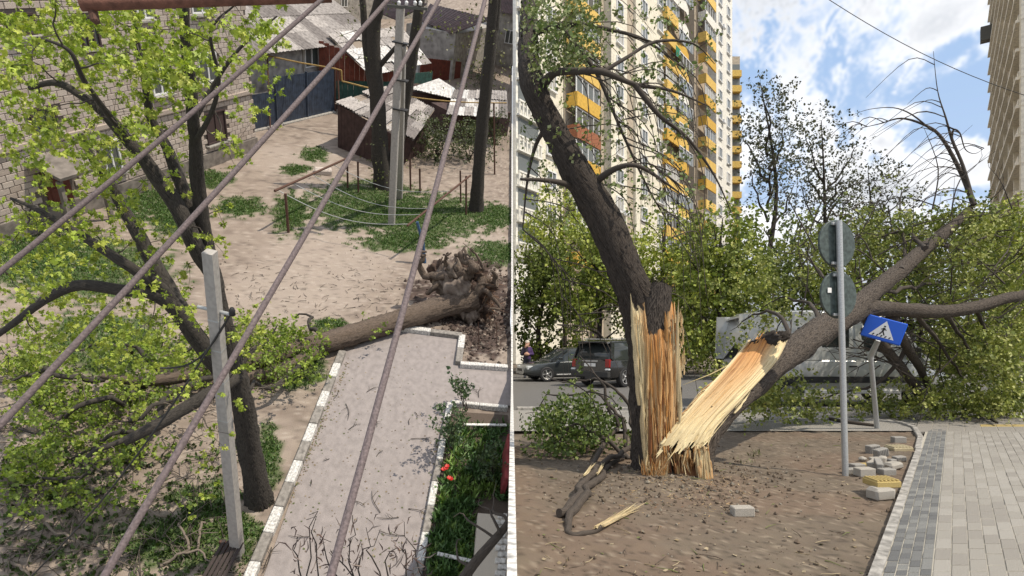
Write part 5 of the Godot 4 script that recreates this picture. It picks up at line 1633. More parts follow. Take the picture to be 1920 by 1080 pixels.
func person() -> void:
	# someone in a pale cap and dark purple jacket, one hand at the mouth
	var base := Vector3(0.72, -0.012, -27.9)
	var t := thing("person", base, Basis.IDENTITY, "person in a pale cap and purple jacket standing behind the grey saloon car", "person")
	var J := {"hip": Vector3(0, 0.95, 0), "chest": Vector3(0, 1.28, 0), "neck": Vector3(0, 1.5, 0), "head": Vector3(0.01, 1.64, 0.03)}
	var bones := [[J.hip, J.chest, 0.16, 0.17], [J.chest, Vector3(0, 1.42, 0), 0.17, 0.12], [Vector3(0, 1.42, 0), J.neck, 0.08, 0.055], [J.neck, J.head, 0.055, 0.085], [J.head, Vector3(0.01, 1.69, 0.02), 0.085, 0.092], [Vector3(0.01, 1.62, 0.1), Vector3(0.01, 1.6, 0.115), 0.02, 0.018],
		[Vector3(-0.17, 1.4, 0), Vector3(-0.27, 1.14, 0.06), 0.07, 0.055], [Vector3(-0.27, 1.14, 0.06), Vector3(-0.06, 1.5, 0.17), 0.05, 0.036], [Vector3(0.17, 1.4, 0), Vector3(0.26, 1.13, 0.03), 0.07, 0.055], [Vector3(0.26, 1.13, 0.03), Vector3(0.02, 1.12, 0.2), 0.05, 0.038],
		[Vector3(-0.09, 0.93, 0), Vector3(-0.11, 0.5, 0.02), 0.1, 0.065], [Vector3(-0.11, 0.5, 0.02), Vector3(-0.11, 0.07, -0.02), 0.062, 0.042], [Vector3(0.09, 0.93, 0), Vector3(0.11, 0.5, 0.02), 0.1, 0.065], [Vector3(0.11, 0.5, 0.02), Vector3(0.11, 0.07, -0.02), 0.062, 0.042], [Vector3(-0.11, 0.05, -0.04), Vector3(-0.12, 0.04, 0.14), 0.05, 0.04], [Vector3(0.11, 0.05, -0.04), Vector3(0.12, 0.04, 0.14), 0.05, 0.04]]
	for h in [[Vector3(-0.06, 1.5, 0.17), Vector3(0.7, 0.6, -0.15)], [Vector3(0.02, 1.12, 0.2), Vector3(-0.9, 0.05, 0.2)]]:
		var d: Vector3 = h[1].normalized()
		bones.append([h[0], h[0] + d * 0.07, 0.036, 0.034])
		for f in 4: bones.append([h[0] + d * 0.07 + Vector3(0, (f - 1.5) * 0.019, 0), h[0] + d * (0.14 - absf(f - 1.4) * 0.01) + Vector3(0, (f - 1.5) * 0.019, -0.02), 0.0105, 0.009])
		bones.append([h[0] + d * 0.02, h[0] + d * 0.07 + Vector3(0, 0.05, 0.01), 0.013, 0.01])
	var mb := MB.new()
	body_net(mb, bones, base, 0.021, func(p: Vector3) -> Color:
		if p.y > 1.475 or (p.z > 0.19 and p.y > 1.05): return Color(0.42, 0.25, 0.18)
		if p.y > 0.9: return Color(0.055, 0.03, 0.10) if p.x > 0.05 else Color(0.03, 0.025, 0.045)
		return Color(0.03, 0.035, 0.05))
	part("body", mb, mat("cloth", Color(1, 1, 1), 0.9, null, 1, null, 1, false), t)
	var cap := MB.new()
	cap.col = Color(0.55, 0.52, 0.46)
	cap.lathe(base + Vector3(0.01, 1.685, 0.02), Basis.IDENTITY, [[0.102, 0.0], [0.103, 0.04], [0.085, 0.085], [0.045, 0.108], [0.0, 0.112]], 20)
	cap.bbox(base + Vector3(0.01, 1.69, 0.14), Basis(Vector3.RIGHT, 0.2), Vector3(0.14, 0.014, 0.1), 0.005)
	part("cap", cap, M.cloth, t)
	var face := MB.new()
	face.col = Color(0.05, 0.03, 0.02)
	for s in [-0.033, 0.033]: face.box(base + Vector3(0.01 + s, 1.655, 0.117), Basis.IDENTITY, Vector3(0.022, 0.01, 0.008))
	part("eyes", face, M.cloth, t)

func body_net(mb: MB, bones: Array, base: Vector3, cell: float, tone: Callable) -> void:
	# smooth union of tapered capsules meshed as surface nets
	var val := {}
	var dist := func(p: Vector3) -> float:
		var s := 0.0
		for b in bones:
			var a: Vector3 = b[0]
			var d: Vector3 = b[1] - a
			var k := clampf((p - a).dot(d) / maxf(d.length_squared(), 1e-6), 0, 1)
			s += exp(-38.0 * (p.distance_to(a + d * k) - lerpf(b[2], b[3], k)))
		return -log(maxf(s, 1e-30)) / 38.0
	var near := {}
	for b in bones:
		var a: Vector3 = b[0]
		var e: Vector3 = b[1]
		var r: float = maxf(b[2], b[3]) + cell * 2.0
		var lo := Vector3(minf(a.x, e.x), minf(a.y, e.y), minf(a.z, e.z)) - Vector3.ONE * r
		var hi := Vector3(maxf(a.x, e.x), maxf(a.y, e.y), maxf(a.z, e.z)) + Vector3.ONE * r
		for x in range(floori(lo.x / cell), ceili(hi.x / cell)):
			for y in range(floori(lo.y / cell), ceili(hi.y / cell)):
				for z in range(floori(lo.z / cell), ceili(hi.z / cell)): near[Vector3i(x, y, z)] = true
	for c in near:
		for dx in 2:
			for dy in 2:
				for dz in 2:
					var q: Vector3i = c + Vector3i(dx, dy, dz)
					if not val.has(q): val[q] = dist.call(Vector3(q) * cell)
	var idx := {}
	for c in near:
		var sum := Vector3.ZERO
		var cnt := 0
		for e in [[0, 1], [2, 3], [4, 5], [6, 7], [0, 2], [1, 3], [4, 6], [5, 7], [0, 4], [1, 5], [2, 6], [3, 7]]:
			var pa: Vector3i = c + Vector3i(e[0] & 1, (e[0] >> 1) & 1, e[0] >> 2)
			var pb: Vector3i = c + Vector3i(e[1] & 1, (e[1] >> 1) & 1, e[1] >> 2)
			var va: float = val[pa]
			var vb: float = val[pb]
			if (va < 0) != (vb < 0):
				sum += Vector3(pa).lerp(Vector3(pb), va / (va - vb)); cnt += 1
		if cnt:
			var p := sum / cnt * cell
			var g := Vector3(val[c + Vector3i(1, 0, 0)] - val[c], val[c + Vector3i(0, 1, 0)] - val[c], val[c + Vector3i(0, 0, 1)] - val[c])
			mb.col = tone.call(p)
			idx[c] = mb.vert(base + p, g.normalized())
	for c in idx:
		for ax in 3:
			var a1 := Vector3i.ZERO
			var a2 := Vector3i.ZERO
			var e := Vector3i.ZERO
			e[ax] = 1; a1[(ax + 1) % 3] = 1; a2[(ax + 2) % 3] = 1
			var va: float = val[c]
			var vb: float = val[c + e] if val.has(c + e) else va
			if (va < 0) == (vb < 0): continue
			var q := [c, c - a1, c - a1 - a2, c - a2]
			var ok := true
			for k in q: ok = ok and idx.has(k)
			if not ok: continue
			if va < 0: mb.i.append_array(PackedInt32Array([idx[q[0]], idx[q[2]], idx[q[1]], idx[q[0]], idx[q[3]], idx[q[2]]]))
			else: mb.i.append_array(PackedInt32Array([idx[q[0]], idx[q[1]], idx[q[2]], idx[q[0]], idx[q[2]], idx[q[3]]]))

# ======================= the yard on the slope =======================
var blobs := []
func blob(u: float, v: float, ru: float, rv: float, kind: int) -> void:
	var c := local_ab(lg(u, v))
	var a := local_ab(lg(u + ru, v))
	var b := local_ab(lg(u, v - rv))
	blobs.append([c, (a - c), (b - c), kind])
func cover(a: float, b: float, kind: int) -> float:
	var best := -9.0
	for q in blobs:
		if q[3] != kind: continue
		var d := Vector2(a, b) - (q[0] as Vector2)
		var e1: Vector2 = q[1]
		var e2: Vector2 = q[2]
		var det := e1.x * e2.y - e1.y * e2.x
		var s := (d.x * e2.y - d.y * e2.x) / det
		var t := (e1.x * d.y - e1.y * d.x) / det
		best = maxf(best, 1.0 - sqrt(s * s + t * t))
	return best

var pit_at := Vector2.ZERO
func yard_height(a: float, b: float) -> float:
	var pit := Vector2(a, b) - pit_at
	return -0.45 * exp(-pit.length_squared() / 1.3) + 0.05 * noise.get_noise_2d(a * 6.0, b * 6.0) + 0.02 * noise2.get_noise_2d(a * 3.0, b * 3.0)

var drive := PackedVector2Array()
func yard_ground() -> void:
	# grass 0, dark churned soil 1, trodden pale path 2
	for q in [[690, 382, 130, 46], [800, 405, 130, 46], [545, 400, 36, 40], [450, 388, 50, 20], [395, 335, 45, 18], [760, 452, 90, 20], [935, 475, 55, 26], [925, 405, 40, 26], [150, 500, 180, 60], [330, 410, 60, 32], [270, 380, 60, 35], [60, 470, 90, 40], [330, 1010, 130, 55], [505, 850, 26, 70], [455, 1000, 40, 60], [560, 690, 55, 40], [620, 610, 40, 16], [200, 640, 120, 60], [590, 290, 30, 14], [555, 318, 30, 10], [390, 940, 60, 40]]: blob(q[0], q[1], q[2], q[3], 0)
	for q in [[900, 570, 95, 60], [915, 630, 60, 40], [790, 545, 40, 20], [870, 500, 70, 20]]: blob(q[0], q[1], q[2], q[3], 1)
	for q in [[620, 480, 130, 60], [570, 385, 22, 60], [880, 450, 110, 13], [560, 540, 140, 60], [600, 290, 40, 40], [520, 300, 60, 30]]: blob(q[0], q[1], q[2], q[3], 2)
	pit_at = local_ab(lg(915, 585))
	mat("yard_soil", Color(1, 1, 1), 1.0, tx["speck"], 1.4, tx["fine_normal"], 1.0)
	for q in [[470, 1150], [644, 662], [742, 614], [866, 630], [862, 688], [1000, 700], [1000, 770], [846, 760], [780, 1150]]:
		drive.append(local_ab(lg(q[0], q[1])))
	var rows := []
	var b := 3.0
	while b < 170.0:
		rows.append(b)
		b += 0.09 if b < 22 else (0.16 if b < 40 else 1.5)
	var cols := 250
	var pts := PackedVector3Array()
	var cc := PackedColorArray()
	for bb in rows:
		var e := edge_a(bb)
		for q in cols + 1:
			var f := float(q) / cols
			var a: float = e - (42.0 + bb * 0.5) * pow(f, 1.35)
			if q == 0: a = e
			var h := yard_height(a, bb)
			var w1 := noise.get_noise_2d(a * 9.0, bb * 9.0)
			var w2 := noise2.get_noise_2d(a * 2.2, bb * 2.2)
			var dk := cover(a, bb, 1) + w1 * 0.5
			if dk > 0.0: h += 0.12 * noise2.get_noise_2d(a * 5.0, bb * 5.0) * minf(dk * 4, 1)
			if Geometry2D.is_point_in_polygon(Vector2(a, bb), drive): h = -0.05
			pts.append(from_ab(a, bb, h))
			var c := Color(0.375, 0.31, 0.262).lerp(Color(0.265, 0.213, 0.178), clampf(w1 * 1.2 + w2 * 0.7 + 0.35, 0, 1))
			var pth := cover(a, bb, 2) + w1 * 0.4
			if pth > 0.0: c = c.lerp(Color(0.43, 0.362, 0.312), clampf(pth * 3.0, 0, 0.85))
			var g := cover(a, bb, 0) + w1 * 0.4 + w2 * 0.45
			if g > 0.02: c = c.lerp(Color(0.085, 0.13, 0.04), clampf(g * 5.0, 0, 0.9))
			if dk > 0.0: c = c.lerp(Color(0.06, 0.042, 0.036).lerp(Color(0.14, 0.10, 0.085), clampf(w2 + 0.4, 0, 1)), clampf(dk * 4.0, 0, 1))
			var sp := noise2.get_noise_2d(a * 11.0 + 70, bb * 11.0)
			if sp > 0.4: c = c.lerp(Color(0.55, 0.48, 0.42), 0.5)
			elif sp < -0.4: c = c * 0.7
			cc.append(c)
	var mb := MB.new()
	mb.grid(pts, cols + 1, cc)
	fix_up(mb)
	ground_sheet("yard_ground", mb, M.yard_soil)
	# asphalt drive
	mat("drive_asphalt", Color(0.295, 0.265, 0.26), 0.95, tx["mild"], 0.5, tx["speck_normal"], 0.5).detail_enabled = false
	var dm := MB.new()
	var tri := Geometry2D.triangulate_polygon(drive)
	for k in range(0, tri.size(), 3):
		var p := [drive[tri[k]], drive[tri[k + 1]], drive[tri[k + 2]]]
		for m in 3: if p[m].x > edge_a(p[m].y): p[m].x = edge_a(p[m].y)
		var q := []
		for m in 3: q.append(from_ab(p[m].x, p[m].y, 0.02))
		if (q[2] - q[0]).cross(q[1] - q[0]).dot(UL) > 0: dm.tri(q[0], q[1], q[2])
		else: dm.tri(q[0], q[2], q[1])
	ground_sheet("driveway", dm, M.drive_asphalt)
	# grass tufts and weeds on the patches
	var gm := MB.new()
	var n := 0
	var area := []
	var total := 0.0
	for k in 21:
		area.append(sqrt(absf((blobs[k][1] as Vector2).cross(blobs[k][2]))) * minf(1.0, 30.0 / (blobs[k][0] as Vector2).y) + absf((blobs[k][1] as Vector2).cross(blobs[k][2])) * 0.5)
		total += area[k]
	total *= 0.9999
	while n < 56000:
		n += 1
		var pick := rng.randf() * total
		var bi := 0
		while pick > area[bi]:
			pick -= area[bi]
			bi += 1
		var q = blobs[bi]
		var s: Vector2 = q[0] + (q[1] as Vector2) * rng.randfn(0, 0.62) + (q[2] as Vector2) * rng.randfn(0, 0.62)
		if s.x > edge_a(s.y) - 0.05: continue
		var w1 := noise.get_noise_2d(s.x * 9.0, s.y * 9.0)
		var w2 := noise2.get_noise_2d(s.x * 2.2, s.y * 2.2)
		if cover(s.x, s.y, 0) + w1 * 0.4 + w2 * 0.45 < 0.05: continue
		if Geometry2D.is_point_in_polygon(s, drive): continue
		var p := from_ab(s.x, s.y, yard_height(s.x, s.y) - 0.01)
		var g := rng.randf_range(0.6, 1.35)
		gm.col = Color(0.07 * g, 0.145 * g, 0.03 * g) if rng.randf() < 0.8 else Color(0.12 * g, 0.18 * g, 0.04 * g)
		for k in 3:
			var d := (UL + rvec() * 0.7).normalized()
			gm.leaf(p + rvec() * 0.03, d, rvec(), rng.randf_range(0.05, 0.11), 0.16)
	var go := single("grass", gm, M.leaf_street, lg(700, 380), LB, "patches of short green grass in the bare yard", "grass")
	go.set_meta("kind", "stuff")
	# crumbs, clods and litter of soil
	var cm := MB.new()
	for k in 5200:
		var u := rng.randf_range(0, 955)
		var v := rng.randf_range(440, 760)
		var big := false
		if k < 2400:
			u = rng.randfn(885, 45); v = rng.randfn(580, 50); big = true
		elif k < 3400:
			u = rng.randf_range(0, 460); v = rng.randf_range(760, 1080)
		if u > 953: continue
		var p := lg(u, v)
		var s := local_ab(p)
		if Geometry2D.is_point_in_polygon(s, drive): continue
		if big and cover(s.x, s.y, 1) < -0.25: continue
		p = from_ab(s.x, s.y, yard_height(s.x, s.y))
		var g := rng.randf_range(0.5, 1.5)
		cm.col = Color(0.10 * g, 0.072 * g, 0.06 * g) if big and rng.randf() < 0.85 else Color(0.36 * g, 0.30 * g, 0.25 * g)
		stone(cm, p, (0.02 + 0.09 * pow(rng.randf(), 3.0)) if big else 0.012 + 0.035 * pow(rng.randf(), 4.0))
	var co := single("soil_clods", cm, M.clod, lg(885, 580), LB, "dark clods and pebbles thrown up round the uprooted tree", "soil")
	co.set_meta("kind", "stuff")
	yard_kerbs()

func fix_up(mb: MB) -> void:
	# a sheet laid from near to far: turn its faces to look up
	for k in mb.n.size(): if mb.n[k].dot(UL) < 0: mb.n[k] = -mb.n[k]
	for k in range(0, mb.i.size(), 3):
		var a := mb.v[mb.i[k]]
		if (mb.v[mb.i[k + 2]] - a).cross(mb.v[mb.i[k + 1]] - a).dot(UL) < 0:
			var s := mb.i[k + 1]
			mb.i[k + 1] = mb.i[k + 2]
			mb.i[k + 2] = s

func kerb_run(parent: Node3D, px: Array, seg: float, start: int, wd := 0.23, all_white := false) -> void:
	var k := start
	for q in px.size() - 1:
		var a := lg(px[q][0], px[q][1])
		var b := lg(px[q + 1][0], px[q + 1][1])
		var n := maxi(1, roundi(a.distance_to(b) / seg))
		for j in n:
			var p0 := a.lerp(b, float(j) / n)
			var p1 := a.lerp(b, float(j + 1) / n)
			var m := MB.new()
			m.bbox((p0 + p1) * 0.5 + UL * (0.085 + rng.randf_range(-0.01, 0.01)), frame(p1 - p0, UL), Vector3(p0.distance_to(p1) - 0.012, 0.2, wd), 0.018)
			part("kerbstone", m, M.kerb_white if (all_white or k % 2 == 0) else M.kerb_grey, parent)
			k += 1

func yard_kerbs() -> void:
	grain("chipped", 0.05, 5, 0.25, 1.1, 256, 1.0, FastNoiseLite.TYPE_SIMPLEX_SMOOTH, FastNoiseLite.FRACTAL_FBM, 0.55)
	mat("kerb_white", Color(0.80, 0.79, 0.77), 0.85, tx["chipped"], 1.1)
	mat("kerb_grey", Color(0.30, 0.28, 0.26), 0.95, tx["coarse"], 1.5)
	var k := structure("drive_kerb", lg(560, 850), LB)
	kerb_run(k, [[455, 1120], [560, 872], [642, 664]], 0.72, 0)
	kerb_run(k, [[748, 619], [866, 634], [859, 686]], 1.0, 0)
	kerb_run(k, [[862, 688], [951, 694]], 1.1, 0, 0.18, true)
	kerb_run(k, [[776, 1120], [843, 762]], 0.85, 1, 0.18)
	kerb_run(k, [[843, 760], [951, 770]], 1.1, 0, 0.14, true)

# ---------- buildings ----------
func corrugated(mb: MB, a: Vector3, b: Vector3, c: Vector3, d: Vector3, waves: int, amp: float) -> void:
	# sheet with corners a b (lower edge) c d (upper edge); waves run from a to b
	var nn := (c - a).cross(b - a).normalized()
	if nn.dot(UL) < 0: nn = -nn
	var n := waves * 4
	var p := PackedVector3Array()
	for j in 2:
		for k in n + 1:
			var f := float(k) / n
			p.append((d.lerp(c, f) if j == 0 else a.lerp(b, f)) + nn * amp * sin(f * waves * TAU))
	var k0 := mb.i.size()
	var v0 := mb.v.size()
	mb.grid(p, n + 1)
	for k in range(v0, mb.n.size()): if mb.n[k].dot(nn) < 0: mb.n[k] = -mb.n[k]
	for k in range(k0, mb.i.size(), 3):
		var q := mb.v[mb.i[k]]
		if (mb.v[mb.i[k + 2]] - q).cross(mb.v[mb.i[k + 1]] - q).dot(nn) < 0:
			var s := mb.i[k + 1]; mb.i[k + 1] = mb.i[k + 2]; mb.i[k + 2] = s
	# underside edge for thickness
	mb.quad(a - nn * 0.015, b - nn * 0.015, c - nn * 0.015, d - nn * 0.015)

func slate_roof(t: Node3D, called: String, q: Array, nu: int, nv: int, waves: int, amp: float, mats: Array, gaps := 0.0, jit := 0.0) -> Node3D:
	# q: four world corners a b (lower) c d (upper); each sheet a piece of its own, overlapping downwards
	var hold := MB.new()
	var nn: Vector3 = (q[2] - q[0]).cross(q[1] - q[0]).normalized()
	if nn.dot(UL) < 0: nn = -nn
	hold.quad(q[0] - nn * 0.06, q[1] - nn * 0.06, q[2] - nn * 0.06, q[3] - nn * 0.06)
	var o := part(called, hold, M.roof_under, t)
	for j in nv:
		for k in nu:
			if rng.randf() < gaps: continue
			var u0 := float(k) / nu
			var u1 := float(k + 1) / nu + 0.012
			var v0 := float(j) / nv - 0.02
			var v1 := float(j + 1) / nv + 0.02
			var P := func(u: float, v: float) -> Vector3: return (q[0] as Vector3).lerp(q[1], u).lerp((q[3] as Vector3).lerp(q[2], u), v)
			var off := nn * (0.02 * (1 - j % 2) + 0.012 * (k % 2)) + (rvec() * jit if jit > 0 else Vector3.ZERO)
			var m := MB.new()
			corrugated(m, P.call(u0, v0) + off + nn * 0.02, P.call(u1, v0) + off + nn * 0.02, P.call(u1, v1) + off, P.call(u0, v1) + off, waves, amp)
			part("sheet", m, mats[rng.randi() % mats.size()], o)
	return o

func plank_wall(t: Node3D, called: String, p0: Vector3, p1: Vector3, h0: float, h1: float, n: int, m: Material, base_h := 0.0) -> void:
	# an upright wall of n boards from p0 to p1, rising to h0 at one end and h1 at the other
	for k in n:
		var f := (k + 0.5) / n
		var a := p0.lerp(p1, f)
		var h := lerpf(h0, h1, f) - base_h
		var b := MB.new()
		b.box(a + UL * (base_h + h * 0.5) + FL * rng.randf_range(-0.012, 0.012), frame(p1 - p0, UL), Vector3(p0.distance_to(p1) / n - 0.012, h, 0.05))
		part(called, b, m, t)

func house_wall(t: Node3D, p0: Vector3, p1: Vector3, h: float, thick: float, m: Material, called := "wall") -> void:
	var b := MB.new()
	var x := frame(p1 - p0, UL)
	var back := x.z if x.z.dot(FL) > 0 else -x.z
	b.box((p0 + p1) * 0.5 + UL * h * 0.5 + back * thick * 0.5, x, Vector3(p0.distance_to(p1), h, thick))
	part(called, b, m, t)

func window_in(t: Node3D, o: Vector3, x: Vector3, out: Vector3, w: float, h: float, fm: Material, gm: Material, mull := 1, sill := true) -> void:
	# o is the centre of the opening on the wall's face; frame, panes and sill
	var b := Basis(x, UL, out)
	var f := MB.new()
	var e := 0.07
	f.box(o + UL * (h * 0.5 - e * 0.5) + out * 0.02, b, Vector3(w, e, 0.1))
	f.box(o - UL * (h * 0.5 - e * 0.5) + out * 0.02, b, Vector3(w, e, 0.1))
	for s in [-1.0, 1.0]: f.box(o + x * s * (w * 0.5 - e * 0.5) + out * 0.02, b, Vector3(e, h - 2 * e, 0.1))
	for k in mull: f.box(o + x * ((k + 1.0) / (mull + 1) - 0.5) * w + out * 0.015, b, Vector3(e, h - 2 * e, 0.08))
	var fo := part("window", f, fm, t)
	for k in mull + 1:
		var g := MB.new()
		var pw := w / (mull + 1) - e
		g.box(o + x * ((k + 0.5) / (mull + 1) - 0.5) * w - out * 0.005, b, Vector3(pw, h - 2 * e, 0.02))
		part("pane", g, gm, fo)
	if sill:
		var s := MB.new()
		s.bbox(o - UL * (h * 0.5 + 0.06) + out * 0.1, b, Vector3(w + 0.24, 0.09, 0.24), 0.015)
		part("sill", s, M.concrete, fo)

func yard_buildings() -> void:
	mat("block_a", Color(0.64, 0.555, 0.50), 0.95, tx["fine"], 1.6, tx["fine_normal"], 0.4)
	mat("block_b", Color(0.70, 0.615, 0.555), 0.95, tx["fine"], 1.6, tx["fine_normal"], 0.4)
	mat("block_c", Color(0.57, 0.485, 0.43), 0.95, tx["fine"], 1.6, tx["fine_normal"], 0.4)
	mat("mortar", Color(0.22, 0.185, 0.165), 1.0, tx["fine"], 2.0)
	mat("plaster_grey", Color(0.47, 0.45, 0.44), 0.95, tx["coarse"], 0.35, tx["fine_normal"], 0.3)
	mat("plaster_pale", Color(0.46, 0.44, 0.41), 0.95, tx["coarse"], 0.35)
	mat("render_plinth", Color(0.24, 0.215, 0.195), 0.95, tx["coarse"], 0.5)
	mat("navy_metal", Color(0.04, 0.06, 0.10), 0.5, tx["coarse"], 0.5)
	mat("teal_board", Color(0.03, 0.10, 0.085), 0.8, tx["coarse"], 0.6)
	mat("red_board", Color(0.20, 0.055, 0.035), 0.85, tx["coarse"], 0.6)
	mat("brown_board", Color(0.075, 0.043, 0.04), 0.85, tx["coarse"], 0.6)
	mat("red_metal", Color(0.19, 0.04, 0.025), 0.6, tx["coarse"], 0.5)
	mat("roof_brown", Color(0.115, 0.068, 0.072), 0.55, tx["coarse"], 0.4)
	mat("roof_under", Color(0.24, 0.20, 0.165), 1.0)
	mat("slate_a", Color(0.36, 0.335, 0.325), 0.95, tx["coarse"], 0.7)
	mat("slate_b", Color(0.46, 0.43, 0.415), 0.95, tx["coarse"], 0.7)
	mat("slate_c", Color(0.22, 0.20, 0.195), 0.95, tx["coarse"], 0.7)
	mat("slate_white", Color(0.70, 0.69, 0.68), 0.9, tx["coarse"], 0.7)
	mat("tin_white", Color(0.68, 0.70, 0.71), 0.5, tx["coarse"], 0.5)
	mat("door_red", Color(0.16, 0.045, 0.03), 0.7, tx["streak"], 0.8)
	mat("yellow_pipe", Color(0.45, 0.30, 0.10), 0.7, tx["coarse"], 2.0)
	mat("window_glass", Color(0.09, 0.10, 0.10), 0.1)
	mat("shutter_brown", Color(0.055, 0.035, 0.035), 0.8)
	block_house()
	# ---- grey house with the corrugated roof ----
	var w0 := lg(448, 236)
	var w1 := lg(610, 196)
	var dx := (w1 - w0).normalized()
	var out := dx.cross(UL).normalized()
	if out.dot(FL) > 0: out = -out
	var h0 := hv(w0, 96)
	var t := thing("grey_house", w0, LB, "grey plastered house under a long corrugated roof behind the navy gate", "house")
	house_wall(t, w0, w1, h0, 5.0, M.plaster_grey)
	var e0 := w0 + UL * h0 + out * 0.5 - dx * 0.3
	var e1 := w1 + UL * h0 + out * 0.5 + dx * 6.5
	var rn := (UL + out * 0.42).normalized()
	var up := rn.cross(dx).normalized()
	if up.dot(UL) < 0: up = -up
	slate_roof(t, "roof", [e0 - UL * 0.1, e1 - UL * 0.1, e1 - UL * 0.1 + up * 10.0, e0 - UL * 0.1 + up * 10.0], 11, 6, 5, 0.035, [M.slate_a, M.slate_b, M.slate_c, M.slate_a], 0.0, 0.012)
	var wc := hit(584, 107, w0 + out * 0.01, out)
	window_in(t, wc, dx, out, 1.5, 1.25, M.white_frame, M.window_glass, 1, false)
	var ar := MB.new()
	for s in [-1.0, 1.0]: ar.box(wc + dx * s * 0.85 + out * 0.03, Basis(dx, UL, out), Vector3(0.2, 1.65, 0.08))
	ar.box(wc + UL * 0.74 + out * 0.03, Basis(dx, UL, out), Vector3(1.5, 0.2, 0.08))
	part("surround", ar, M.plaster_pale, t)
	# ---- navy gate ----
	var g0 := lg(474, 246)
	var g1 := lg(629, 209)
	t = thing("metal_gate", g0, LB, "tall navy sheet-metal gate and fence before the grey house", "gate")
	var gd := (g1 - g0).normalized()
	var gh := hv(g1, 131)
	var gl := g0.lerp(g1, 0.28)
	var nP := 46
	for k in nP:
		var f := (k + 0.5) / nP
		var p := g0.lerp(g1, f)
		var hh := gh * (1.0 if f > 0.27 else 0.72) + (0.12 if k == 13 else 0.0)
		var m := MB.new()
		m.box(p + UL * (0.08 + hh * 0.5) + FL * (0.02 if k % 2 else 0.0), frame(gd, UL), Vector3(g0.distance_to(g1) / nP - 0.004, hh, 0.03))
		part("panel", m, M.navy_metal, t)
	for f in [0.0, 0.27, 0.63, 1.0]:
		var m := MB.new()
		m.box(g0.lerp(g1, f) + UL * gh * 0.53 - FL * 0.06, LB, Vector3(0.12, gh * 1.06, 0.12))
		part("post", m, M.navy_metal if f < 0.9 else M.rust, t)
	var cb := MB.new()
	cb.bbox((g0 + g1) * 0.5 - FL * 0.2, frame(gd, UL), Vector3(g0.distance_to(g1), 0.18, 0.3), 0.03)
	part("footing", cb, M.concrete, t)
	# ---- tumbledown shed, red and teal boards, broken roof ----
	var s0 := lg(600, 202)
	var s1 := lg(745, 212)
	t = thing("tumbledown_shed", s0, LB, "tumbledown shed of red and teal boards with a broken slate roof", "shed")
	var hs := hv(s0, 72)
	var he := hv(s1, 138)
	plank_wall(t, "red_boards", s0, s0.lerp(s1, 0.98), hs * 0.98, he * 1.0, 16, M.red_board, he * 0.62)
	plank_wall(t, "teal_boards", s0 - FL * 0.05, s0.lerp(s1, 0.98) - FL * 0.05, he * 0.66, he * 0.8, 14, M.teal_board, he * 0.25)
	plank_wall(t, "brown_boards", s0 - FL * 0.02, s1 - FL * 0.02, he * 0.35, he * 0.4, 14, M.brown_board)
	var s2 := lg(806, 196)
	plank_wall(t, "teal_boards", s1, s2, he * 0.98, he * 0.9, 9, M.teal_board)
	var ra := s0 + UL * hs
	var rb := s1 + UL * (he + 0.1) - FL * 0.3
	var rn2 := (rb - ra).cross(s2 + UL * (he * 1.02) - ra).normalized()
	var R := func(u: float, v: float) -> Vector3: return hit(u, v, ra, rn2)
	slate_roof(t, "roof", [R.call(694, 140), R.call(806, 118), R.call(752, 50), R.call(616, 66)], 7, 5, 4, 0.04, [M.slate_white, M.slate_b, M.slate_white, M.slate_a], 0.2, 0.07)
	# ---- brown shed with rough slate roof ----
	var b0 := lg(634, 276)
	var b1 := lg(735, 318)
	var b2 := lg(800, 282)
	t = thing("brown_shed", b0, LB, "low dark brown shed under crumbling slate sheets beside the twin-stem tree", "shed")
	var bh := hv(b0, 196)
	plank_wall(t, "board", b0, b1, bh, bh * 0.8, 16, M.brown_board)
	plank_wall(t, "board", b1, b2, bh * 0.8, bh * 0.8, 12, M.brown_board)
	var qa := b0 + UL * (bh + 0.05)
	var qn := (b1 + UL * (bh * 0.85) - qa).cross(lg(750, 235) + UL * bh * 1.0 - qa).normalized()
	var Q := func(u: float, v: float) -> Vector3: return hit(u, v, qa, qn)
	slate_roof(t, "roof", [Q.call(628, 192), Q.call(775, 262), Q.call(815, 205), Q.call(722, 160)], 8, 4, 4, 0.05, [M.slate_a, M.slate_c, M.slate_b], 0.03, 0.09)
	# ---- pale house with brown metal roof ----
	var p0 := lg(783, 142)
	var p1 := lg(846, 150)
	var p2 := lg(925, 118)
	t = thing("brown_roofed_house", p0, LB, "pale house with a dark brown metal roof and small porch roof", "house")
	var ph := hv(p1, 62)
	house_wall(t, p0, p1, ph * 1.0, 6.0, M.plaster_grey)
	house_wall(t, p1, p2, ph * 0.97, 5.0, M.plaster_pale)
	var pe := p1 + UL * ph
	var pn := (UL - FL * 0.30 + XL * 0.05).normalized()
	var PR := func(u: float, v: float) -> Vector3: return hit(u, v, pe, pn)
	slate_roof(t, "roof", [PR.call(786, 38), PR.call(848, 63), PR.call(922, 36), PR.call(806, 8)], 10, 1, 2, 0.03, [M.roof_brown])
	slate_roof(t, "roof", [PR.call(716, 26), PR.call(745, 38), PR.call(800, 8), PR.call(735, -14)], 10, 1, 2, 0.03, [M.roof_brown])
	var po := lg(868, 140)
	var pm := MB.new()
	corrugated(pm, lp(po, 850, 112), lp(po, 876, 116), lp(po, 884, 100, 1.2), lp(po, 860, 97, 1.2), 4, 0.02)
	part("porch_roof", pm, M.roof_brown, t)
	window_in(t, p1.lerp(p2, 0.32) + UL * 1.5 - FL * 0.1, (p2 - p1).normalized(), -FL, 0.9, 1.9, M.white_frame, M.window_glass, 0, false)
	var bx := MB.new()
	bx.bbox(lp(p1, 815, 86), LB, Vector3(0.5, 0.75, 0.2), 0.03)
	part("meter_box", bx, M.white_frame, t)
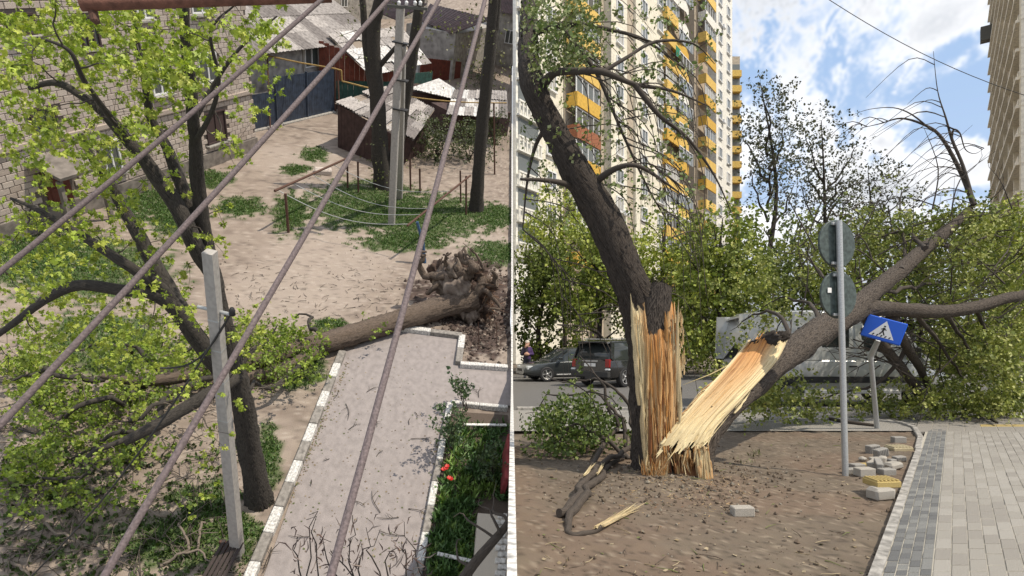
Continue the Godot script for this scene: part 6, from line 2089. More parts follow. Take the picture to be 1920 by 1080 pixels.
	# far pale house at the edge
	var f0 := lg(918, 120)
	var f1 := lg(957, 128)
	t = thing("far_house", f0, LB, "far pale house seen behind the single tree by the wall", "house")
	house_wall(t, f0, f1, 5.6, 4.0, M.plaster_pale)
	window_in(t, f0.lerp(f1, 0.75) + UL * 3.2 - FL * 0.1, (f1 - f0).normalized(), -FL, 1.0, 1.4, M.white_frame, M.window_glass, 1, false)
	var fr := MB.new()
	corrugated(fr, f0 + UL * 5.5 - FL * 0.6, f1 + UL * 5.5 - FL * 0.6, f1 + UL * 7.6 + FL * 3.0, f0 + UL * 7.6 + FL * 3.0, 14, 0.03)
	part("roof", fr, M.roof_brown, t)
	# house far behind, its long roof closing the view
	var k0 := lg(560, 40)
	var k1 := lg(800, 34)
	t = thing("back_house", k0, LB, "far house with a long dark roof behind the corrugated roof", "house")
	house_wall(t, k0, k1, 4.2, 6.0, M.plaster_pale)
	slate_roof(t, "roof", [k0 + UL * 4.0 - FL * 0.6, k1 + UL * 4.0 - FL * 0.6, k1 + UL * 7.5 + FL * 5.0, k0 + UL * 7.5 + FL * 5.0], 12, 3, 4, 0.04, [M.roof_brown, M.slate_c])
	for f in [0.3, 0.55, 0.8]: window_in(t, k0.lerp(k1, f) + UL * 2.2 - FL * 0.05, (k1 - k0).normalized(), -FL, 1.2, 1.3, M.white_frame, M.window_glass, 1, false)
	# dark red sheet fence
	var r0 := lg(786, 158)
	var r1 := lg(862, 146)
	t = thing("red_fence", r0, LB, "dark red sheet-metal fence below the brown-roofed house", "fence")
	plank_wall(t, "panel", r0, r1, hv(r0, 108), hv(r1, 116), 18, M.red_metal)
	# low sheds with white tin roofs behind the bushes
	var l0 := lg(770, 222)
	t = thing("tin_shed", l0, LB, "low shed with a white tin roof behind the dark bushes", "shed")
	var l1 := lg(872, 236)
	house_wall(t, l0, l1, 1.9, 3.0, M.brown_board)
	var ln := (UL - FL * 0.25).normalized()
	var LR := func(u: float, v: float) -> Vector3: return hit(u, v, l0 + UL * 2.1, ln)
	slate_roof(t, "roof", [LR.call(768, 166), LR.call(868, 190), LR.call(852, 166), LR.call(822, 148)], 6, 1, 3, 0.03, [M.tin_white, M.slate_white])
	var m0 := lg(850, 262)
	t = thing("tin_shed", m0, LB, "low grey-roofed shed next to the retaining wall", "shed")
	var m1 := lg(951, 255)
	house_wall(t, m0, m1, 1.7, 3.0, M.brown_board)
	var LR2 := func(u: float, v: float) -> Vector3: return hit(u, v, m0 + UL * 1.9, ln)
	slate_roof(t, "roof", [LR2.call(836, 214), LR2.call(950, 222), LR2.call(950, 172), LR2.call(850, 170)], 7, 3, 3, 0.04, [M.slate_a, M.slate_white, M.slate_c, M.slate_b], 0.05, 0.04)
	# gas pipe on brackets
	t = thing("gas_pipe", lg(640, 225), LB, "thin yellow gas pipe running past the navy gate to the sheds", "pipe")
	var gp := MB.new()
	var gb := lg(560, 232)
	var pts := []
	for q in [[499, 104], [565, 118], [625, 128], [640, 132], [641, 152], [700, 167]]: pts.append(lp(gb, q[0], q[1], 0.0))
	for k in pts.size() - 1: gp.rod(pts[k], pts[k + 1], 0.05, 0.05, 8)
	part("pipe", gp, M.yellow_pipe, t)
	for q in [[501, 104, 250], [633, 132, 262]]:
		var pb := lg(q[0] + 6, q[2] - 6)
		var pp := MB.new()
		pp.rod(pb, lp(gb, q[0], q[1]), 0.05, 0.05, 8)
		part("support", pp, M.rust, t)

func block_house() -> void:
	var R := lg(481, 280)
	var L := lg(-75, 484)
	var t := thing("block_house", R, LB, "pale limestone block apartment house with white and brown windows", "building")
	var dx := (R - L).normalized()
	var out := dx.cross(UL).normalized()
	if out.dot(FL) > 0: out = -out
	var len := L.distance_to(R)
	var H := 11.0
	var b := Basis(dx, UL, dx.cross(UL))
	var wb := MB.new()
	wb.box((L + R) * 0.5 + UL * H * 0.5 - out * 0.3, b, Vector3(len, H, 0.56))
	part("wall", wb, M.mortar, t)
	# return wall at the right corner
	var sd := MB.new()
	sd.box(R - out * 4.3 - dx * 0.3 + UL * H * 0.5, b, Vector3(0.5, H, 7.4))
	part("end_wall", sd, M.block_b, t)
	var pl := MB.new()
	pl.box((L + R) * 0.5 + UL * 0.35 + out * 0.06, b, Vector3(len, 0.7, 0.14))
	part("plinth", pl, M.render_plinth, t)
	var WH := func(u: float, v: float) -> Vector2:
		var p := hit(u, v, R, out)
		return Vector2((p - L).dot(dx), (p - L).dot(UL))
	# openings given by the picture: [u0, v0, u1, v1, kind]
	var opens := [[372, 98, 407, 155, "white"], [386, 208, 424, 268, "brown"], [193, 262, 226, 326, "white"], [14, 24, 66, 66, "dark"], [58, 200, 104, 250, "dark"], [80, 300, 136, 400, "door"], [357, -25, 395, 26, "white"], [255, 0, 285, 36, "white"], [283, 118, 318, 178, "white"], [150, 30, 185, 90, "dark"]]
	var rects := []
	for o in opens:
		var m: Vector2 = WH.call((o[0] + o[2]) * 0.5, (o[1] + o[3]) * 0.5)
		var w: float = absf((WH.call(o[2], (o[1] + o[3]) * 0.5) as Vector2).x - (WH.call(o[0], (o[1] + o[3]) * 0.5) as Vector2).x)
		var h: float = absf((WH.call((o[0] + o[2]) * 0.5, o[1]) as Vector2).y - (WH.call((o[0] + o[2]) * 0.5, o[3]) as Vector2).y)
		if o[4] == "door": m.y = h * 0.5 + 0.1
		rects.append([Rect2(m - Vector2(w, h) * 0.5, Vector2(w, h)), o[4]])
	# blocks
	var bw := 0.42
	var bhh := 0.225
	var sm := MB.new()
	sm.bbox(Vector3.ZERO, Basis.IDENTITY, Vector3(bw - 0.025, bhh - 0.025, 0.06), 0.008)
	var bm := to_mesh(sm)
	var hf := MB.new()
	hf.bbox(Vector3.ZERO, Basis.IDENTITY, Vector3(bw * 0.5 - 0.025, bhh - 0.025, 0.06), 0.008)
	var bb := [M.block_a, M.block_b, M.block_c, M.block_b]
	var rest := [MB.new(), MB.new(), MB.new(), MB.new()]
	var fb := Basis(dx, UL, out)
	var count := 0
	var all := []
	for row in int((H - 0.75) / bhh):
		for q in int(len / bw) + 1:
			var s := (q + (0.5 if row % 2 else 0.0)) * bw
			var h := 0.72 + (row + 0.5) * bhh
			if s < bw * 0.5 or s > len - bw * 0.4: continue
			var box := Rect2(s - bw * 0.5, h - bhh * 0.5, bw, bhh)
			var skip := false
			for r in rects: if (r[0] as Rect2).grow(-0.05).intersects(box): skip = true
			if skip: continue
			all.append(Vector2(s, h))
	all.sort_custom(func(a, c): return a.x + absf(a.y - 4.0) * 0.2 < c.x + absf(c.y - 4.0) * 0.2)
	for e in all:
		var p: Vector3 = L + dx * e.x + UL * e.y + out * (0.0 + rng.randf_range(-0.008, 0.008))
		var k := rng.randi() % 4
		var g := rng.randf_range(0.94, 1.06)
		# pieces out of the picture on the left are not counted among the nearest
		var u: float = 960.0 + (p.x - CAM.x) / -(p.z - CAM.z) * F
		if u > 0 and count < 300:
			count += 1
			piece("stone_block", bm, bb[k], Transform3D(fb, p), t)
		else:
			rest[k].bbox(p, fb, Vector3(bw - 0.025, bhh - 0.025, 0.06), 0.008)
	for k in 4: part("far_stone_blocks", rest[k], bb[k], t).set_meta("kind", "stuff")
	# string course between the storeys
	var c0: Vector2 = WH.call(440, 178)
	var sc := MB.new()
	sc.box(L + dx * len * 0.5 + UL * c0.y + out * 0.07, fb, Vector3(len, 0.16, 0.14))
	part("ledge", sc, M.block_c, t)
	for r in rects:
		var q: Rect2 = r[0]
		var m := q.get_center()
		var o: Vector3 = L + dx * m.x + UL * m.y + out * -0.015
		if r[1] == "white": window_in(t, o, dx, out, q.size.x, q.size.y, M.white_frame, M.window_glass, 1)
		elif r[1] == "brown": window_in(t, o, dx, out, q.size.x, q.size.y, M.shutter_brown, M.shutter_brown, 1)
		elif r[1] == "dark": window_in(t, o, dx, out, q.size.x, q.size.y, M.shutter_brown, M.window_glass, 2)
		else:
			var d := MB.new()
			d.box(o + out * 0.02, fb, Vector3(q.size.x * 0.86, q.size.y, 0.08))
			var dor := part("door", d, M.door_red, t)
			for k in 3:
				var pn := MB.new()
				pn.bbox(o + out * 0.065 + UL * (k - 1) * q.size.y * 0.3, fb, Vector3(q.size.x * 0.6, q.size.y * 0.24, 0.04), 0.01)
				part("door_panel", pn, M.door_red, dor)
			var cp := MB.new()
			cp.box(o + UL * (q.size.y * 0.5 + 0.35) + out * 0.75, fb * Basis(Vector3.RIGHT, 0.2), Vector3(q.size.x * 1.7, 0.12, 1.6))
			part("canopy", cp, M.render_plinth, t)
			for s in [-1.0, 1.0]:
				var ps := MB.new()
				ps.box(o - UL * 0.1 + dx * s * q.size.x * 0.75 + out * 1.3, fb, Vector3(0.16, q.size.y + 0.3, 0.16))
				part("canopy_post", ps, M.render_plinth, t)

# ---------- trees of the yard ----------
func yard_trees() -> void:
	var base := lg(487, 938)
	var P := func(u: float, v: float, k := 0.0) -> Vector3: return lp(base, u, v, k)
	var t := thing("maple_tree", base, LB, "many-limbed tree with fresh yellow-green leaves beside the concrete pole", "tree")
	var w := MB.new()
	var nodes := []
	limb(w, [base - UL * 0.15, P.call(480, 905), P.call(468, 840), P.call(458, 770), P.call(445, 712), P.call(430, 650, 0.1), P.call(412, 575, 0.2), P.call(398, 510, 0.3), P.call(384, 440, 0.3), P.call(372, 350, 0.3), P.call(366, 266, 0.2), P.call(358, 170, 0.1), P.call(348, 66), P.call(344, -30)], [0.37, 0.28, 0.245, 0.23, 0.21, 0.18, 0.155, 0.14, 0.128, 0.112, 0.10, 0.088, 0.075, 0.055], 44, nodes, 9)
	limb(w, [P.call(456, 760), P.call(425, 705, -0.1), P.call(394, 668, -0.2), P.call(352, 612, -0.4), P.call(318, 570, -0.6), P.call(281, 549, -0.8), P.call(235, 545, -1.0), P.call(151, 534, -1.2), P.call(95, 555, -1.3), P.call(40, 595, -1.4), P.call(-20, 640, -1.4)], [0.22, 0.21, 0.18, 0.15, 0.125, 0.11, 0.1, 0.09, 0.075, 0.06, 0.04], 14, nodes, 5)
	limb(w, [P.call(385, 655, -0.2), P.call(350, 600, 0.2), P.call(317, 541, 0.6), P.call(281, 481, 0.8), P.call(258, 437, 0.9), P.call(232, 393, 1.0), P.call(208, 345, 1.0), P.call(175, 300, 1.0), P.call(150, 250, 1.0)], [0.16, 0.15, 0.145, 0.135, 0.12, 0.11, 0.09, 0.07, 0.04], 14, nodes, 5)
	limb(w, [P.call(398, 510, 0.3), P.call(374, 478, 0.1), P.call(352, 428), P.call(324, 375), P.call(299, 338), P.call(265, 290), P.call(238, 262), P.call(197, 213), P.call(150, 178), P.call(105, 155), P.call(55, 165)], [0.16, 0.15, 0.145, 0.135, 0.125, 0.11, 0.1, 0.085, 0.065, 0.05, 0.03], 14, nodes, 5)
	limb(w, [P.call(372, 420, 0.3), P.call(342, 352, 0.5), P.call(318, 287, 0.6), P.call(302, 257, 0.6), P.call(283, 220, 0.6), P.call(272, 150, 0.5), P.call(257, 80, 0.4), P.call(250, 10, 0.3)], [0.12, 0.105, 0.09, 0.08, 0.07, 0.055, 0.04, 0.02], 12, nodes, 5)
	limb(w, [P.call(345, 600, -0.3), P.call(310, 548, -0.6), P.call(270, 518, -0.8), P.call(225, 488, -1.0), P.call(165, 449, -1.0), P.call(130, 428, -1.1), P.call(70, 393, -1.1), P.call(20, 372, -1.1)], [0.10, 0.10, 0.095, 0.085, 0.07, 0.055, 0.04, 0.02], 10, nodes, 5)
	limb(w, [P.call(240, 262, 0.0), P.call(215, 230, -0.8), P.call(160, 155, -1.4), P.call(130, 95, -1.6), P.call(70, 70, -1.6)], [0.05, 0.045, 0.035, 0.025, 0.012], 7, nodes, 5)
	limb(w, [P.call(366, 266, 0.2), P.call(395, 215, -0.3), P.call(410, 150, -0.6), P.call(395, 60, -0.8), P.call(440, 10, -0.9)], [0.05, 0.035, 0.03, 0.02, 0.01], 7, nodes, 5)
	limb(w, [P.call(362, 230, 0.2), P.call(400, 160, 0.5), P.call(450, 90, 0.7), P.call(520, 30, 0.9)], [0.05, 0.035, 0.025, 0.01], 6, nodes, 5)
	limb(w, [P.call(448, 705), P.call(415, 725, -0.6), P.call(375, 748, -1.0), P.call(310, 788, -1.5), P.call(232, 828, -2.0)], [0.13, 0.125, 0.12, 0.11, 0.085], 12, nodes, 5)
	limb(w, [P.call(447, 700, 0.2), P.call(470, 660, 0.6), P.call(500, 640, 1.0), P.call(520, 610, 1.3)], [0.05, 0.04, 0.03, 0.012], 7, nodes, 5)
	part("trunk", w, M.bark_yard, t)
	var tg := []
	var zone := [[90, 60, 120, 70, 43], [230, 90, 110, 80, 43], [330, 90, 90, 80, 25], [60, 230, 80, 80, 29], [180, 250, 110, 80, 32], [300, 230, 90, 80, 18], [420, 60, 60, 50, 14], [130, 420, 120, 70, 34], [60, 520, 80, 60, 25], [240, 470, 90, 70, 18], [170, 610, 130, 60, 38], [300, 600, 90, 60, 22], [370, 430, 40, 90, 8], [60, 660, 80, 60, 25], [300, 690, 90, 40, 16], [440, 640, 30, 60, 5], [490, 620, 40, 40, 8], [450, 220, 40, 90, 6], [490, 60, 40, 40, 6], [420, 770, 40, 60, 4], [390, 880, 40, 80, 5], [230, 350, 80, 50, 11], [30, 120, 40, 80, 14]]
	for q in zone:
		for k in q[4]:
			var u: float = q[0] + rng.randfn(0, q[2] * 0.55)
			var v: float = q[1] + rng.randfn(0, q[3] * 0.55)
			if u > 560: continue
			tg.append(P.call(u, v, rng.randfn(0, 1.2)))
	var lm := MB.new()
	var tw := MB.new()
	var o := {"leaves": 13, "lobed": true, "cols": [Color(0.32, 0.41, 0.055), Color(0.38, 0.46, 0.075), Color(0.26, 0.34, 0.045), Color(0.43, 0.48, 0.09)], "droop": -UL * 0.7, "up": UL, "spread": 0.075, "size": 0.062, "twigs": 3, "twig_len": 0.36, "twig": 0.011, "arch": 0.03}
	grow(tw, lm, nodes, tg, o)
	keep_left(lm)
	part("twigs", tw, M.twig, t).set_meta("kind", "stuff")
	part("leaves", lm, M.leaf_yard, t).set_meta("kind", "stuff")
	uprooted()
	# ---- twin-stem tree by the sheds ----
	var fb := lg(722, 352)
	var FP := func(u: float, v: float, k := 0.0) -> Vector3: return lp(fb, u, v, k)
	t = thing("twin_tree", fb, LB, "dark twin-stemmed bare tree rising beside the concrete double pole", "tree")
	w = MB.new()
	nodes = []
	limb(w, [fb - UL * 0.2, FP.call(716, 330), FP.call(711, 240), FP.call(704, 140), FP.call(700, 60), FP.call(712, 0), FP.call(722, -60)], [0.60, 0.46, 0.40, 0.35, 0.32, 0.26, 0.2], 14, nodes, 5)
	limb(w, [FP.call(708, 200), FP.call(695, 150), FP.call(687, 90), FP.call(682, 30), FP.call(676, -40)], [0.22, 0.2, 0.18, 0.16, 0.12], 10, nodes, 5)
	limb(w, [FP.call(726, 345, 0.4), FP.call(738, 300, 0.5), FP.call(752, 235, 0.6), FP.call(766, 150, 0.6), FP.call(777, 80, 0.6), FP.call(788, -10, 0.6)], [0.42, 0.34, 0.3, 0.28, 0.26, 0.22], 12, nodes, 5)
	limb(w, [FP.call(706, 130), FP.call(722, 112), FP.call(742, 88)], [0.14, 0.12, 0.08], 8, nodes, 4)
	part("trunk", w, M.bark_yard, t)
	var nt := MB.new()
	var nl := MB.new()
	var ntg := []
	for k in 60: ntg.append(FP.call(rng.randfn(735, 60), rng.randfn(40, 60), rng.randfn(0, 1.5)))
	for k in 40: ntg.append(FP.call(rng.randfn(712, 18), rng.randfn(330, 25), rng.randfn(-0.6, 0.6)))
	var so := {"leaves": 3, "cols": [Color(0.10, 0.12, 0.04), Color(0.14, 0.15, 0.05)], "droop": -UL * 0.2, "up": UL, "spread": 0.25, "size": 0.11, "twigs": 2, "twig_len": 0.8, "twig": 0.015, "leafy": 0.35, "reach": 3.0}
	grow(nt, nl, nodes, ntg, so)
	keep_left(nl); keep_left(nt)
	part("twigs", nt, M.twig, t).set_meta("kind", "stuff")
	part("leaves", nl, M.leaf_street, t).set_meta("kind", "stuff")
	# ---- single tree by the wall ----
	var sb := lg(892, 394)
	var SP := func(u: float, v: float, k := 0.0) -> Vector3: return lp(sb, u, v, k)
	t = thing("single_tree", sb, LB, "slender dark single-stemmed tree near the retaining wall", "tree")
	w = MB.new()
	nodes = []
	limb(w, [sb - UL * 0.2, SP.call(894, 372), SP.call(898, 310), SP.call(905, 230), SP.call(914, 140), SP.call(922, 60), SP.call(928, -20)], [0.46, 0.36, 0.33, 0.31, 0.29, 0.27, 0.24], 12, nodes, 5)
	limb(w, [SP.call(919, 85), SP.call(929, 50), SP.call(934, 10), SP.call(937, -30)], [0.17, 0.15, 0.13, 0.1], 9, nodes, 4)
	part("trunk", w, M.bark_yard, t)
	nt = MB.new(); nl = MB.new(); ntg = []
	for k in 55:
		var p: Vector3 = SP.call(minf(rng.randfn(905, 25), 940), rng.randfn(70, 50), rng.randfn(0, 1.0))
		ntg.append(p)
	so.cols = [Color(0.16, 0.17, 0.06), Color(0.2, 0.2, 0.09)]
	so.leafy = 0.6
	grow(nt, nl, nodes, ntg, so)
	keep_left(nl); keep_left(nt)
	part("twigs", nt, M.twig, t).set_meta("kind", "stuff")
	part("leaves", nl, M.leaf_street, t).set_meta("kind", "stuff")
	# ---- dark bushes round the sheds ----
	for q in [[820, 300, 45, 75, 130, "dark green bush between the tin sheds and the clothes posts"], [880, 300, 40, 70, 90, "ragged bush beside the slender single tree"], [835, 205, 38, 40, 70, "grey-green bush growing over the white tin roof"], [925, 270, 26, 60, 60, "brownish bush close to the retaining wall"], [905, 165, 30, 45, 50, "small bare tree before the brown-roofed house"]]:
		var b := lg(q[0], q[1])
		var bt := thing("bush", b, LB, q[5], "bush", "bushes round the sheds")
		var bw := MB.new()
		var bn := []
		for k in 7:
			var d := (UL * 1.2 + rvec() * 0.6).normalized()
			limb(bw, [b + rvec() * 0.2 - UL * 0.1, b + d * 0.9, b + d * 1.9 + rvec() * 0.3], [0.035, 0.025, 0.01], 5, bn, 4)
		part("stems", bw, M.twig, bt)
		var tg2 := []
		for k in q[4]:
			var p := lp(b, q[0] + rng.randfn(0, q[2] * 0.5), q[1] - q[3] * rng.randf() , rng.randfn(0, 0.7))
			if p.x < -0.3: tg2.append(p)
		var bl := MB.new()
		var bo := {"leaves": 8, "cols": [Color(0.075, 0.10, 0.035), Color(0.11, 0.13, 0.05), Color(0.055, 0.075, 0.03)], "droop": -UL * 0.1, "up": UL, "spread": 0.22, "size": 0.11, "twigs": 2, "twig_len": 0.5, "twig": 0.008}
		var bt2 := MB.new()
		grow(bt2, bl, bn, tg2, bo)
		keep_left(bl); keep_left(bt2)
		part("twigs", bt2, M.twig, bt).set_meta("kind", "stuff")
		part("leaves", bl, M.leaf_street, bt).set_meta("kind", "stuff")

func keep_left(m: MB) -> void:
	for k in m.v.size():
		if m.v[k].x > -0.04: m.v[k].x = -0.04 - absf(m.v[k].x + 0.04) * 0.3

func uprooted() -> void:
	var base := lg(860, 585)
	var t := thing("uprooted_tree", base, LB, "thick uprooted trunk lying across the end of the drive, roots in the air", "tree")
	var w := MB.new()
	var nodes := []
	var G := func(u: float, v: float, h: float) -> Vector3: return lg(u, v, h)
	limb(w, [G.call(884, 556, 0.72), G.call(858, 566, 0.6), G.call(820, 578, 0.5), G.call(770, 594, 0.44), G.call(715, 611, 0.4), G.call(660, 628, 0.37), G.call(600, 645, 0.4), G.call(540, 660, 0.38), G.call(480, 676, 0.35), G.call(420, 690, 0.4), G.call(350, 704, 0.5), G.call(270, 715, 0.6), G.call(190, 705, 0.7)], [0.62, 0.46, 0.40, 0.375, 0.36, 0.345, 0.32, 0.30, 0.26, 0.22, 0.18, 0.13, 0.07], 64, nodes, 12)
	limb(w, [G.call(600, 645, 0.35), G.call(560, 680, 0.3), G.call(500, 700, 0.3), G.call(430, 712, 0.35), G.call(330, 725, 0.4)], [0.25, 0.22, 0.18, 0.13, 0.06], 14, nodes, 5)
	part("trunk", w, M.bark_fallen, t)
	# root plate
	var rt := MB.new()
	var c := lg(880, 548, 0.78)
	var ax: Vector3 = (lg(884, 552, 0.72) - lg(770, 594, 0.52)).normalized()
	var bx := ax.cross(UL).normalized()
	var by := bx.cross(ax)
	var pale := [Color(0.36, 0.30, 0.255), Color(0.20, 0.155, 0.13)]
	var earth := [Color(0.10, 0.07, 0.06), Color(0.19, 0.13, 0.105)]
	var RB := func(u: float, v: float, k: float) -> Vector3: return lp(base, u, v, k)
	for q in [[862, 545, 0.1, 0.62, 0.75, 0.55], [838, 525, 0.2, 0.45, 0.62, 0.45], [868, 572, -0.1, 0.42, 0.55, 0.4], [852, 510, 0.3, 0.38, 0.5, 0.4], [882, 590, -0.2, 0.3, 0.34, 0.3]]: lump(rt, RB.call(q[0], q[1], q[2]), Vector3(q[3], q[4], q[5]), LB, 0.55, pale)
	for q in [[890, 545, 0.35, 0.6, 0.7, 0.5], [872, 515, 0.5, 0.45, 0.5, 0.4], [905, 570, 0.2, 0.4, 0.5, 0.4], [822, 510, 0.5, 0.34, 0.4, 0.3], [895, 515, 0.4, 0.32, 0.4, 0.3]]: lump(rt, RB.call(q[0], q[1], q[2]), Vector3(q[3], q[4], q[5]), LB, 0.8, earth)
	part("root_plate", rt, mat("root_soil", Color(1, 1, 1), 1.0, tx["fine"], 2.5, tx["fine_normal"], 1.5), t)
	for q in [[870, 530, 812, 505, 800, 472, 0.13], [868, 525, 852, 500, 846, 474, 0.10], [876, 520, 870, 490, 872, 462, 0.12], [885, 520, 905, 495, 890, 470, 0.06], [892, 535, 915, 520, 922, 508, 0.16], [895, 545, 920, 560, 925, 585, 0.08], [885, 565, 893, 590, 872, 596, 0.10], [862, 530, 835, 522, 822, 540, 0.12], [895, 540, 910, 555, 900, 600, 0.06], [880, 525, 850, 488, 830, 482, 0.06], [888, 528, 930, 535, 948, 530, 0.05], [878, 522, 880, 480, 868, 455, 0.04]]:
		var m := MB.new()
		limb(m, [lp(base, q[0], q[1], 0.1), lp(base, q[2], q[3], rng.randf_range(-0.3, 0.3)), lp(base, q[4], q[5], rng.randf_range(-0.4, 0.4))], [q[6] * 1.5, q[6] * 1.05, q[6] * 0.3], 30, [], 9, 0.6)
		part("root", m, M.bark_fallen, t)
	var fr := MB.new()
	for k in 520:
		var an := rng.randf() * TAU
		var p: Vector3 = c + ax * rng.randf_range(0.1, 0.5) + (bx * cos(an) + by * sin(an)) * rng.randf_range(0.4, 1.05)
		var d: Vector3 = ((bx * cos(an) + by * sin(an)) * 0.7 + rvec() * 0.9).normalized()
		var l := rng.randf_range(0.15, 0.6)
		fr.col = Color(0.13, 0.075, 0.05) if rng.randf() < 0.7 else Color(0.28, 0.15, 0.09)
		fr.tube(PackedVector3Array([p, p + d * l * 0.5 + rvec() * l * 0.2, p + d * l + rvec() * l * 0.3]), PackedFloat32Array([0.014, 0.009, 0.003]), 4, false)
	part("root_hairs", fr, mat("root_fine", Color(1, 1, 1), 0.95, null, 1, null, 1, false), t).set_meta("kind", "stuff")
	# crown lying to the left
	var br := MB.new()
	var bn := []
	for q in [[480, 676, 430, 640, 380, 650, 300, 660], [420, 690, 360, 740, 290, 770, 210, 790], [350, 704, 280, 680, 190, 650, 110, 660], [560, 680, 520, 720, 470, 735, 440, 760], [270, 715, 200, 760, 120, 780, 30, 800], [300, 770, 230, 840, 150, 880, 60, 910], [190, 705, 120, 720, 60, 700, 0, 720], [620, 640, 600, 610, 580, 600, 545, 590], [330, 725, 260, 800, 200, 830, 120, 850]]:
		var a := []
		for k in 4: a.append(lg(q[k * 2], q[k * 2 + 1], [0.4, 0.7, 0.8, 0.6][k]))
		limb(br, a, [0.09, 0.07, 0.05, 0.015], 7, bn, 5, 0.5)
	part("branches", br, M.bark_yard, t)
	var tg := []
	for q in [[400, 680, 90, 40, 42], [530, 690, 55, 35, 55], [560, 640, 50, 25, 40], [480, 630, 50, 30, 30], [270, 730, 110, 45, 50], [110, 760, 90, 60, 70], [200, 830, 110, 50, 42], [60, 880, 70, 50, 40], [290, 660, 80, 30, 40], [720, 610, 40, 14, 5], [190, 930, 90, 40, 18], [60, 690, 60, 50, 50]]:
		for k in q[4]:
			var p := lg(q[0] + rng.randfn(0, q[2] * 0.55), q[1] + rng.randfn(0, q[3] * 0.55), absf(rng.randfn(0.3, 0.45)))
			tg.append(p)
	var lm := MB.new()
	var tw := MB.new()
	var o := {"leaves": 10, "cols": [Color(0.25, 0.34, 0.05), Color(0.32, 0.40, 0.07), Color(0.19, 0.27, 0.04), Color(0.14, 0.20, 0.035)], "droop": -UL * 0.2, "up": UL, "spread": 0.13, "size": 0.08, "w": 0.5, "twigs": 4, "twig_len": 0.45, "twig": 0.011, "arch": 0.06}
	grow(tw, lm, nodes.slice(96) + bn, tg, o)
	part("twigs", tw, M.twig_pale, t).set_meta("kind", "stuff")
	part("leaves", lm, M.leaf_yard, t).set_meta("kind", "stuff")

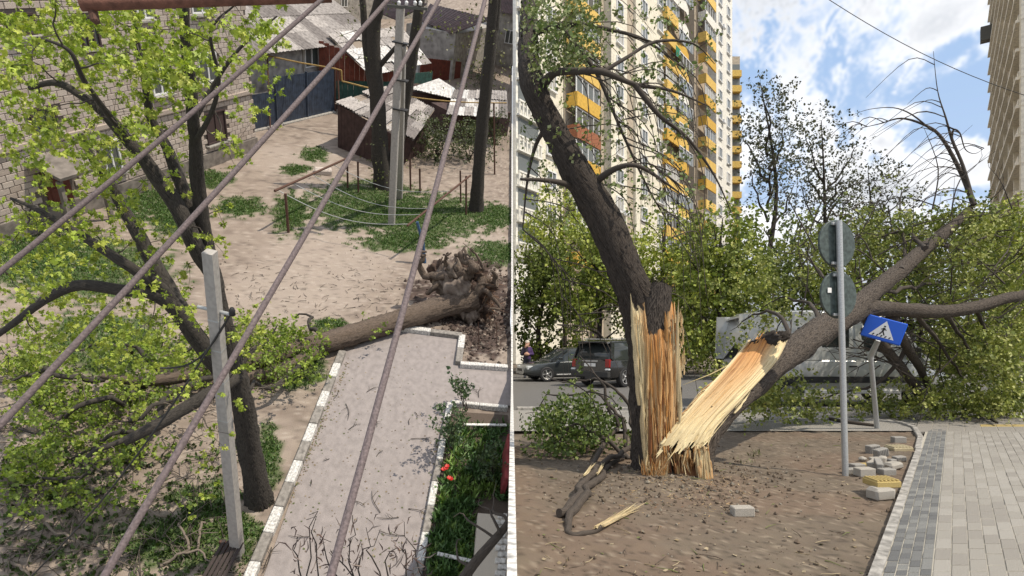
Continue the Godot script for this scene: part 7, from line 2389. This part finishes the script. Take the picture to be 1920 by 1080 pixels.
# ---------- poles, clothes posts, twigs ----------
func yard_things() -> void:
	# near concrete pole
	var b := lg(446, 1042)
	var top := lp(b, 393, 472)
	var t := thing("concrete_pole", b, LB, "square tapered concrete pole beside the leafy tree", "pole")
	var m := MB.new()
	var ax := (top - b).normalized()
	var px := (XL - ax * XL.dot(ax)).normalized()
	var pz := px.cross(ax)
	var P := func(s: float, sx: float, sz: float, r: float) -> Vector3: return b + ax * s + px * sx * r + pz * sz * r
	var hgt := b.distance_to(top)
	var lo := []
	var hi := []
	for k in 4:
		var sx: float = [-1, 1, 1, -1][k]
		var sz: float = [1, 1, -1, -1][k]
		lo.append(P.call(-0.3, sx, sz, 0.108)); hi.append(P.call(hgt, sx, sz, 0.08))
	for k in 4: m.quad(hi[k], hi[(k + 1) % 4], lo[(k + 1) % 4], lo[k])
	m.quad(hi[3], hi[2], hi[1], hi[0])
	part("shaft", m, M.concrete_pole, t)
	for f in [0.55, 0.67, 0.76, 0.84]:
		var r := MB.new()
		r.box(b + ax * hgt * f, Basis(px, ax, pz), Vector3(0.212 - 0.045 * f, 0.03, 0.212 - 0.045 * f))
		part("band", r, M.galvanised, t)
	var ar := MB.new()
	ar.rod(b + ax * hgt * 0.86 - px * 0.28, b + ax * hgt * 0.86 + px * 0.3, 0.03, 0.03, 8)
	part("bracket", ar, M.galvanised, t)
	var ins := MB.new()
	ins.lathe(b + ax * hgt * 0.86 + px * 0.28, Basis(px, ax, pz), [[0.0, -0.02], [0.05, 0.0], [0.045, 0.06], [0.05, 0.08], [0.03, 0.13], [0.0, 0.14]], 12)
	part("insulator", ins, M.black_plastic, t)
	# black cables from its bracket
	for q in [[400, 498, 40, 1100, 11.0, "black cable sagging from the near concrete pole towards the house"], [400, 500, 300, 690, 9.6, "short black cable tail hanging beside the near concrete pole"]]:
		var w := MB.new()
		var a := b + ax * hgt * 0.86 + px * 0.25
		var e := rp(q[2], q[3], q[4])
		var pp := PackedVector3Array()
		for k in 17: pp.append(a.lerp(e, k / 16.0) - UL * 0.35 * sin(PI * k / 16.0))
		w.tube(pp, ramp([0.016, 0.016], 17), 6)
		single("black_cable", w, M.black_cable, a, LB, q[5], "cable")
	# double concrete pole by the sheds
	b = lg(734, 421)
	var pt := lp(b, 753, 14)
	t = thing("double_pole", b, LB, "weathered concrete double pole with a crossarm by the sheds", "pole")
	for q in [[734, 421, 751, 14, 0.0], [749, 372, 754, 85, 0.0]]:
		var pb := lg(q[0], q[1])
		var pe := lp(b, q[2], q[3])
		var d := (pe - pb).normalized()
		var x := (XL - d * XL.dot(d)).normalized()
		var s := MB.new()
		s.bbox((pb + pe) * 0.5, Basis(x, d, x.cross(d)), Vector3(0.3, pb.distance_to(pe), 0.26), 0.03)
		part("shaft", s, M.concrete_pole, t)
	var ca := MB.new()
	ca.box(lp(b, 764, 14, -0.1), LB * Basis(Vector3.BACK, 0.1), Vector3(1.6, 0.1, 0.1))
	part("crossarm", ca, M.tower_dark, t)
	for u in [748, 762, 778, 788]:
		var s := MB.new()
		s.lathe(lp(b, u, 11, -0.1), LB, [[0.0, 0.0], [0.07, 0.02], [0.06, 0.1], [0.07, 0.14], [0.0, 0.2]], 10)
		part("insulator", s, M.white_frame, t)
	for v in [80, 150, 205]:
		var s := MB.new()
		s.box(lp(b, 751, v), LB, Vector3(0.62, 0.05, 0.36))
		part("band", s, M.black_plastic, t)
	# clothes posts with slanting crossbars
	var c1 := lg(541, 436)
	t = thing("clothes_post", c1, LB, "rusty clothes post with a long slanting crossbar in the trodden yard", "post")
	var cp := MB.new()
	var bar := MB.new()
	cp.rod(c1 - UL * 0.1, lp(c1, 535, 363), 0.06, 0.06, 8)
	var c1b := lg(652, 352)
	cp.rod(c1b, lp(c1b, 651, 298), 0.05, 0.05, 8)
	bar.rod(lp(c1, 515, 358), lp(c1b, 657, 294), 0.055, 0.055, 8)
	part("crossbar", bar, M.rust, t)
	split_rods(t, "post", [[c1 - UL * 0.1, lp(c1, 535, 363), 0.06], [c1b, lp(c1b, 651, 298), 0.05]], M.rust)
	mat("blue_paint", Color(0.05, 0.12, 0.24), 0.6, tx["coarse"], 2.0)
	var c2 := lg(797, 492)
	t = thing("clothes_post", c2, LB, "bent blue clothes post with a rusty crossbar by the uprooted roots", "post")
	var c2b := lg(874, 402)
	var bp := MB.new()
	bp.tube(PackedVector3Array([c2 - UL * 0.1, lp(c2, 793, 455), lp(c2, 782, 416)]), PackedFloat32Array([0.075, 0.07, 0.065]), 10)
	part("post", bp, M.blue_paint, t)
	bar = MB.new()
	bar.rod(lp(c2, 764, 423), lp(c2b, 882, 329), 0.05, 0.05, 8)
	part("crossbar", bar, M.rust, t)
	split_rods(t, "post", [[c2b, lp(c2b, 874, 330), 0.05], [lg(864, 380), lp(lg(864, 380), 863, 320), 0.045]], M.rust)
	var wires := [[520, 356, 768, 420, "pale clothes wire tied nearest the bent blue post"], [548, 343, 790, 402, "second pale clothes wire from the bent blue post"], [585, 327, 806, 391, "third pale clothes wire from the bent blue post"], [625, 309, 845, 358, "pale clothes wire farthest from the bent blue post"]]
	for q in wires:
		var w := MB.new()
		var a := lp(c1, q[0], q[1]).lerp(lp(c1b, q[0], q[1]), clampf((q[0] - 515) / 140.0, 0, 1))
		var e := lp(c2, q[2], q[3]).lerp(lp(c2b, q[2], q[3]), clampf((q[2] - 764) / 118.0, 0, 1))
		var pp := PackedVector3Array()
		for k in 13: pp.append(a.lerp(e, k / 12.0) - UL * 0.55 * sin(PI * k / 12.0))
		w.tube(pp, ramp([0.016, 0.016], 13), 5)
		single("clothes_wire", w, M.galvanised, a, LB, q[4], "wire", "clothes wires")
	for q in [[672, 362, 671, 305, "thin iron post between the long crossbar and the twin tree"], [770, 356, 769, 300, "taller of two thin iron posts right of the double pole"], [788, 362, 787, 318, "shorter of two thin iron posts right of the double pole"], [928, 328, 926, 195, "tall iron post carrying the yellow gas line near the retaining wall"]]:
		var w := MB.new()
		var g := lg(q[0], q[1])
		w.rod(g - UL * 0.1, lp(g, q[2], q[3]), 0.05, 0.05, 8)
		w.rod(lp(g, q[2], q[3]), lp(g, q[2], q[3]) + UL * 0.06, 0.07, 0.02, 8)
		single("iron_post", w, M.rust, g, LB, q[4], "post", "iron posts in the yard")
	# yellow line along the bushes
	var yl := MB.new()
	var ya := lp(lg(780, 300), 765, 181)
	var ye := lp(lg(930, 320), 950, 193)
	var yp := PackedVector3Array()
	for k in 13: yp.append(ya.lerp(ye, k / 12.0) - UL * 0.12 * sin(PI * k / 12.0))
	yl.tube(yp, ramp([0.035, 0.035], 13), 6)
	single("yellow_line", yl, M.yellow_pipe, ya, LB, "thin yellow gas line strung in front of the bushes", "pipe")
	# wire arch at the edge of the churned soil
	var wa := MB.new()
	var a0 := lg(898, 655)
	var a1 := lg(932, 655)
	wa.tube(PackedVector3Array([a0, lp(a0, 897, 604), lp(a0, 931, 604), a1]), PackedFloat32Array([0.014, 0.014, 0.014, 0.014]), 6)
	single("wire_hoop", wa, M.rust, a0, LB, "thin rusty wire hoop stuck in the churned soil", "hoop")
	# flat stone on the path
	var st := MB.new()
	st.bbox(lg(606, 325) + UL * 0.12, LB * Basis(Vector3.UP, 0.4), Vector3(0.9, 0.28, 0.6), 0.05)
	single("flat_stone", st, M.block_b, lg(606, 325), LB, "pale flat stone lying on the yard path", "stone")
	# slatted bench at the lower edge
	t = thing("slatted_bench", lg(395, 1075), LB, "dark slatted bench below the concrete pole", "bench")
	var d0 := (lg(428, 1030) - lg(392, 1095)).normalized()
	var dside := d0.cross(UL)
	for k in 5:
		var s := MB.new()
		s.bbox(lg(410, 1065, 0.42) + dside * (k - 2) * 0.095, frame(d0, UL), Vector3(1.35, 0.035, 0.07), 0.006)
		part("slat", s, mat("slat_wood", Color(0.05, 0.036, 0.034), 0.8, tx["streak"], 2.0), t)
	for s in [-1.0, 1.0]:
		var l := MB.new()
		l.bbox(lg(410, 1065, 0.2) + d0 * s * 0.5, frame(d0, UL), Vector3(0.06, 0.4, 0.42), 0.01)
		part("leg", l, M.rust, t)
	# broken limb and loose branches on the ground
	mat("split_wood", Color(0.55, 0.42, 0.28), 0.85, tx["streak"], 1.0)
	for q in [[345, 1035, 345, 1010, 335, 985, 332, 965, "pale broken branch standing in the weeds by the bench"], [300, 1062, 340, 1040, 375, 1030, 400, 1070, "pale bare branch curving past the slatted bench"], [130, 830, 170, 860, 200, 885, 215, 900, "reddish torn branch stump in the fallen leaves"], [385, 980, 378, 1000, 372, 1020, 370, 1040, "thin pale twig hanging near the concrete pole's foot"], [230, 965, 280, 965, 300, 968, 320, 970, "short dark stick lying in the weeds"], [90, 985, 110, 1000, 140, 1020, 150, 1030, "grey stick lying on the dusty lower slope"], [20, 1050, 30, 1060, 45, 1070, 55, 1085, "dark stub of a branch at the lower yard corner"]]:
		var w := MB.new()
		var pp := []
		for k in 4: pp.append(lg(q[k * 2], q[k * 2 + 1], [0.03, 0.12, 0.18, 0.05][k]))
		limb(w, pp, [0.035, 0.03, 0.025, 0.012], 7, [], 5, 0.2)
		for k in 4:
			var a: Vector3 = pp[rng.randi_range(0, 3)]
			var e := a + (rvec() + UL * 0.4).normalized() * rng.randf_range(0.2, 0.5)
			w.tube(PackedVector3Array([a, (a + e) * 0.5 + rvec() * 0.06, e]), PackedFloat32Array([0.014, 0.01, 0.004]), 4, false)
		single("fallen_branch", w, M.twig_pale, pp[0], LB, q[8], "branch")
	# brushwood over the dusty ground
	var bw := MB.new()
	for k in 620:
		var u := rng.randf_range(0, 440)
		var v := rng.randf_range(740, 1085)
		if k > 430:
			u = rng.randf_range(440, 760); v = rng.randf_range(500, 640)
		var p := lg(u, v)
		var s := local_ab(p)
		if Geometry2D.is_point_in_polygon(s, drive): continue
		var d := (rvec() + rvec() * 0.3)
		d = (d - UL * d.dot(UL)).normalized()
		var l := rng.randf_range(0.2, 0.9) if k < 430 else rng.randf_range(0.1, 0.4)
		var h := rng.randf_range(0.02, 0.25) if k < 430 else 0.03
		var q := p + d * l + UL * h * rng.randf()
		bw.col = Color(0.6, 0.6, 0.6) * rng.randf_range(0.5, 1.5)
		bw.tube(PackedVector3Array([p + UL * 0.03, (p + q) * 0.5 + UL * h + rvec() * l * 0.12, q + UL * 0.02]), PackedFloat32Array([0.011, 0.009, 0.004]), 4, false)
	var bo := single("brushwood", bw, M.twig_pale, lg(200, 900), LB, "tangle of dry broken twigs strewn over the lower yard", "twigs")
	bo.set_meta("kind", "stuff")
	# weeds in the lower corner
	var wm := MB.new()
	for k in 2600:
		var u := rng.randf_range(0, 460)
		var v := rng.randf_range(830, 1090)
		if noise.get_noise_2d(u * 0.25, v * 0.4) < 0.0: continue
		var p := lg(u, v)
		var g := rng.randf_range(0.6, 1.3)
		wm.col = Color(0.085 * g, 0.135 * g, 0.035 * g)
		for j in 3: wm.leaf(p + rvec() * 0.04, (UL + rvec() * 0.8).normalized(), (UL + rvec()).normalized(), rng.randf_range(0.06, 0.15), 0.3)
	var wo := single("low_weeds", wm, M.leaf_street, lg(300, 1000), LB, "low leafy weeds under the broken branches of the yard", "weeds")
	wo.set_meta("kind", "stuff")
	# dead leaves and grit gathered along the kerbs
	var dm := MB.new()
	for k in 1500:
		var f := rng.randf()
		var p := Vector3.ZERO
		if k % 3 == 0: p = lg(lerpf(790, 838, f) - absf(rng.randfn(0, 7)), lerpf(1080, 790, f), 0.024)
		elif k % 3 == 1: p = lg(lerpf(478, 652, f) + absf(rng.randfn(0, 6)), lerpf(1080, 672, f), 0.024)
		else: p = lg(rng.randf_range(560, 900), rng.randf_range(650, 1070), 0.024)
		if not Geometry2D.is_point_in_polygon(local_ab(p), drive): continue
		dm.col = [Color(0.16, 0.12, 0.09), Color(0.24, 0.19, 0.12), Color(0.10, 0.12, 0.04)][rng.randi() % 3]
		dm.leaf(p, (XL.rotated(UL, rng.randf() * TAU) + UL * 0.15).normalized(), (UL + rvec() * 0.3).normalized(), rng.randf_range(0.02, 0.07))
	var de := single("leaf_litter", dm, M.leaf_street, lg(640, 860), LB, "bits of dead leaf and grit along the drive's kerbs", "litter")
	de.set_meta("kind", "stuff")
	# twigs dropped on the drive
	var n := 0
	for q in [[700, 730, 14], [650, 772, 22], [665, 800, 12], [705, 793, 10], [768, 790, 8], [780, 778, 8], [790, 825, 18], [712, 850, 8], [612, 862, 5], [583, 905, 6], [705, 940, 22], [727, 970, 16], [675, 945, 10], [735, 1000, 18], [655, 965, 14], [560, 1005, 14], [900, 735, 16], [890, 732, 8], [630, 740, 14], [785, 960, 16], [605, 700, 12], [510, 1040, 20], [500, 1050, 20]]:
		var w := MB.new()
		var p := lg(q[0], q[1], 0.045)
		var d := XL.rotated(UL, rng.randf() * TAU)
		var l: float = q[2] / 60.0
		var pp := PackedVector3Array([p - d * l, p + d.rotated(UL, 1.0) * l * 0.2 + UL * 0.02, p + d * l])
		var cv := curve(pp, 4)
		w.tube(cv, ramp([0.010, 0.009, 0.004], cv.size()), 5, true)
		for k in 2:
			var a := cv[rng.randi_range(2, 5)]
			var e := a + d.rotated(UL, rng.randf_range(-1.2, 1.2)) * l * 0.7 + UL * 0.02
			w.tube(PackedVector3Array([a, (a + e) * 0.5 + UL * 0.01, e]), PackedFloat32Array([0.007, 0.005, 0.003]), 4, false)
		single("dropped_twig", w, M.twig, p, LB, "small dark twig lying on the pale drive", "twig", "twigs dropped on the drive")

func split_rods(t: Node3D, called: String, rods: Array, m: Material) -> void:
	for r in rods:
		var s := MB.new()
		s.rod(r[0], r[1], r[2], r[2], 8)
		part(called, s, m, t)

# ---------- garden at the lower right of the yard ----------
func garden() -> void:
	var beds := [lg(838, 775), lg(951, 782), lg(951, 1100), lg(790, 1100)]
	var mb := MB.new()
	mat("bed_soil", Color(0.13, 0.10, 0.08), 1.0, tx["fine"], 2.0, tx["fine_normal"], 1.2)
	mb.quad(beds[0] + UL * 0.09, beds[1] + UL * 0.09, beds[2] + UL * 0.09, beds[3] + UL * 0.09)
	if mb.n[0].dot(UL) < 0: fix_up(mb)
	ground_sheet("garden_bed", mb, M.bed_soil)
	var gm := MB.new()
	for k in 1700:
		var v := rng.randf_range(800, 1085)
		var lo := lerpf(850, 800, (v - 780) / 300.0)
		var u := rng.randf_range(lo, 948 if v < 940 else 890)
		if noise.get_noise_2d(u * 0.7, v * 0.5) < -0.12: continue
		var p := lg(u, v, 0.09)
		var g := rng.randf_range(0.6, 1.3)
		var tone := Color(0.10 * g, 0.19 * g, 0.06 * g)
		if noise2.get_noise_2d(u * 0.02, v * 0.02) > 0.15: tone = Color(0.17 * g, 0.27 * g, 0.06 * g)
		gm.col = tone
		for j in 5:
			var d := (UL + rvec() * 0.75).normalized()
			gm.leaf(p + rvec() * 0.05, d, rvec(), rng.randf_range(0.14, 0.34), 0.1)
	var go := single("garden_plants", gm, M.leaf_street, lg(880, 900), LB, "dense blade-leaved green plants filling the kerbed garden bed", "plants")
	go.set_meta("kind", "stuff")
	# red tulips
	mat("petal", Color(0.50, 0.02, 0.015), 0.5)
	for q in [[831, 882], [836, 880], [845, 900], [842, 898], [838, 876]]:
		var b := lg(q[0], q[1] + 14, 0.09)
		var t := thing("red_tulip", b, LB, "open red tulip in the garden bed near the white kerb", "flower", "red tulips")
		var s := MB.new()
		s.col = Color(0.06, 0.13, 0.04)
		var h := lp(b, q[0], q[1])
		s.tube(PackedVector3Array([b, (b + h) * 0.5 + rvec() * 0.02, h]), PackedFloat32Array([0.008, 0.007, 0.006]), 5, false)
		part("stem", s, M.leaf_street, t)
		var f := MB.new()
		for k in 6:
			var d := XL.rotated(UL, TAU * k / 6.0)
			f.leaf(h, (d * 0.75 + UL * 0.7).normalized(), (UL - d * 0.5).normalized(), 0.1, 0.4)
		part("petals", f, M.petal, t)
	# shrubs
	var lo := {"leaves": 5, "cols": [Color(0.05, 0.09, 0.04), Color(0.07, 0.11, 0.04)], "droop": -UL * 0.1, "up": UL, "spread": 0.08, "size": 0.075, "twigs": 2, "twig_len": 0.15, "twig": 0.006}
	for q in [[874, 770, 868, 728, 20, 24, 32, 0.9, "rose bush at the corner of the white garden kerb"], [846, 850, 848, 800, 24, 34, 60, 0.8, "leafy shrub leaning over the drive's white kerb"], [920, 900, 915, 870, 30, 40, 50, 0.8, "dark shrub by the red porch wall"]]:
		var b := lg(q[0], q[1], 0.05)
		var t := thing("garden_shrub", b, LB, q[8], "shrub", "shrubs in the garden bed")
		var w := MB.new()
		var bn := []
		for k in 5: limb(w, [b + rvec() * 0.05, b.lerp(lp(b, q[2], q[3]), 0.5) + rvec() * 0.12, lp(b, q[2], q[3]) + rvec() * 0.2], [0.014, 0.011, 0.005], 5, bn, 4)
		part("stems", w, M.twig, t)
		var tg := []
		for k in q[6]:
			var p := lp(b, q[2] + rng.randfn(0, q[4] * 0.5), q[3] + rng.randfn(0, q[5] * 0.5), rng.randfn(0, 0.2))
			if p.x < -0.15: tg.append(p)
		var lm := MB.new()
		var tw := MB.new()
		grow(tw, lm, bn, tg, lo)
		keep_left(lm)
		part("twigs", tw, M.twig, t).set_meta("kind", "stuff")
		part("leaves", lm, M.leaf_street, t).set_meta("kind", "stuff")
	# boards
	for q in [[870, 796, 950, 797, "long pale board edging the dark strip of the garden bed"], [820, 1038, 892, 1054, "white plastic strip lying across the garden plants"]]:
		var m := MB.new()
		var a := lg(q[0], q[1], 0.3)
		var e := lg(q[2], q[3], 0.3)
		m.bbox((a + e) * 0.5, frame(e - a, UL), Vector3(a.distance_to(e), 0.04, 0.09), 0.006)
		single("garden_board", m, M.white_paint, a, LB, q[4], "board")
	# porch: rough slab, tiled step, red and brick wall
	var pb := lg(930, 1040)
	var t := thing("porch", pb, LB, "small rough concrete porch beside the garden with a red wall strip", "porch")
	mat("porch_slab", Color(0.66, 0.59, 0.50), 0.95, tx["speck"], 1.2, tx["speck_normal"], 0.6)
	mat("wall_red", Color(0.30, 0.045, 0.05), 0.8, tx["coarse"], 1.0)
	mat("brick_pale", Color(0.66, 0.64, 0.61), 0.9, tx["coarse"], 1.5)
	var sl := MB.new()
	var q := [lg(896, 962, 0.5), lg(951, 966, 0.5), lg(951, 1110, 0.5), lg(884, 1110, 0.5)]
	sl.quad(q[0], q[1], q[2], q[3])
	for k in 4: sl.quad(q[k], q[(k + 1) % 4], q[(k + 1) % 4] - UL * 0.6, q[k] - UL * 0.6)
	fix_flat(sl)
	part("slab", sl, M.porch_slab, t)
	var rows := 12
	for j in rows:
		for k in 2:
			var m := MB.new()
			var p := lg(938 + k * 10 - (5 if j % 2 else 0), 968 + j * 12, 0.52)
			m.bbox(p, LB, Vector3(0.12, 0.08, 0.13), 0.012)
			if p.x < -0.14: part("brick", m, M.brick_pale, t)
	var rw := MB.new()
	var ra := lg(946, 915, 0.6)
	var re := lg(951, 832, 0.9)
	rw.bbox((ra + re) * 0.5, frame(re - ra, UL), Vector3(ra.distance_to(re), 1.0, 0.12), 0.02)
	part("red_wall", rw, M.wall_red, t)
	# bare shrub with dry pods below the window, its twigs reaching into view
	var bz := 9.6
	var base := rp(660, 1300, bz)
	t = thing("bare_shrub", base, LB, "bare twiggy shrub with dry curled pods at the near end of the drive", "shrub")
	var w := MB.new()
	var bn := []
	for k in 11:
		var u := 560.0 + k * 22.0
		limb(w, [base, rp(640 + k * 6, 1180, bz), rp(u + rng.randfn(0, 10), 1070, bz - 0.2), rp(u + rng.randfn(0, 22), rng.randf_range(965, 1040), bz - 0.3)], [0.03, 0.02, 0.012, 0.005], 6, bn, 5, 0.3)
	part("stems", w, M.twig, t)
	var pd := MB.new()
	for k in 110:
		var p := rp(rng.randf_range(545, 800), 1080 - absf(rng.randfn(0, 45)), bz - 0.3 + rng.randfn(0, 0.3))
		var d := (UL + rvec() * 0.9).normalized()
		var l := rng.randf_range(0.1, 0.28)
		pd.col = [Color(0.10, 0.07, 0.065), Color(0.30, 0.24, 0.21), Color(0.16, 0.10, 0.085)][rng.randi() % 3]
		pd.tube(PackedVector3Array([p, p + d * l * 0.5 + rvec() * 0.04, p + d * l]), PackedFloat32Array([0.005, 0.012, 0.003]), 4, false)
	part("pods", pd, M.root_fine, t).set_meta("kind", "stuff")
	# grey limb crossing the corner
	var gl := MB.new()
	var gz := 7.5
	limb(gl, [rp(840, 1130, gz), rp(880, 1068, gz), rp(920, 1020, gz + 0.1), rp(953, 978, gz + 0.4), rp(955, 940, gz + 1.0)], [0.075, 0.07, 0.06, 0.045, 0.02], 10, [], 5)
	var bnn := []
	for e in [[920, 1020, 890, 985, 850, 970], [880, 1068, 860, 1040, 865, 1010], [935, 1000, 925, 960, 900, 935], [950, 975, 925, 950, 930, 905]]:
		limb(gl, [rp(e[0], e[1], gz + 0.1), rp(e[2], e[3], gz + 0.3), rp(e[4], e[5], gz + 0.5)], [0.022, 0.015, 0.005], 6, bnn, 5, 0.2)
	keep_left(gl)
	single("near_branch", gl, M.bark_grey, rp(880, 1068, gz), LB, "smooth grey bare branch slanting across the porch corner", "branch")

func fix_flat(m: MB) -> void:
	for k in range(0, 4): if m.n[k].dot(UL) < 0: m.n[k] = -m.n[k]
	if (m.v[m.i[2]] - m.v[m.i[0]]).cross(m.v[m.i[1]] - m.v[m.i[0]]).dot(UL) < 0:
		for k in [0, 3]:
			var s := m.i[k + 1]; m.i[k + 1] = m.i[k + 2]; m.i[k + 2] = s

# ---------- the washing lines close by ----------
func washing_lines() -> void:
	var t := thing("rusty_bracket", rp(166, 8, 2.0), Basis.IDENTITY, "rusty iron pipe bracket holding the washing lines overhead", "bracket")
	var m := MB.new()
	m.rod(rp(150, 7, 2.0), rp(620, -8, 2.25), 0.024, 0.024, 14)
	part("pipe", m, M.rust_pipe, t)
	m = MB.new()
	m.bbox(rp(166, -10, 2.02), Basis(Vector3.BACK, 0.25), Vector3(0.022, 0.2, 0.03), 0.005)
	part("strut", m, M.rust, t)
	m = MB.new()
	m.rod(rp(540, -40, 2.2), rp(1000, -60, 2.35), 0.02, 0.02, 10)
	part("line_bar", m, M.rust, t)
	var k := 0
	var where := ["outermost washing line crossing over the block house", "washing line crossing over the forked tree limbs", "washing line crossing over the concrete pole and the twin tree", "washing line crossing the drive and the uprooted trunk"]
	for q in [[-60, 559, 1.55, 640, -34, 2.2], [-60, 861, 1.25, 760, -38, 2.2], [150, 1157, 1.1, 845, -40, 2.25], [590, 1192, 1.0, 920, -42, 2.3]]:
		m = MB.new()
		var a := rp(q[0], q[1], q[2])
		var e := rp(q[3], q[4], q[5])
		var pp := PackedVector3Array()
		for j in 21: pp.append(a.lerp(e, j / 20.0) - Vector3(0, 0.014, 0) * sin(PI * j / 20.0) + Vector3(0.0012, 0.0, 0) * noise.get_noise_1d(j * 9.0 + k * 40.0))
		m.tube(pp, ramp([0.0078, 0.0078], 21), 10)
		single("washing_line", m, M.cable, a, Basis.IDENTITY, "thick mauve-grey " + where[k], "cable", "washing lines")
		k += 1
